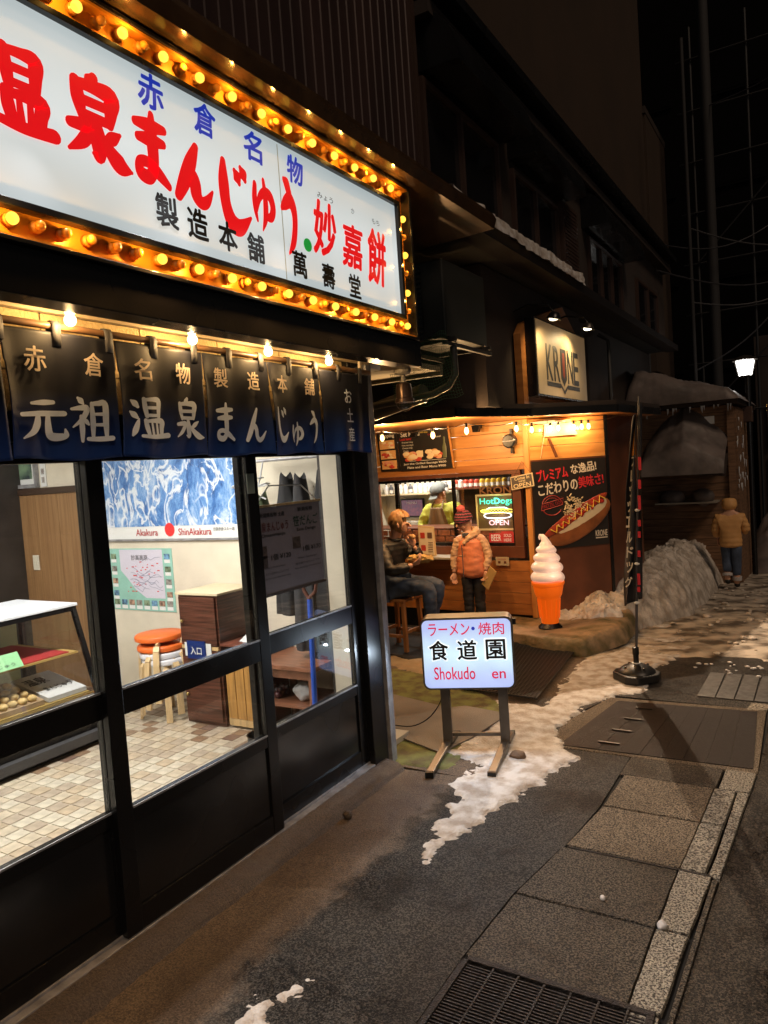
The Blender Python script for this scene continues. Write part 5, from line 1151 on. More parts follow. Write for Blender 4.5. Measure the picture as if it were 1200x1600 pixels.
# chamfered corner wall, along direction c (40 degrees off local y)
ca_ = math.radians(40); CD = Vector((math.sin(ca_), math.cos(ca_), 0)); CN = Vector((math.cos(ca_), -math.sin(ca_), 0))
def cw(t, z, off=0): p = CD*t + CN*off; return Vector((p.x, p.y, z))
def cbox(t0, t1, z0, z1, o0, o1): return MB().ext([cw(t0, z0, o0), cw(t1, z0, o0), cw(t1, z1, o0), cw(t0, z1, o0)], CN*(o1-o0))
for z in (1.80, 1.945, 2.09): lp('plank', cbox(.02, .90, z, min(z+.142, 2.238), -.03, .0), M_pine, bevel=.003)
lp('lower_board', cbox(.02, .90, .10, 1.798, -.03, .0), M_redb)
lp('corner_trim', cbox(.901, .935, .02, 2.238, -.04, .012), M_black)
lp('side_wall', MB().ext([cw(.93, -.2, -.02), cw(.93, 2.238, -.02), (CD.x*.93-.02, 1.9, 2.238), (CD.x*.93-.02, 1.9, -.2)], (-.03, 0, 0)), M_redb)
# rear and inside shell
M_inw = mat('stall_inner_wall', (.60, .56, .46), rough=.7, var=.05, vscale=3)
lp('inner_wall', MB().box(-2.6, -1.45, 1.0, 1.03, 0, 2.2), M_inw); lp('inner_wall', MB().box(-2.62, -2.60, .03, 1.0, 0, 2.2), M_inw)
lp('inner_wall', MB().box(-1.449, .3, 1.0, 1.03, 0, 2.2), mat('dark_brown_board', (.07, .035, .022), rough=.6, var=.3, vscale=3))
lp('inner_ceiling', MB().box(-2.6, .3, .031, 1.0, 2.18, 2.2), M_inw)
# roof with black fascia
RP = [(-3.2, -1.95), (-.86, -1.56), (-.04, -1.39), (.22, -.39), (.84, .35), (.84, 1.9), (-3.2, 1.9)]
lp('soffit_board', MB().prism([(x, y+.02) if y < 0 else (x-.02, y) for x, y in RP], 2.2405, 2.262), M_pine3)
q = MB()
for i in range(5): a, b = Vector((*RP[i], 2.275)), Vector((*RP[i+1], 2.275)); q.beam(a, b, .035, .075)
lp('fascia', q, M_black)
lp('roof', MB().prism(RP, 2.3135, 2.36), M_bwall)
# left wing post
lp('wing_post', MB().box(-1.50, -1.445, -.95, -.90, -.02, 2.24), M_pine2, bevel=.004); lp('wing_post', MB().box(-1.44, -1.375, -.97, -.90, -.02, 2.24), M_pine2, bevel=.004)
lp('wing_board', MB().box(-1.60, -1.505, -.94, -.91, -.02, 2.24), M_pine3)
# counter with a row of bricks inside
M_brick = mat('brick', (.26, .10, .055), rough=.8, var=.35, vscale=18, bump=.4, bscale=60)
lp('inner_counter', MB().box(-2.4, -.25, .10, .55, .0, .928), mat('mortar_pale', (.42, .36, .28), rough=.9))
for r_ in range(2):
    for k in range(12): lp('brick', MB().box(-2.38+.178*k+(.08 if r_ else 0), -2.215+.178*k+(.08 if r_ else 0), .088, .101, .9305+.072*r_, .9945+.072*r_), M_brick, bevel=.003)
lp('counter_top', MB().box(-2.4, -.25, .102, .56, 1.076, 1.09), M_redb)
# shelf with bottles
lp('wall_shelf', MB().box(-2.58, -1.5, .80, .998, 1.46, 1.48), mat('shelf_cream', (.62, .52, .34), rough=.5))
lp('wall_shelf', MB().box(-1.48, .1, .80, .998, 1.50, 1.52), M_redb)
cols = [(.72, .72, .75), (.55, .08, .05), (.75, .50, .06), (.12, .12, .13), (.62, .60, .55)]
rbt = random.Random(21); kinds = []
for c in cols:
    q = MB().lathe((0, 0, 0), [(.030, 0), (.032, .01), (.032, .085), (.014, .105), (.012, .125)], 10); o = build('b', q, mat('bottle_%.2f_%.2f' % c[:2], c, rough=.3), 40); m1 = o.data; bpy.data.objects.remove(o)
    q = MB().lathe((0, 0, .012), [(.0335, 0), (.0335, .04)], 10); o = build('l', q, mat('bottle_label', (.75, .72, .66), rough=.5), 40); m2 = o.data; bpy.data.objects.remove(o)
    q = MB().lathe((0, 0, .125), [(.014, 0), (.014, .018)], 8); o = build('c', q, M_ink if c[0] > .3 else MATS['bottle_label'], 40); m3 = o.data; bpy.data.objects.remove(o)
    kinds.append((m1, m2, m3))
names = ['white', 'red', 'yellow', 'black', 'cream']
xs = [-2.5+.078*i for i in range(13)] + [-1.42+.076*i for i in range(16)]
kk = [0, 3, 0, 4, 0, 3, 0, 0, 4, 0, 2, 0, 3] + [1, 4, 1, 1, 1, 2, 2, 2, 2, 2, 3, 3, 0, 3, 3, 1]
runs = {}
for x, k in zip(xs, kk):
    nm_ = names[k]; sh_ = 'pale shelf' if x < -1.45 else 'dark shelf'
    runs[(nm_, sh_)] = runs.get((nm_, sh_), 0)+1; lb = '%s bottle on the %s, %s of its colour from the left' % (nm_, sh_, ('first', 'second', 'third', 'fourth', 'fifth', 'sixth', 'seventh', 'eighth')[runs[(nm_, sh_)]-1])
    o = bpy.data.objects.new('sauce_bottle', kinds[k][0]); COL.objects.link(o); o.location = sw(x, .88, 1.48 if x < -1.45 else 1.52); o.rotation_euler = (0, 0, SROT)
    o['label'] = lb; o['category'] = 'bottle'; o['group'] = '%s bottles, %s' % (nm_, 'pale shelf' if x < -1.45 else 'dark shelf')
    l1 = bpy.data.objects.new('label', kinds[k][1]); COL.objects.link(l1); l1.parent = o; c1 = bpy.data.objects.new('cap', kinds[k][2]); COL.objects.link(c1); c1.parent = o
# monitor
t = sthing('wall_monitor', 'black framed screen on the wall behind the seated man', 'monitor', -2.15, .98, 1.28)
part('frame', MB().box(-.185, .185, -.03, -.002, -.125, .125), M_black, t, world=False, bevel=.004)
part('screen', MB().box(-.165, .165, -.034, -.0305, -.105, .105), mat('screen', (.05, .03, .05), rough=.3, emit=(.16, .10, .15), es=.6, col2=(.20, .06, .06), vscale=24), t, world=False)
part('lettering', write(MB(), 'MENU', (0, -.036, .07), (1,0,0), ZX, .16, .03), MATS['white_card'], t, world=False)
t = sthing('steel_oven', 'brushed steel cooker top and cabinets behind the worker', 'cooker', -1.9, .8, .95)
part('body', MB().box(-.45, .5, -.1, .17, -.9, .10), M_alu, t, world=False, bevel=.006); part('hood', MB().box(-.35, .2, -.06, .17, .101, .16), mat('grey_laminate', (.5, .5, .45)), t, world=False)
part('control_strip', MB().box(-.4, .4, -.108, -.101, .02, .07), M_black, t, world=False)
# stall lamp inside
t = sthing('stall_lamp', 'white tube lamp under the stall ceiling inside', 'lamp', -1.6, .5, 2.18)
part('housing', MB().box(-.5, .5, -.05, .05, -.04, -.001), MATS['white_enamel'], t, world=False); part('tube', MB().tube([(-.45, 0, -.055), (.45, 0, -.055)], .012, 8), MATS['fluorescent_tube'], t, world=False)
L = bpy.data.lights.new('lamp_light', 'AREA'); L.shape = 'RECTANGLE'; L.size = .9; L.size_y = .05; L.energy = 32; L.color = (1, .93, .80)
lo = bpy.data.objects.new('lamp_light', L); COL.objects.link(lo); lo.parent = t; lo.location = (0, 0, -.07)
# neon sign in the window
ns = sthing('neon_sign', 'glowing neon hot dog sign reading HotDogs OPEN in the stall window', 'neon sign', -.44, .09, 1.06)
def NL(x, z): return (x+.44, 0, z-1.06)
nb = bpy.data.materials.new('neon_board'); nb.use_nodes = True; n_, l_ = nb.node_tree.nodes, nb.node_tree.links; b_ = n_['Principled BSDF']; b_.inputs['Roughness'].default_value = .3; b_.inputs['Base Color'].default_value = (.30, .22, .14, 1)
part('back_board', MB().box(-.25, .20, .0, .02, .02, .38), mat('neon_backing', (.13, .10, .055), rough=.3), ns, world=False)
part('frame', MB().box(-.265, .215, -.012, .022, .381, .40).box(-.265, .215, -.012, .022, 0, .019).box(-.265, -.251, -.0115, .022, .0195, .3805).box(.201, .215, -.0115, .022, .0195, .3805), mat('neon_frame', (.6, .45, .25), rough=.4, emit=(.5, .35, .12), es=.25), ns, world=False)
E_g = mat('neon_green', (.1, .6, .45), emit=(.05, .85, .55), es=1.6); E_y = mat('neon_yellow', (.8, .7, .1), emit=(1, .85, .15), es=1.4); E_w = mat('neon_white', (.9, .9, .95), emit=(.88, .90, 1), es=1.7); E_r = mat('neon_pink', (.8, .3, .35), emit=(1, .72, .78), es=1.4)
def neon(mb, s, c, w, h):
    vs, fs = glyphs(s)
    return write(write(mb, s, c, (1,0,0), ZX, w, h), s, Vector(c)+Vector((0, 0, .0015)), (1,0,0), ZX, w, h, lift=.0004)
part('lettering', write(MB(), 'HotDogs', (-.01, -.014, .315), (1,0,0), ZX, .40, .085, .016), E_g, ns, world=False)
part('lettering', write(MB(), 'OPEN', (.01, -.014, .085), (1,0,0), ZX, .24, .055, .013), E_r, ns, world=False)
def ell(cx, cz, a, b, n=28, p=.55): return [(cx+a*math.copysign(abs(math.cos(t))**p, math.cos(t)), -.016, cz+b*math.copysign(abs(math.sin(t))**.8, math.sin(t))) for t in [2*PI*i/n for i in range(n+1)]]
part('bun_tube', MB().tube(ell(0, .165, .165, .030), .0065, 6), E_w, ns, world=False); part('bun_tube', MB().tube([(-.13, -.016, .235), (-.09, -.016, .252), (.09, -.016, .252), (.13, -.016, .235)], .006, 6), E_w, ns, world=False)
part('sausage_tube', MB().tube(ell(0, .213, .20, .020), .0065, 6), E_y, ns, world=False)
part('mustard_tube', MB().tube([(-.15+.02*i, -.02, .213+.008*(-1)**i) for i in range(16)], .003, 5), E_y, ns, world=False)
point('neon_glow', (0, 0, 0), 1.0, (.2, 1, .6), .003, ns).location = (0, -.06, .32); point('neon_glow', (0, 0, 0), .8, (1, .7, .6), .003, ns).location = (0, -.06, .12)
point('neon_glow', (0, 0, 0), .5, (1, .9, .2), .003, ns).location = (-.17, -.05, .22)
t = sthing('beer_sign', 'red window sign reading BEER SOLD HERE below the neon', 'sign', -.40, .06, .91)
part('board', MB().box(-.15, .0, 0, .006, .02, .12), mat('sign_red', (.45, .02, .02), rough=.4, emit=(.5, .02, .02), es=.35), t, world=False)
part('board', MB().ext([(.0, 0, .0), (.13, 0, .0), (.16, 0, .03), (.16, 0, .11), (.13, 0, .14), (.0, 0, .14)], (0, .0061, 0)), MATS['sign_red'], t, world=False)
for s_, x, z_, w, h in (('BEER', -.065, .07, .12, .07), ('SOLD', .075, .095, .09, .032), ('HERE', .075, .045, .09, .032)): part('lettering', write(MB(), s_, (x, -.002, z_), (1,0,0), ZX, w, h, .014), mat('sign_white', (.8, .75, .68), emit=(.6, .5, .4), es=.3), t, world=False)
t = sthing('name_letters', 'brown wooden letters reading KRONE standing above the neon', 'lettering', -.44, .12, 1.46)
lw_ = MB(); write(lw_, 'KRONE', (0, 0, .04), (1,0,0), ZX, .46, .075, .014)
o = part('lettering', lw_, mat('glowing_letter_wood', (.30, .14, .06), rough=.5, emit=(.2, .08, .02), es=.15), t, world=False); s_ = o.modifiers.new('thick', 'SOLIDIFY'); s_.thickness = .012  # wood given a faint glow of its own
# open sign hanging
t = sthing('open_sign', 'small hanging wooden plate reading Come In WE\'RE OPEN', 'sign', -.04, -.06, 1.50)
q = MB().ext([(-.145, 0, .0), (.115, 0, .035), (.10, 0, .175), (-.155, 0, .14)], (0, .01, 0)); part('board', q, mat('cream_sign', (.58, .48, .30), rough=.6), t, world=False)
q = MB().ext([(-.135, -.001, .012), (.103, -.001, .044), (.090, -.001, .163), (-.145, -.001, .130)], (0, .002, 0)); part('inner_panel', q, mat('slate_panel', (.07, .06, .05), rough=.6), t, world=False)
for s_, z_, w, h in (('Come In', .127, .17, .034), ("WE'RE", .092, .08, .020), ('OPEN', .050, .20, .045)): part('lettering', write(MB(), s_, (-.02, -.003, z_), (1,0,0), ZX, w, h, .013, rot=.13, shear=.15 if s_[0] == 'C' else 0), mat('cream_letter', (.75, .62, .38), rough=.6), t, world=False)
part('hanging_cord', MB().tube([(-.11, .005, .15), (-.02, .02, .30), (.08, .005, .17)], .002, 4), M_ink, t, world=False)
# menu boards
def foodblob(mb, x, z, w, h, seed):
    r = random.Random(seed)
    for i in range(7): mb.sph((x+r.uniform(-.4, .4)*w, -.004, z+r.uniform(-.35, .35)*h), r.uniform(.16, .3)*h, 8, 5, (1.5, .12, .8))
    return mb
fm_ = [mat('food_pink', (.70, .32, .22), rough=.5), mat('food_red', (.52, .06, .04), rough=.4), mat('food_tan', (.72, .42, .18), rough=.5), mat('food_cream', (.80, .66, .42), rough=.5)]
M_chalk = mat('chalk_board', (.016, .014, .013), rough=.5); M_cw = mat('chalk_white', (.75, .72, .66), rough=.7); M_cr = mat('chalk_red', (.55, .03, .03), rough=.7); M_cy = mat('chalk_yellow', (.75, .55, .10), rough=.7)
t = sthing('menu_board', 'narrow black topping menu board with three pictures of food', 'menu board', -1.73, -.06, 1.79)
part('board', MB().ext([(-.15, 0, 0), (.13, 0, -.005), (.125, -.05, .47), (-.15, -.05, .475)], (0, .012, 0)), M_chalk, t, world=False, bevel=.002)
part('lettering', write(MB(), 'Topping', (0, -.050, .41), (1,0,0), ZX, .21, .055, .012), M_cw, t, world=False)
for i in range(3):
    q = MB().box(-.115, .095, -.012-.013*i-.010, -.012-.013*i, .025+.118*i, .125+.118*i); p_ = part('picture', q, fm_[2], t, world=False)
    for k in range(3):
        q = foodblob(MB(), -.01, .075+.118*i, .19, .09, i*7+k); q.v = [(a, b-.026-.013*i, c) for a, b, c in q.v]; part('food', q, fm_[(k+i) % 4], p_, world=False, smooth=80)
t = sthing('menu_board', 'wide black set menu board with pictures of meals and a bottle', 'menu board', -1.23, -.06, 1.78)
part('board', MB().ext([(-.36, 0, 0), (.35, 0, .0), (.335, -.05, .475), (-.355, -.05, .48)], (0, .012, 0)), M_chalk, t, world=False, bevel=.002)
part('edge', MB().beam((.353, .005, 0), (.338, -.045, .475), .012, .02), M_pine2, t, world=False)
mt = [('Set Menu', -.17, .42, .26, .055, M_cw, .012), ('with fries', .02, .425, .10, .02, M_cy, 0), ('Look here!', -.24, .365, .16, .03, M_cr, .012), ('Pretzel dog', -.22, .325, .15, .022, M_cw, 0), ('Hot sausage', -.22, .292, .16, .022, M_cw, 0), ('Cheese dog', -.23, .260, .14, .022, M_cw, 0), ('Drink', -.25, .228, .07, .02, M_cw, 0), ('Seasonal', .17, .365, .13, .02, M_cw, 0), ('Limited', .12, .395, .10, .02, M_cr, 0),
      ('Just the Grilled Sausage ¥600', -.02, .075, .58, .030, M_cw, .012), ('Plate and Beer Menu ¥900', -.0, .035, .52, .028, M_cw, .012)]
for s_, x, z_, w, h, mm, of in mt: part('lettering', write(MB(), s_, (x, -.008-.105*z_, z_), (1,0,0), ZX, w, h, of), mm, t, world=False)
for (x, z_, w, h) in ((-.17, .165, .24, .12), (.12, .175, .20, .11)):
    for k in range(4):
        q = foodblob(MB(), x, z_, w, h, int(x*100)+k*5); q.v = [(a, b-.008-.105*z_-.002*k, c) for a, b, c in q.v]; part('food', q, fm_[k], t, world=False, smooth=80)
q = MB().box(-.10, -.02, -.042, -.034, .15, .22); part('cup', q, fm_[3], t, world=False)
q = MB().lathe((.27, -.036, .12), [(.026, 0), (.028, .12), (.012, .17), (.012, .24)], 10); q.v = [(a, -.036+(b+.036)*.15, c) for a, b, c in q.v]; part('bottle_picture', q, mat('bottle_green', (.12, .14, .08), rough=.3), t, world=False)
part('rule_line', MB().box(-.22, .27, -.022, -.0195, .105, .109), M_cw, t, world=False)
# hot dog poster on the chamfered wall (own frame: x along the wall)
PR = math.atan2(CD.y, CD.x)
t = thing('hot_dog_poster', 'black poster of a hot dog with red and white Japanese lettering', 'poster', sw(CD.x*.455+CN.x*.004, CD.y*.455+CN.y*.004, .845), SROT+PR)
part('sheet', MB().box(-.43, .435, -.006, 0, 0, .94), mat('poster_black', (.018, .015, .014), rough=.4), t, world=False)
M_pw = mat('poster_white', (.72, .66, .56), rough=.5); M_pr = mat('poster_bright_red', (.62, .03, .04), rough=.5)
for s_, x, z_, w, h, mm, sh_ in (('プレミアム', -.20, .80, .36, .12, M_pr, .15), ('な逸品!', .17, .845, .30, .105, M_pw, .15), ('こだわりの', -.14, .655, .46, .12, M_pw, .15), ('美味さ!', .25, .70, .30, .12, M_pr, .15)):
    part('lettering', write(MB(), s_, (x, -.0075, z_), (1,0,0), ZX, w, h, .030, rot=.10), mm, t, world=False)
q = MB().tube([(-.22+.115*math.cos(a), -.008, .47+.10*math.sin(a)) for a in [.25+2.65*i/14 for i in range(15)]], .005, 4).tube([(-.22+.09*math.cos(a), -.008, .47+.075*math.sin(a)) for a in [.35+2.45*i/14 for i in range(15)]], .003, 4)
q.tube([(-.22+.115*math.cos(a), -.008, .46-.10*math.sin(a)) for a in [.5+2.2*i/14 for i in range(15)]], .005, 4)
q.tube([(-.345, -.008, .415), (-.10, -.008, .465), (-.085, -.008, .535), (-.335, -.008, .485), (-.345, -.008, .415)], .0035, 4)
part('stamp', q, mat('stamp_red', (.33, .03, .03), rough=.5), t, world=False)
part('lettering', write(MB(), 'PRETZEL DOG', (-.215, -.009, .475), (1,0,0), ZX, .235, .038, .014, rot=.19), MATS['stamp_red'], t, world=False)
ax_ = Vector((.80, 0, .43)).normalized(); az_ = Vector((-.43, 0, .80)).normalized()
def blob(u0, u1, v, rad, m, nm_, y=-.012, flat=.12, taper=.5):
    q = MB().sph((0, 0, 0), 1, 24, 12); c = Vector((.06, y, .30)); um = (u0+u1)/2; hl = (u1-u0)/2
    q.v = [tuple(c + ax_*(um + a*hl) + az_*(v + b2*rad*(1-taper*0)) + Vector((0, bb*rad*flat, 0))) for a, bb, b2 in q.v]
    return part(nm_, q, m, t, world=False, smooth=80)
blob(-.40, .43, -.045, .165, mat('bun_brown', (.30, .10, .03), rough=.4, var=.3, vscale=6), 'bun')
blob(-.30, .40, -.01, .115, fm_[3], 'bun_cut', y=-.020); blob(-.44, .44, .050, .062, mat('sausage_red', (.36, .06, .03), rough=.25), 'sausage', y=-.028)
q = MB(); rr2 = random.Random(2)
for k in range(110):
    u = rr2.gauss(.03, .07); v = rr2.uniform(.06, .27)*(1-abs(u-.03)*3); a = Vector((.06, -.036, .30))+ax_*u+az_*v; b = a+Vector((rr2.uniform(-.03, .03), 0, rr2.uniform(-.03, .03))); q.beam(a, b, .012, .008)
part('cabbage', q, fm_[3], t, world=False, kind='stuff')
q = MB().tube([tuple(Vector((.06, -.040, .30))+ax_*(-.33+.042*i)+az_*(.045+.032*(-1)**i)) for i in range(18)], .007, 6); part('mustard', q, mat('mustard', (.80, .55, .08), rough=.4), t, world=False)
q = MB(); 
for k in range(26): q.sph(Vector((.06, -.038, .30))+ax_*rr2.uniform(-.26, .34)+az_*rr2.uniform(.0, .085), rr2.uniform(.010, .022), 8, 5, (1.4, .3, 1))
part('ketchup', q, mat('ketchup', (.50, .03, .02), rough=.3), t, world=False, smooth=80, kind='stuff')
part('lettering', write(MB(), 'KRONE', (.345, -.0085, .125), (1,0,0), ZX, .14, .065, .02), M_pw, t, world=False); part('rule_line', MB().box(.275, .415, -.0085, -.0065, .07, .08), M_pw, t, world=False)
# cream plates and bits near the eave
t = thing('cream_placard', 'blank cream placard under the stall eave above the poster', 'placard', sw(CD.x*.35, CD.y*.35, 2.04), SROT+PR)
part('board', MB().ext([(-.17, -.02, 0), (.22, -.03, .005), (.14, -.03, .17), (-.15, -.02, .18)], (0, .008, 0)), mat('placard_cream', (.50, .42, .26), rough=.5), t, world=False)
t = thing('angle_bracket', 'wooden diagonal brace beside the cream placard', 'brace', sw(CD.x*.25, CD.y*.25, 1.82), SROT+PR)
part('brace', MB().beam((-.02, -.03, .20), (.06, -.03, 0), .03, .02), M_redb, t, world=False); part('cord', MB().tube([(-.05, -.02, .30), (-.12, -.02, 0)], .004, 4), MATS['placard_cream'], t, world=False)
t = thing('wall_speaker', 'dark round speaker mounted at the top corner of the stall window', 'speaker', sw(-.16, -.04, 2.02), SROT)
part('body', MB().lathe((0, 0, 0), [(.05, .0), (.075, -.02), (.075, -.075), (.06, -.09)], 20, (0, 1, 0)), mat('speaker_black', (.02, .02, .022), rough=.25), t, world=False, smooth=40); part('bracket', MB().box(-.012, .012, -.02, .03, -.13, .13), M_black, t, world=False)
part('shade_bar', MB().box(-.06, .06, -.10, -.09, -.005, .005), M_alu, t, world=False)
for i, (x, z_) in enumerate(((-1.33, 2.20), (-.53, 2.19))):
    t = sthing(('clip_light', 'security_camera')[i], ('black clip light above the set menu board', 'small black camera under the middle of the eave')[i], 'light' if i == 0 else 'camera', x, -.10, z_)
    part('body', MB().ext([(-.05, -.04, .03), (.05, -.04, .03), (.03, -.06, -.045), (-.03, -.06, -.045)], (0, .06, 0)), M_black, t, world=False, bevel=.004); part('arm', MB().box(-.008, .008, .0, .1, .0, .035), M_black, t, world=False)
t = sthing('socket_plate', 'cream outlet plate with faint writing under the stall window', 'socket plate', -.36, -.03, .73)
part('plate', MB().box(-.08, .08, -.006, .0, -.045, .05), mat('placard_cream', (.68, .58, .36)), t, world=False, bevel=.006); part('lettering', write(MB(), 'OUTLET', (0, -.008, .025), (1,0,0), ZX, .10, .014), M_cr, t, world=False)
for x in (-.035, .035): part('socket', MB().box(x-.014, x+.014, -.0085, -.0062, -.02, .005), M_redb, t, world=False)
# string lights
E_fil = bulb_mat('string_bulb', (1, .62, .22), 5.0, .5)
sbp = [(-.92, -1.32, 2.13), (-.35, -1.30, 2.11), (.0, -1.28, 2.12), (.16, -.58, 2.13), (.165, -.24, 2.12)] + [(CD.x*tt+CN.x*.12, CD.y*tt+CN.y*.12, 2.13) for tt in (.21, .30, .48, .57, .65)]
lbs = ['string light bulb in front of the topping menu', 'string light bulb in front of the set menu', 'string light bulb midway over the serving window', 'string light bulb just left of the round speaker', 'string light bulb just before the stall corner',
       'first string light bulb over the poster from the corner', 'second string light bulb over the poster from the corner', 'third string light bulb over the poster, in front of the placard', 'fourth string light bulb over the poster', 'last string light bulb over the poster at the outer end']
q = MB(); P_ = [Vector((-2.0, -1.5, 2.235))]+[Vector((x, y, z_+.055)) for x, y, z_ in sbp]+[Vector((.78, .50, 2.2))]
for a, b in zip(P_[:-1], P_[1:]):
    n = 8; q.tube([a.lerp(b, i/n)-Vector((0, 0, .03*math.sin(PI*i/n)*min(1, (b-a).length*2))) for i in range(n+1)], .0035, 4)
t = sthing('light_string', 'thin black cable of the festoon lights along the stall eave', 'cable', 0, 0, 0); part('cable', q, M_ink, t, world=False)
for (x, y, z_), lb in zip(sbp, lbs):
    t = sthing('festoon_bulb', lb, 'light bulb', x, y, z_, 'festoon bulbs on the stall')
    part('socket', MB().lathe((0, 0, .02), [(.012, 0), (.013, .02), (.010, .04)], 10), M_ink, t, world=False, smooth=40)
    part('bulb', MB().lathe((0, 0, -.045), [(.003, 0), (.015, .012), (.021, .03), (.017, .05), (.011, .066)], 12), E_fil, t, world=False, smooth=60)
    p_ = point('bulb_light', (0, 0, 0), 62 if y < -1 else (15 if y < 0 else 5), (1, .60, .26), .012, t); p_.location = (0, 0, -.015)
# stone step
PP = [(-.86, -.30), (-.84, -.44), (.03, -.68), (.44, -.84), (.78, -.80), (.90, -.25), (.84, .3), (.66, .85), (.0, .6), (-.9, .2)]
def plat(u, v):
    a = u*2*PI; c = Vector((.1, -.05)); R = 9.0; d = Vector((math.cos(a), math.sin(a)))
    for i in range(len(PP)):
        p, e = Vector(PP[i]), Vector(PP[(i+1) % len(PP)])-Vector(PP[i]); den = d.x*e.y-d.y*e.x
        if abs(den) > 1e-9:
            w = p-c; t_ = (w.x*e.y-w.y*e.x)/den; s_ = (w.x*d.y-w.y*d.x)/den
            if t_ > 0 and 0 <= s_ <= 1: R = min(R, t_)
    rnd_ = max(0, d.x)                                   # street side is a rounded mound
    k = min(1, v/.72); rr = R*(1.02-.0)*(k if v < .72 else 1)
    if v < .72: z = .125+.05*rnd_*math.sin(k*PI*.5)**2; 
    else:
        w = (v-.72)/.28; ang = w*PI/2; z = (.125+.05*rnd_)*(math.cos(ang) if rnd_ > .25 else 1-w); rr = R*(1+(.14*rnd_)*math.sin(ang)+.02*w)
    z += .012*fbm(c.x+d.x*rr, c.y+d.y*rr, 0, 5)*(1 if v < .9 else .3)
    return (c.x+d.x*rr, c.y+d.y*rr, z)
M_rock = mat('stone_step', (.34, .24, .15), rough=.6, col2=(.10, .085, .035), vscale=5, bump=1.0, bscale=26, thr=(.35, .62), detail=9)
t = sthing('stone_step', 'rounded concrete step at the stall corner under the ice cream cone', 'step', 0, 0, 0)
part('body', MB().grid(180, 40, plat), M_rock, t, world=False, smooth=70)

# ---------------------------------------------------------------- lit ice cream cone
cx, cy = sw(.33, -.43)[:2]; ic = thing('ice_cream_cone', 'lit plastic soft serve ice cream cone with an orange wafer', 'ice cream display', (cx, cy, .14))
part('foot', MB().lathe((0, 0, 0), [(.115, 0), (.12, .012), (.085, .045), (.080, .05)], 28), M_black, ic, world=False, smooth=40)
M_co = mat('orange_shell', (.80, .16, .01), rough=.35, emit=(1.0, .13, .004), es=.42)
part('wafer', MB().lathe((0, 0, .0), [(.082, .05), (.112, .30), (.114, .305), (.128, .33), (.130, .335), (.146, .41), (.146, .425), (.155, .43), (.160, .445), (.160, .46), (.10, .462)], 36), M_co, ic, world=False, smooth=25)
q = MB()
for k in range(12):
    a = 2*PI*k/12; q.beam((math.cos(a)*.098, math.sin(a)*.098, .10), (math.cos(a)*.113, math.sin(a)*.113, .29), .004, .006, (math.cos(a), math.sin(a), 0))
part('wafer_rib', q, M_co, ic, world=False)
prof = [(.10, .455)]; zz = .455
for R_, h_ in ((.165, .105), (.155, .095), (.130, .085), (.100, .075)):
    for j in range(1, 9): a = PI*j/8; prof.append((R_-.036+.036*math.sin(a)**.7 if j < 8 else R_-.034, zz+h_*j/8))
    zz += h_
prof += [(.062, zz+.015), (.045, zz+.04)]
sw_ = MB(); n = 40; k = len(prof); c0 = []
for r, h in prof:
    for j in range(n): a = 2*PI*j/n; c0.append((r*math.cos(a), r*math.sin(a), h + .022*((j/n)-.5)))
sw_.add(c0, [(i*n+j, i*n+(j+1) % n, (i+1)*n+(j+1) % n, (i+1)*n+j) for i in range(k-1) for j in range(n)])
M_ice = mat('milky_shell', (.75, .62, .56), rough=.3, emit=(.98, .60, .42), es=.34)
part('swirl', sw_, M_ice, ic, world=False, smooth=50)
tp = [(0, 0, zz-.02), (.0, 0, zz+.03), (-.012, 0, zz+.065), (-.035, 0, zz+.10), (-.055, -.0, zz+.105), (-.064, 0, zz+.085), (-.060, 0, zz+.06)]
part('tip', MB().tube(tp, [.062, .048, .034, .022, .014, .010, .007], 14), M_ice, ic, world=False, smooth=80)
point('cone_glow', (0, 0, 0), 1.2, (1, .65, .45), .004, ic).location = (.22, -.22, .6)

# ---------------------------------------------------------------- KRONE board above the stall
kb = thing('name_board', 'cream board with dark KRONE lettering lit from above the stall', 'sign', (-2.42, 8.0, 2.43))
part('wood_backing', MB().ext([(-2.60, 7.0, 2.36), (-2.60, 6.99, 3.05), (-2.60, 7.12, 3.17), (-2.60, 7.78, 3.36), (-2.60, 8.42, 3.52), (-2.60, 8.9, 3.27), (-2.60, 8.9, 2.36)], (.07, 0, 0)), M_pine3, kb)
part('case', MB().box(-2.528, -2.425, 7.12, 8.88, 2.44, 3.22), M_black, kb, bevel=.004)
part('face', MB().box(-2.4249, -2.418, 7.14, 8.86, 2.46, 3.20), mat('board_cream', (.66, .52, .32), rough=.5, var=.06, vscale=3), kb)
M_kg = mat('board_charcoal', (.055, .055, .055), rough=.5)
for ch, y in (('K', 7.50), ('R', 7.74), ('N', 8.22), ('E', 8.44)): part('lettering', write(MB(), ch, (-2.4165, y, 2.80), YX, ZX, .19, .36, .02), M_kg, kb)
part('lettering', MB().ext([(-2.4165, 7.88, 2.98), (-2.4165, 8.08, 2.98), (-2.4165, 8.08, 2.66), (-2.4165, 7.98, 2.58), (-2.4165, 7.88, 2.66)], (.0004, 0, 0)), M_kg, kb)
part('lettering', MB().ext([(-2.4155, 7.94, 2.94), (-2.4155, 8.02, 2.94), (-2.4155, 8.02, 2.70), (-2.4155, 7.98, 2.66), (-2.4155, 7.94, 2.70)], (.0004, 0, 0)), mat('dull_red', (.28, .06, .04)), kb)
part('underline', MB().box(-2.4165, -2.416, 7.40, 7.86, 2.555, 2.60).box(-2.4165, -2.416, 8.10, 8.56, 2.555, 2.60).ext([(-2.4165, 7.86, 2.60), (-2.4165, 7.98, 2.53), (-2.4165, 8.10, 2.60), (-2.4165, 8.10, 2.57), (-2.4165, 7.98, 2.49), (-2.4165, 7.86, 2.57)], (.0004, 0, 0)), M_kg, kb)
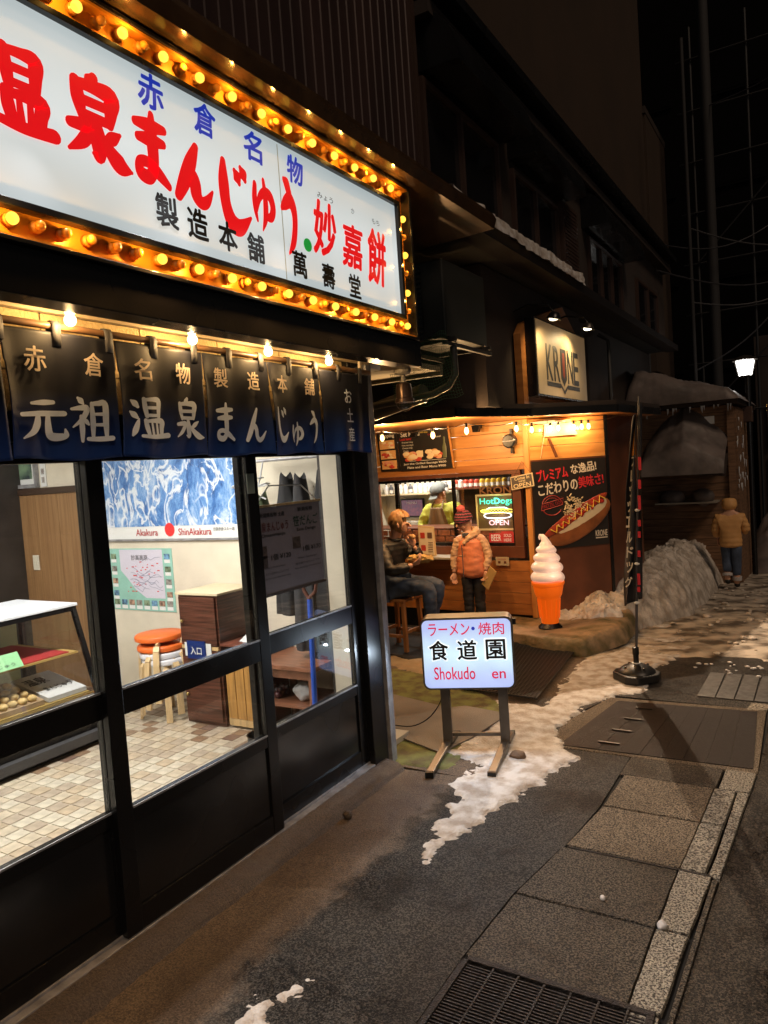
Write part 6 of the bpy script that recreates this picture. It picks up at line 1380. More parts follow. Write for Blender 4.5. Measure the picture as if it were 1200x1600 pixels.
def gooseneck(y, z, lit, lb):
    t = thing('sign_spotlight', lb, 'spotlight', (-2.62, y, z+.15))
    part('arm', MB().tube([(-2.61, y, z+.12), (-2.45, y, z+.16), (-2.25, y, z+.12), (-2.20, y, z+.04)], .010, 8), M_black, t, smooth=60)
    part('shade', MB().lathe((-2.20, y, z), [(.030, .05), (.045, .04), (.070, -.01), (.072, -.02), (.066, -.015), (.03, .03)], 20, (.25, 0, 1)), M_steel if lit else M_black, t, smooth=50)
    part('lens', MB().sph((-2.205, y, z-.012), .048, 16, 8, (1, 1, .45)), bulb_mat('spot_lens', (1, .86, .55), 7.0, .5) if lit else bulb_mat('spot_lens_dim', (1, .8, .5), 2.0, .5), t, smooth=80)
    return t
t = gooseneck(8.25, 3.22, True, 'brightly lit gooseneck lamp at the upper corner of the name board')
spot('spot_light', (-2.21, 8.20, 3.15), (-.35, -.25, -1), 16, (1, .72, .36), 150, .8, .012, t)
spot('street_fill', (-2.12, 8.2, 3.15), (.70, -.45, -.85), 560, (1, .74, .50), 122, .9, .008, t)  # added wide beam from this lamp to brighten the street and slabs
t = gooseneck(7.05, 3.16, False, 'dark shaded gooseneck lamp at the camera side of the name board')
spot('spot_light', (-2.21, 7.10, 3.12), (-.30, .45, -1), 12, (1, .72, .36), 140, .8, .012, t)

# ================================================================== ROADSIDE OBJECTS
# Shokudo en lit sign
M_brz = mat('bronze_frame', (.13, .115, .10), rough=.35, metal=.7, var=.15, vscale=8)
ra_ = math.atan2(.150, .395)
ss = thing('standing_sign', 'lit pale blue standing sign reading Shokudo en on a bronze metal stand', 'sign', (-1.96, 4.145, 0), ra_)
W2, ZB, ZT = .285, .415, .865
def rrect(w, z0, z1, r, y, n=6):
    pts = []
    for cx_, cz_, a0 in ((w-r, z0+r, -PI/2), (w-r, z1-r, 0), (-w+r, z1-r, PI/2), (-w+r, z0+r, PI)):
        for i in range(n+1): a = a0+PI/2*i/n; pts.append((cx_+r*math.cos(a), y, cz_+r*math.sin(a)))
    return pts
part('case', MB().ext(rrect(W2, ZB, ZT, .045, -.075), (0, .15, 0)), M_brz, ss, world=False, smooth=35)
sf = backlit_mat('blue_face', (.62, .90, .96), (.36, .48, .88), 'z', .64, .19, 1.0, 5.0)
part('face', MB().ext(rrect(W2-.012, ZB+.012, ZT-.012, .036, -.080), (0, .004, 0)), sf, ss, world=False)
part('face', MB().ext(rrect(W2-.012, ZB+.012, ZT-.012, .036, .076), (0, .004, 0)), sf, ss, world=False)
M_r2 = mat('crimson_letter', (.45, .01, .05), emit=(.55, .008, .05), es=.9)
M_halo = mat('letter_halo', (.7, .8, .85), emit=(.85, .95, 1), es=1.0)
for s_, x, w in (('ラーメン', -.105, .255), ('焼肉', .155, .155)): part('lettering', write(MB(), s_, (x, -.0815, .795), (1,0,0), ZX, w, .075, .014), M_r2, ss, world=False)
part('dot', MB().lathe((.045, -.0805, .797), [(.011, 0), (.011, .001)], 16, (0, -1, 0)), M_blue, ss, world=False)
for ch, x in (('食', -.175), ('道', .0), ('園', .175)):
    part('lettering_halo', write(MB(), ch, (x, -.0806, .665), (1,0,0), ZX, .125, .130, .055), M_halo, ss, world=False)
    part('lettering', write(MB(), ch, (x, -.0825, .665), (1,0,0), ZX, .115, .120, .030), M_ink, ss, world=False)
for s_, x, w, h in (('Shokudo', -.085, .255, .080), ('en', .185, .085, .046)): part('lettering', write(MB(), s_, (x, -.0815, .520 if h > .06 else .505), (1,0,0), ZX, w, h, .010), M_r2, ss, world=False)
for s_, x, w, h in (('en', -.185, .085, .046), ('Shokudo', .085, .255, .080)): part('lettering', write(MB(), s_, (x, .0815, .520), (-1,0,0), ZX, w, h, .010), M_r2, ss, world=False)
for x in (-.16, .20):
    part('post', MB().box(x-.03, x+.03, -.022, .022, .05, ZB+.01), M_brz, ss, world=False, bevel=.003)
    f_ = part('foot', MB().beam((x, .01, .062), (x-.075, -.40, .020), .045, .028).beam((x, -.01, .062), (x+.03, .25, .020), .045, .028), M_brz, ss, world=False, bevel=.003)
    part('foot_cap', MB().box(x-.102, x-.052, -.425, -.40, .0, .034).box(x+.008, x+.055, .245, .268, .0, .032), M_black, f_, world=False)
part('cross_bar', MB().box(-.13, .17, -.008, .008, .095, .115), M_brz, ss, world=False)
part('switch_knob', MB().box(W2, W2+.02, -.01, .02, .80, .835), M_black, ss, world=False); part('vent', MB().box(W2, W2+.002, -.03, .03, .5, .7), M_black, ss, world=False)
for s_ in (-.15, .12): spot('face_light', (0, 0, 0), (0, 0, 0.001), 6, (.70, .85, 1), 170, .4, .004, ss)
for o in [c for c in ss.children if c.type == 'LIGHT']: pass
ls_ = [c for c in ss.children if c.type == 'LIGHT']
for o, x in zip(ls_, (-.13, .13)): o.location = (x, -.10, .62); o.rotation_euler = Vector((0, -1, -.35)).to_track_quat('-Z', 'Y').to_euler()
q = MB(); pts = [Vector(p) for p in ((-2.13, 4.10, .42), (-2.20, 4.20, .25), (-2.40, 4.25, .06), (-2.62, 4.28, .03), (-3.0, 4.35, .028), (-3.6, 4.3, .028))]
fine = [];
for i in range(len(pts)-1): fine += [pts[i].lerp(pts[i+1], j/6) for j in range(6)]
fine = [sum((fine[max(0, min(len(fine)-1, i+d))] for d in (-3, -2, -1, 0, 1, 2, 3)), Vector())/7 for i in range(len(fine))]
solo('power_cord', MB().tube(fine, .004, 6), M_ink, 'thin dark power cord running from the standing sign across the mat', 'cord', (-2.13, 4.1, .02), smooth=60)
q = MB().sph((-1.66, 4.12, .03), .05, 14, 8, (1.4, 1, .8)); q.v = [(x+.02*fbm(x, y, z, 14), y+.02*fbm(y, z, x, 14), max(.0, z+.015*fbm(z, x, y, 14))) for x, y, z in q.v]
q.v = [(-1.66+(x+1.66)*.7, 4.12+(y-4.12)*.7, z*.7) for x, y, z in q.v]
solo('ice_lump', q, mat('brown_ice', (.14, .085, .05), rough=.7, bump=.6, bscale=60), 'lump of dirty brown ice behind the standing sign foot', 'ice lump', (-1.66, 4.12, 0), smooth=80)
# banner flag
fl_ = thing('banner_flag', 'furled black advertising banner with white and red letters on a pole', 'banner', (-1.34, 5.92, 0))
bx_, by_ = -1.34, 5.92
def lean(z): return .055*max(0, z-.15)
base = part('base', MB().prism([(bx_+.16*math.cos(a)*1.15 + .0, by_+.16*math.sin(a)*1.15) for a in [PI/8+i*PI/4 + (.12 if i % 2 else -.12) for i in range(8)]], .012, .075), mat('black_plastic', (.012, .012, .013), rough=.4), fl_, bevel=.01)
part('dome', MB().lathe((bx_, by_, .0752), [(.145, 0), (.14, .012), (.105, .040), (.06, .058), (.03, .066)], 28), MATS['black_plastic'], base, smooth=50)
part('collar', MB().lathe((bx_, by_, .142), [(.034, 0), (.034, .006)], 16), MATS['poster_border'], base); part('socket', MB().lathe((bx_, by_, .148), [(.022, 0), (.022, .06), (.026, .065), (.026, .12), (.018, .125)], 16), MATS['black_plastic'], base, smooth=40)
for k in range(4): a = PI/4+k*PI/2; part('screw', MB().sph((bx_+.10*math.cos(a), by_+.10*math.sin(a), .120), .012, 8, 5, (1, 1, .6)), M_steel, base)
part('pole', MB().tube([(bx_, by_, .15), (bx_+.06, by_+.01, 1.25), (bx_+.115, by_+.02, 2.24)], [.011, .010, .007], 10), mat('grey_pole', (.10, .10, .11), rough=.3, metal=.3), fl_, smooth=60)
def furl(u, v):
    # narrow folded cloth hanging on the pole, wider towards the lower end
    z = .64+1.46*v; w = (.115*(1-v)**.6+.018); px = bx_+lean(z)
    a = u*w; x = px-.012-a*(.90) + .010*math.sin(u*9+v*14)*(1-v*.6); y = by_+.030*math.sin(u*7+v*5)+.02*u
    return (x+ (.06*(1-v)**2)*u*.4, y, z - .05*u*(1-v))
M_flag = mat('black_banner', (.020, .019, .022), rough=.6, bump=.1, bscale=60)
o = part('cloth', MB().grid(24, 60, furl), M_flag, fl_, smooth=80); s_ = o.modifiers.new('thick', 'SOLIDIFY'); s_.thickness = .0015
def furl2(u, v):
    z = .66+1.52*v; px = bx_+lean(z); return (px+.014+.030*u*(1-v*.5), by_-.01-.02*math.sin(u*4+v*7), z)
o = part('cloth', MB().grid(8, 50, furl2), M_flag, fl_, smooth=80); s_ = o.modifiers.new('thick', 'SOLIDIFY'); s_.thickness = .0015
M_fr = mat('banner_red', (.62, .02, .04), rough=.6); M_fo = mat('banner_orange', (.80, .28, .03), rough=.6); M_fw = mat('banner_white', (.72, .66, .56), rough=.6)
def onfurl(u, v): p = furl(u, v); return Vector((p[0], p[1]-.008, p[2]))
for i, ch in enumerate('プレッツェルドッグ'):
    v = .76-.080*i; c = onfurl(.50, v); w = .030+.050*(1-v)
    part('character', write(MB(), ch, c, (.97, -.22, 0), ZX, w*.75, .085, .03, shear=.1), M_fw, fl_)
c = onfurl(.5, .86); part('print', MB().ext([(c.x-.020, c.y, c.z-.11), (c.x+.016, c.y, c.z-.10), (c.x+.012, c.y, c.z+.10), (c.x-.004, c.y, c.z+.14)], (0, .002, 0)), M_fo, fl_)
for z, h in ((1.72, .10), (1.56, .07), (1.42, .11), (1.26, .05), (1.17, .05), (1.02, .05), (.82, .09), (.74, .04)):
    part('print', MB().box(bx_+.012+lean(z), bx_+.034+lean(z), by_-.036, by_-.034, z-h/2, z+h/2), M_fr, fl_)
for z in (1.36, .94, .63): part('tie', MB().sph((bx_+.005+lean(z), by_-.02, z), .018, 8, 6, (1.2, 1, .7)), MATS['poster_border'], fl_)
# wooden bar stool under the man
M_stl = mat('stool_wood', (.42, .17, .055), rough=.4, var=.25, vscale=4, stretch=(8, 8, 1))
bs = sthing('bar_stool', 'square orange brown wooden bar stool under the seated man', 'stool', -.93, -1.2, 0)
part('seat', MB().box(-.165, .165, -.165, .165, .505, .535), M_stl, bs, world=False, bevel=.008)
for x in (-.14, .14):
    for y in (-.14, .14): part('leg', MB().beam((x*1.08, y*1.08, .012), (x*.96, y*.96, .504), .038, .038), M_stl, bs, world=False, bevel=.003)
for y in (-.145, .145): part('stretcher', MB().box(-.125, .125, y-.01, y+.01, .15, .18), M_stl, bs, world=False)
for x in (-.145, .145): part('stretcher', MB().box(x-.01, x+.01, -.125, .125, .19, .22), M_stl, bs, world=False)

# ================================================================== PEOPLE
M_skin = mat('skin', (.62, .34, .22), rough=.5, sss=.1, var=.06, vscale=12)
M_eye = mat('eye_dark', (.03, .02, .015), rough=.2); M_lip = mat('lips', (.45, .16, .12), rough=.5)
def add_hand(mb, w, d, n, s=1.0, curl=.5, side=1):
    """palm, four unequal fingers and a thumb; w wrist, d hand direction, n palm normal"""
    w, d, n = Vector(w), Vector(d).normalized(), Vector(n).normalized(); n = (n-d*n.dot(d)).normalized(); x = d.cross(n)*side
    pl = MB().sph((0, 0, 0), 1, 12, 8); c = w+d*.045*s
    pl.v = [tuple(c + d*(b*.052*s) + x*(a*.040*s) + n*(e*.016*s)) for a, b, e in pl.v]; mb.add(pl.v, pl.f)
    for i, L in enumerate((.068, .078, .072, .056)):
        p = c + d*.040*s + x*((i-1.5)*.020*s); q1 = p + (d*math.cos(curl)+n*math.sin(curl))*L*.5*s; q2 = q1 + (d*math.cos(curl*2.2)+n*math.sin(curl*2.2))*L*.5*s
        mb.tube([p-d*.02*s, p, q1, q2], [.0095*s, .0095*s, .0085*s, .0065*s], 7)
    p = c - d*.015*s - x*.030*s; q1 = p - x*.025*s + d*.025*s + n*.012*s; q2 = q1 + d*.030*s + n*.014*s
    mb.tube([p+x*.01*s, p, q1, q2], [.012*s, .012*s, .010*s, .0075*s], 7)
def face(root, hc, f, s, hairless=False):
    """eyes, brows and mouth on a head centred at hc that looks along f"""
    f = Vector(f).normalized(); r = f.cross(Vector((0, 0, 1))).normalized(); u = r.cross(f); hc = Vector(hc)
    for k in (-1, 1):
        part('eye', MB().sph(hc + f*.088*s + r*.032*s*k + u*.012*s, .0085*s, 8, 6, (1, 1, .6)), M_eye, root, world=False, smooth=80)
        part('eyebrow', MB().beam(hc + f*.095*s + r*.018*s*k + u*.034*s, hc + f*.088*s + r*.048*s*k + u*.036*s, .004*s, .004*s), M_eye, root, world=False)
    part('mouth', MB().sph(hc + f*.094*s - u*.048*s, .020*s, 8, 6, (.9, .9, .28)), M_lip, root, world=False, smooth=80)
def headnodes(hc, f, s, neck):
    f = Vector(f).normalized(); r = f.cross(Vector((0, 0, 1))).normalized(); u = r.cross(f); hc = Vector(hc); g = lambda v, rr: (*v, rr)
    return {'skull': g(hc + u*.030*s - f*.012*s, .098*s), 'cheek': g(hc - u*.030*s + f*.022*s, .074*s), 'chin': g(hc - u*.088*s + f*.050*s, .034*s),
            'crown': g(hc + u*.070*s - f*.012*s, .078*s), 'nose': g(hc + f*.109*s - u*.016*s, .011*s), 'nose0': g(hc + f*.088*s + u*.004*s, .014*s),
            'occ': g(hc - f*.050*s - u*.005*s, .070*s)}
HE = [('skull', 'cheek'), ('cheek', 'chin'), ('skull', 'crown'), ('skull', 'nose0'), ('nose0', 'nose'), ('skull', 'occ')]
def ears(mb, hc, f, s):
    f = Vector(f).normalized(); r = f.cross(Vector((0, 0, 1))).normalized(); hc = Vector(hc)
    for k in (-1, 1): mb.sph(hc + r*.092*s*k - f*.005*s, .026*s, 8, 6, (.6, .6, 1.15))
def quilt(amp, pitch, ph=0):
    return lambda c, n: c + n*(amp*(abs(math.sin((c.z+ph)*PI/pitch))**.6 - .5) + amp*.6*noise.noise(c*18))
def fold(amp, sc=14): return lambda c, n: c + n*(amp*noise.noise(Vector((c.x*sc, c.y*sc, c.z*sc*1.8))) - amp*.9*max(0, .35-abs(noise.noise(Vector((c.x*sc*.8+3, c.y*sc*.8, c.z*sc*2.2)))*2.2)) + amp*.4*noise.noise(c*sc*3.2))

# --- seated man (faces along +x of the stall frame)
mn = sthing('person', 'red blond man in a black quilted jacket and jeans seated on the bar stool', 'person', -.93, -1.2, 0)
hc = Vector((.075, .0, 1.255)); ff = Vector((.93, .34, -.10)); S = .98
nd = {'pel': (-.04, 0, .63, .12), 'sp1': (-.09, 0, .78, .12), 'sp2': (-.09, 0, .94, .13), 'chest': (-.05, 0, 1.02, .10), 'neck': (.005, 0, 1.12, .052),
      'sR': (-.05, -.16, 1.02, .055), 'eR': (.09, -.24, .82, .040), 'wR': (.285, -.13, .875, .026), 'sL': (-.03, .16, 1.02, .055), 'eL': (.13, .22, .87, .040), 'wL': (.165, .07, 1.035, .026),
      'hR': (.02, -.09, .62, .09), 'kR': (.44, -.12, .655, .060), 'aR': (.40, -.12, .16, .040), 'fR': (.50, -.12, .10, .036), 'hL': (.02, .09, .62, .09), 'kL': (.42, .10, .645, .060), 'aL': (.24, .10, .16, .040), 'fL': (.34, .10, .10, .036)}
nd.update(headnodes(hc, ff, S, None))
ed = chain('pel', 'sp1', 'sp2', 'chest', 'neck', 'skull') + HE + chain('chest', 'sR', 'eR', 'wR') + chain('chest', 'sL', 'eL', 'wL') + chain('pel', 'hR', 'kR', 'aR', 'fR') + chain('pel', 'hL', 'kL', 'aL', 'fL')
bd = skin(nd, ed, 'pel'); ears(bd, hc, ff, S); add_hand(bd, nd['wR'][:3], (.7, .15, .45), (-.5, .3, .8), 1.0, .75, 1); add_hand(bd, nd['wL'][:3], (-.05, -.25, 1), (-.6, .3, .1), 1.0, .8, -1)
part('body', bd, M_skin, mn, world=False, smooth=80); face(mn, hc, ff, S)
jk = {'hip': (-.07, 0, .60, .155), 'b1': (-.10, 0, .74, .150), 'b2': (-.105, 0, .90, .160), 'ch': (-.06, 0, 1.015, .125), 'nk': (-.005, 0, 1.10, .078), 'co': (.0, 0, 1.135, .078),
      'sR': (-.055, -.175, 1.015, .085), 'u': (.02, -.22, .92, .078), 'eR': (.085, -.25, .815, .072), 'v': (.18, -.20, .84, .062), 'wR': (.262, -.145, .868, .048),
      'sL': (-.035, .175, 1.015, .085), 'uL': (.05, .21, .94, .076), 'eL': (.13, .225, .865, .068), 'vL': (.155, .15, .95, .058), 'wL': (.163, .09, 1.01, .046)}
part('jacket', skin(jk, chain('hip', 'b1', 'b2', 'ch', 'nk', 'co') + chain('ch', 'sR', 'u', 'eR', 'v', 'wR') + chain('ch', 'sL', 'uL', 'eL', 'vL', 'wL'), 'hip', 3, quilt(.009, .052)), mat('black_nylon', (.013, .012, .012), rough=.5, bump=.3, bscale=40), mn, world=False, smooth=80)
M_jean = mat('blue_denim', (.045, .065, .11), rough=.8, var=.35, vscale=9, bump=.3, bscale=120)
jn = {'pel': (-.03, 0, .63, .135), 'hR': (.06, -.09, .635, .105), 'm': (.25, -.11, .66, .092), 'kR': (.445, -.12, .655, .082), 'c': (.44, -.12, .42, .066), 'aR': (.40, -.12, .16, .062),
      'hL': (.06, .09, .635, .105), 'mL': (.25, .10, .65, .092), 'kL': (.425, .10, .645, .082), 'cL': (.34, .10, .42, .066), 'aL': (.25, .10, .17, .062)}
part('jeans', skin(jn, chain('pel', 'hR', 'm', 'kR', 'c', 'aR') + chain('pel', 'hL', 'mL', 'kL', 'cL', 'aL'), 'pel', 3, fold(.008)), M_jean, mn, world=False, smooth=80)
for y, x in ((-.12, .42), (.10, .26)):
    part('shoe', skin({'h': (x-.03, y, .075, .045), 'm': (x+.06, y, .06, .048), 't': (x+.16, y, .05, .038)}, chain('h', 'm', 't'), 'h', 2), mat('black_shoe', (.015, .015, .015), rough=.4), mn, world=False, smooth=80)
def hair(hc, f, s, m, root, back=.06, amp=.010, lo=-.075, freq=26):
    f = Vector(f).normalized(); r = f.cross(Vector((0, 0, 1))).normalized(); u = r.cross(f); q = MB().sph((0, 0, 0), 1, 56, 40); out = []
    for a, b, c in q.v:
        d = Vector((a, b, c)); st = noise.noise(Vector((math.atan2(b, a)*freq*.35, c*2.2, 3)))*.5 + noise.noise(Vector((math.atan2(b, a)*freq, c*3.5, 1)))
        rr = 1 + amp/.11*st
        if c < -.25: rr *= .93
        k = .108*s*rr; p = Vector((a*k*.93, b*k*1.08, c*k*1.14+.030*s))
        if b > .45 and c < .42: p.y *= .50                      # open at the face
        if p.z < lo*s: p.z = lo*s + (p.z-lo*s)*.15
        out.append(tuple(Vector(hc) + r*p.x + f*(p.y-.014*s) + u*p.z))
    q.v = out; return part('hair', q, m, root, world=False, smooth=80)
hair(hc, ff, S, mat('ginger_hair', (.40, .22, .09), rough=.5, col2=(.19, .095, .04), vscale=30, stretch=(1, 1, .12), thr=(.35, .6)), mn, lo=-.085)
t = sthing('paper_wrap', 'brown paper wrapped hot dog held in the man\'s right hand', 'food wrap', -.60, -1.28, .93)
q = skin({'a': (-.14, 0, .0, .040), 'b': (-.04, 0, .0, .044), 'c': (.08, .0, .0, .040), 'd': (.16, 0, .005, .022)}, chain('a', 'b', 'c', 'd'), 'a', 3, fold(.014, 26)); part('wrap', q, mat('kraft_paper', (.48, .30, .10), rough=.7, bump=.4, bscale=40), t, world=False, smooth=60)
t = sthing('hot_dog_end', 'end of the hot dog the man lifts to his mouth', 'food', -.745, -1.17, 1.13)
part('bun', MB().sph((0, 0, 0), .028, 10, 8, (1.3, .8, .9)), M_paper if 0 else fm_[2], t, world=False, smooth=80)
t = sthing('menu_card', 'cream menu card with small food photos standing on the counter shelf behind the man', 'menu card', -1.25, -.17, .803); t.scale = (1.2, 1.2, 1.3)
q = MB().ext([(-.085, .02, 0), (.105, .02, -.02), (.075, .05, .25), (-.105, .05, .265)], (0, .006, 0)); part('card', q, mat('cream_card', (.70, .52, .30), rough=.6), t, world=False)
q = MB().ext([(-.072, .017, .02), (.088, .017, .003), (.062, .046, .232), (-.090, .046, .245)], (0, .002, 0)); part('inner_panel', q, mat('paler_card', (.75, .64, .46), rough=.6), t, world=False)
for x, z_ in ((-.045, .15), (.035, .15), (-.035, .04)): part('photo', MB().box(x-.025, x+.025, .018+z_*.11-.006, .018+z_*.11-.003, z_, z_+.05), fm_[1] if x < 0 else MATS['brown_ink'], t, world=False)
for k in range(5): part('text_line', MB().box(.02, .07, .018+.02*k*.11-.005, .018+.02*k*.11-.003, .03+.02*k, .035+.02*k), MATS['brown_ink'], t, world=False)

# --- girl in the orange parka (faces towards camera left, head bowed)
gl = sthing('person', 'girl in an orange and beige parka and bobble hat standing at the counter', 'person', -.52, -.42, .135)
hc = Vector((-.050, -.03, 1.068)); ff = Vector((-.50, -.80, -.34)); S = .92
nd = {'pel': (0, 0, .58, .09), 'sp': (0, 0, .74, .09), 'chest': (-.005, 0, .88, .085), 'neck': (-.02, 0, .97, .040), 'sR': (.13, .02, .90, .045), 'eR': (.195, .03, .72, .034), 'wR': (.18, -.04, .555, .022),
      'sL': (-.13, -.05, .89, .045), 'eL': (-.175, -.06, .70, .034), 'wL': (-.175, -.08, .53, .022), 'hR': (.06, .01, .54, .07), 'kR': (.065, .01, .27, .048), 'aR': (.075, .02, .06, .032),
      'hL': (-.055, -.02, .54, .07), 'kL': (-.045, -.03, .27, .048), 'aL': (-.035, -.02, .06, .032)}
nd.update(headnodes(hc, ff, S, None))
bd = skin(nd, chain('pel', 'sp', 'chest', 'neck', 'skull') + HE + chain('chest', 'sR', 'eR', 'wR') + chain('chest', 'sL', 'eL', 'wL') + chain('pel', 'hR', 'kR', 'aR') + chain('pel', 'hL', 'kL', 'aL'), 'pel')
add_hand(bd, nd['wR'][:3], (-.05, -.1, -1), (-.3, -.8, 0), .82, .7, 1); add_hand(bd, nd['wL'][:3], (.0, -.1, -1), (.6, -.4, 0), .82, .5, -1)
part('body', bd, M_skin, gl, world=False, smooth=80); face(gl, hc, ff, S)
M_op = mat('orange_nylon', (.68, .22, .10), rough=.5, bump=.4, bscale=30); M_bg = mat('beige_nylon', (.60, .38, .22), rough=.55, bump=.4, bscale=30)
tr = {'h': (.0, 0, .455, (.200, .150)), 'w0': (.0, 0, .62, (.180, .135)), 'w': (.0, 0, .74, (.155, .12)), 'c': (-.005, 0, .86, (.160, .12)), 't': (-.005, 0, .935, (.085, .075))}
o = part('parka', skin(tr, chain('h', 'w0', 'w', 'c', 't'), 'h', 3, fold(.011, 16)), M_op, gl, world=False, smooth=80)
part('waistband', skin({'a': (.0, 0, .695, (.180, .140)), 'b': (.0, 0, .745, (.170, .134))}, chain('a', 'b'), 'a', 3, fold(.006, 30)), M_bg, gl, world=False, smooth=80)
for a, b, c, d in (((.11, .02, .905, .055), (.155, .03, .82, .052), (.192, .03, .71, .047), (.183, -.03, .575, .036)), ((-.11, -.045, .895, .053), (-.150, -.055, .80, .050), (-.178, -.06, .69, .045), (-.178, -.075, .55, .035))):
    part('sleeve', skin({'a': a, 'b': b, 'c': c, 'd': d}, chain('a', 'b', 'c', 'd'), 'a', 3, fold(.010, 20)), M_bg, gl, 'beige sleeve', world=False, smooth=80)
part('hood', skin({'a': (-.085, -.04, .93, .040), 'b': (-.03, .05, .965, .055), 'c': (.055, .06, .975, .060), 'd': (.085, -.02, .955, .045), 'e': (.02, -.085, .90, .034), 'f': (-.03, -.11, .84, .022)}, chain('a', 'b', 'c', 'd', 'e', 'f'), 'a', 3, fold(.010, 20)), M_bg, gl, 'beige hood', world=False, smooth=80)
part('scarf', skin({'a': (-.055, -.055, .945, .026), 'b': (-.02, -.080, .930, .028), 'c': (.03, -.06, .945, .028)}, chain('a', 'b', 'c'), 'a', 3, fold(.006, 40)), mat('grey_knit', (.07, .07, .08), rough=.9, bump=.5, bscale=160), gl, world=False, smooth=80)
part('zip_line', MB().tube([(-.035, -.128, .84), (-.025, -.140, .70), (-.02, -.150, .50)], .005, 5), MATS['grey_knit'], gl, world=False)
for k, (px, py) in enumerate(((.065, .015), (-.048, -.025))):
    part('trouser_leg', skin({'a': (px*.8, py, .54, .085), 'b': (px, py, .30, .064), 'c': (px, py, .05, .055)}, chain('a', 'b', 'c'), 'a', 3, fold(.008)), mat('black_trousers', (.014, .013, .014), rough=.7), gl, world=False, smooth=80)
    part('boot', skin({'h': (px+.01, py+.02, .045, .042), 't': (px-.07, py-.06, .035, .036)}, chain('h', 't'), 'h', 2), MATS['black_shoe'], gl, world=False, smooth=80)
hm = bpy.data.materials.new('striped_knit'); hm.use_nodes = True; n_, l_ = hm.node_tree.nodes, hm.node_tree.links; b_ = n_['Principled BSDF']; b_.inputs['Roughness'].default_value = .9
tc = n_.new('ShaderNodeTexCoord'); w_ = n_.new('ShaderNodeTexWave'); w_.bands_direction = 'Z'; w_.inputs['Scale'].default_value = 11; w_.inputs['Distortion'].default_value = 2.2; w_.inputs['Detail Scale'].default_value = 6
l_.new(tc.outputs['Object'], w_.inputs['Vector']); r_ = n_.new('ShaderNodeValToRGB'); r_.color_ramp.elements[0].color = (.022, .016, .02, 1); r_.color_ramp.elements[1].color = (.30, .06, .09, 1)
r_.color_ramp.elements[0].position = .62; r_.color_ramp.elements[1].position = .78; l_.new(w_.outputs['Fac'], r_.inputs[0]); l_.new(r_.outputs[0], b_.inputs['Base Color'])
fv = ff.normalized(); rv = fv.cross(Vector((0, 0, 1))).normalized(); uv = rv.cross(fv)
q = MB().sph((0, 0, 0), 1, 40, 24); q.v = [tuple(hc + rv*(a*.098*S*1.02) + fv*(b*.108*S*1.02 - .012) + uv*((c*.115 if c > -.1 else -.0115+(c+.1)*.02)*S*1.05 + .028*S) + Vector((0, 0, .003*noise.noise(Vector((a*30, b*30, c*30)))))) for a, b, c in q.v]
part('hat', q, hm, gl, world=False, smooth=80)
q = MB(); 
c_ = hc + uv*.150 + Vector((.02, .01, .0)); pr_ = random.Random(9)
q.sph(c_, .042, 20, 14); q.v = [tuple(Vector(p) + (Vector(p)-c_)*.35*noise.noise(Vector(p)*120)) for p in q.v]
part('bobble', q, mat('pink_wool', (.60, .12, .12), rough=.95), gl, world=False, smooth=80)
hs_ = skin({'a': (.02, .02, 1.02, .03), 'b': (.045, .0, .97, .016), 'c': (.04, -.03, .93, .010)}, chain('a', 'b', 'c'), 'a', 2); part('hair', hs_, MATS['ginger_hair'], gl, world=False, smooth=80)
t = sthing('paper_bag', 'flat brown paper bag hanging from the girl\'s left hand', 'bag', -.30, -.50, .50)
part('bag', MB().ext([(-.075, 0, .06), (.0, 0, -.0), (.105, 0, .19), (.035, 0, .25)], (0, .012, 0)), MATS['kraft_paper'], t, world=False, bevel=.003); part('flap', MB().ext([(.035, -.0022, .25), (.105, -.0022, .19), (.09, -.0022, .155), (.02, -.0022, .215)], (0, .002, 0)), MATS['kraft_paper'], t, world=False)

# --- worker behind the window
wk = sthing('person', 'stall worker in a yellow green shirt, brown apron and grey cap leaning over the counter', 'person', -1.57, .74, -.1)
hc = Vector((.0, -.02, 1.565)); ff = Vector((-.38, -.80, -.55)); S = 1.0
nd = {'pel': (.02, .1, .92, .11), 'sp': (.02, .06, 1.10, .11), 'chest': (.01, .02, 1.30, .11), 'neck': (.0, -.01, 1.45, .052), 'sR': (-.18, .0, 1.37, .055), 'eR': (-.29, -.02, 1.16, .042), 'wR': (-.20, -.16, 1.10, .028),
      'sL': (.20, .0, 1.40, .055), 'eL': (.30, -.04, 1.20, .042), 'wL': (.18, -.18, 1.12, .028), 'hR': (-.08, .1, .85, .09), 'kR': (-.08, .08, .50, .06), 'aR': (-.08, .1, .10, .04), 'hL': (.1, .1, .85, .09), 'kL': (.1, .08, .50, .06), 'aL': (.1, .1, .10, .04)}
nd.update(headnodes(hc, ff, S, None))
bd = skin(nd, chain('pel', 'sp', 'chest', 'neck', 'skull') + HE + chain('chest', 'sR', 'eR', 'wR') + chain('chest', 'sL', 'eL', 'wL') + chain('pel', 'hR', 'kR', 'aR') + chain('pel', 'hL', 'kL', 'aL'), 'pel')
ears(bd, hc, ff, S); add_hand(bd, nd['wR'][:3], (.3, -.9, -.2), (0, 0, -1), 1, .6, 1); add_hand(bd, nd['wL'][:3], (-.4, -.9, -.2), (0, 0, -1), 1, .6, -1)
part('body', bd, M_skin, wk, world=False, smooth=80); face(wk, hc, ff, S)
M_yg = mat('yellow_green_cotton', (.40, .42, .07), rough=.8, bump=.3, bscale=40)
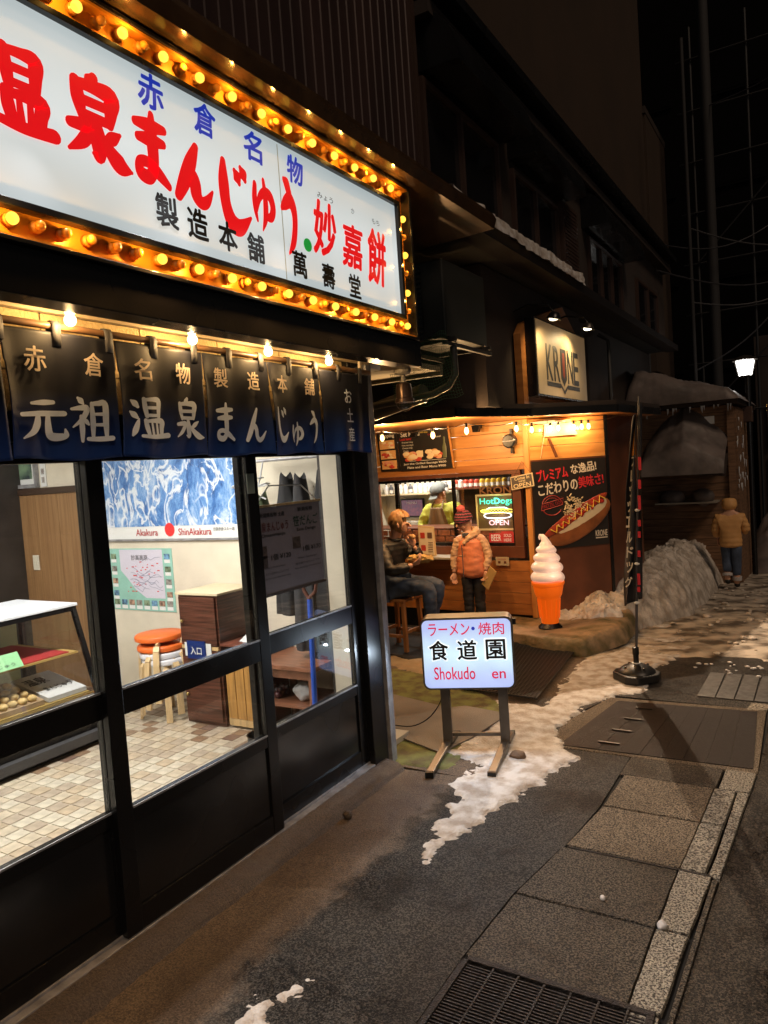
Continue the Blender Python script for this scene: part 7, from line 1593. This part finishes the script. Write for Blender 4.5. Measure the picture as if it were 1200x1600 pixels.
sh_ = {'p': (.02, .10, .90, (.165, .13)), 's': (.02, .06, 1.10, (.165, .125)), 'c': (.01, .02, 1.30, (.175, .125)), 'n': (.0, -.0, 1.42, .085), 'sR': (-.19, .0, 1.36, .085), 'eR': (-.295, -.02, 1.16, .066), 'wR': (-.215, -.14, 1.105, .045),
       'sL': (.21, .0, 1.39, .085), 'eL': (.305, -.04, 1.20, .066), 'wL': (.195, -.16, 1.125, .045)}
part('shirt', skin(sh_, chain('p', 's', 'c', 'n') + chain('c', 'sR', 'eR', 'wR') + chain('c', 'sL', 'eL', 'wL'), 'p', 3, fold(.014, 11)), M_yg, wk, world=False, smooth=80)
M_ap = mat('brown_apron', (.15, .10, .045), rough=.8, bump=.2, bscale=60)
def apf(u, v):
    z = .85+.55*v; w = .15 if v < .62 else .15-.06*(v-.62)/.38; x = .02-w+2*w*u + (.0)*v; return (x, -.115-.02*math.sin(PI*u)+.010*math.sin(u*14+v*3)-.02*(1-v)*0+.05*(1-v)*0-.03*v, z)
o = part('apron', MB().grid(24, 24, apf), M_ap, wk, world=False, smooth=80); s_ = o.modifiers.new('thick', 'SOLIDIFY'); s_.thickness = .004
part('apron_strap', MB().tube([(-.06, -.145, 1.39), (-.05, -.09, 1.46), (-.02, .05, 1.49)], .010, 6).tube([(.10, -.145, 1.39), (.09, -.09, 1.47), (.05, .05, 1.49)], .010, 6), M_ap, wk, world=False)
part('trousers', skin({'p': (.02, .10, .84, .15), 'a': (-.08, .1, .80, .10), 'b': (-.08, .09, .45, .08), 'c': (-.08, .1, .12, .07), 'd': (.1, .1, .80, .10), 'e': (.1, .09, .45, .08), 'f': (.1, .1, .12, .07)}, chain('p', 'a', 'b', 'c')+chain('p', 'd', 'e', 'f'), 'p', 2), MATS['black_trousers'], wk, world=False, smooth=80)
fv = ff.normalized(); rv = fv.cross(Vector((0, 0, 1))).normalized(); uv = rv.cross(fv)
q = MB().sph((0, 0, 0), 1, 36, 20); q.v = [tuple(hc + rv*(a*.108) + fv*(b*.118 - .012) + uv*((c*.100 if c > -.1 else -.010) + .052)) for a, b, c in q.v]
cp = part('cap', q, mat('grey_cap', (.12, .13, .125), rough=.8, bump=.3, bscale=120), wk, world=False, smooth=60)
q = MB().grid(12, 6, lambda u, v: tuple(hc + rv*((u-.5)*.17) + fv*(.085+v*.085*math.sin(PI*(.12+.76*u))) + uv*(.044-.018*v-.05*(u-.5)**2*4*.4))); o = part('brim', q, MATS['grey_cap'], wk, world=False, smooth=60); s_ = o.modifiers.new('thick', 'SOLIDIFY'); s_.thickness = .004
part('lettering', write(MB(), 'K', hc + fv*.112 + uv*.095, rv, uv, .035, .042, .02), MATS['white_card'], wk, world=False)

# --- person in the yellow coat walking away
wl2 = thing('person', 'person in a hooded yellow coat and cuffed jeans walking away past the snow bank', 'person', (-1.235, 11.8, gz(11.8)+.02), .05)
nd = {'pel': (0, 0, .76, .10), 'sp': (0, 0, .92, .10), 'chest': (0, 0, 1.06, .10), 'neck': (0, 0, 1.17, .05), 'head': (0, .02, 1.28, .09), 'top': (0, .02, 1.34, .08), 'sL': (-.15, 0, 1.07, .05), 'eL': (-.20, .02, .88, .04), 'wL': (-.18, .10, .74, .03),
      'sR': (.15, 0, 1.07, .05), 'eR': (.20, .03, .88, .04), 'wR': (.17, .14, .84, .03), 'hL': (-.07, 0, .68, .08), 'kL': (-.065, .05, .40, .055), 'aL': (-.06, -.05, .14, .04), 'fL': (-.06, .0, .09, .035), 'hR': (.07, 0, .68, .08), 'kR': (.065, .0, .38, .055), 'aR': (.06, .02, .08, .04), 'fR': (.06, .12, .04, .035)}
bd = skin(nd, chain('pel', 'sp', 'chest', 'neck', 'head', 'top') + chain('chest', 'sL', 'eL', 'wL') + chain('chest', 'sR', 'eR', 'wR') + chain('pel', 'hL', 'kL', 'aL', 'fL') + chain('pel', 'hR', 'kR', 'aR', 'fR'), 'pel')
add_hand(bd, nd['wL'][:3], (0, .2, -1), (.8, 0, 0), .95, .5, 1); add_hand(bd, nd['wR'][:3], (-.1, .9, .1), (-.8, 0, 0), .95, .5, -1)
part('body', bd, M_skin, wl2, world=False, smooth=80)
M_yc = mat('mustard_coat', (.58, .31, .11), rough=.6, bump=.2, bscale=30)
ct = {'h0': (0, 0, .60, (.175, .13)), 'h': (0, 0, .70, (.165, .125)), 'w': (0, 0, .84, (.150, .115)), 'c': (0, 0, 1.02, (.160, .12)), 'n': (0, .0, 1.13, .085), 'sR': (.155, 0, 1.05, .075), 'eR': (.205, .02, .88, .062), 'wR': (.18, .12, .82, .048), 'sL': (-.155, 0, 1.05, .075), 'eL': (-.205, .01, .88, .062), 'wL': (-.185, .08, .76, .048)}
part('coat', skin(ct, chain('h0', 'h', 'w', 'c', 'n') + chain('c', 'sR', 'eR', 'wR') + chain('c', 'sL', 'eL', 'wL'), 'h0', 3, quilt(.012, .075)), M_yc, wl2, world=False, smooth=80)
part('hood', skin({'a': (0, -.01, 1.15, .10), 'b': (0, .0, 1.26, .122), 'c': (0, .015, 1.345, .095)}, chain('a', 'b', 'c'), 'a', 3, quilt(.006, .08)), M_yc, wl2, world=False, smooth=80)
for a, b, c, d in (((-.07, 0, .70, .09), (-.066, .04, .42, .072), (-.06, -.04, .24, .066), (-.06, -.05, .20, .07)), ((.07, 0, .70, .09), (.066, .0, .40, .072), (.062, .015, .18, .066), (.06, .02, .13, .07))):
    lg_ = part('jeans_leg', skin({'a': a, 'b': b, 'c': c}, chain('a', 'b', 'c'), 'a', 2, fold(.006)), M_jean, wl2, world=False, smooth=80)
    part('cuff', MB().tube([(d[0], d[1], d[2]), (c[0], c[1], c[2]+.0)], [.070, .069], 14), mat('pale_cuff', (.42, .40, .40), rough=.8), lg_, world=False, smooth=60)
for x, y, z_ in ((-.06, -.045, .11), (.06, .03, .05)): part('boot', skin({'a': (x, y, z_+.05, .045), 'b': (x, y-.0, z_, .045), 'c': (x, y+.11, z_-.015, .038)}, chain('a', 'b', 'c'), 'a', 2), MATS['black_shoe'], wl2, world=False, smooth=80)
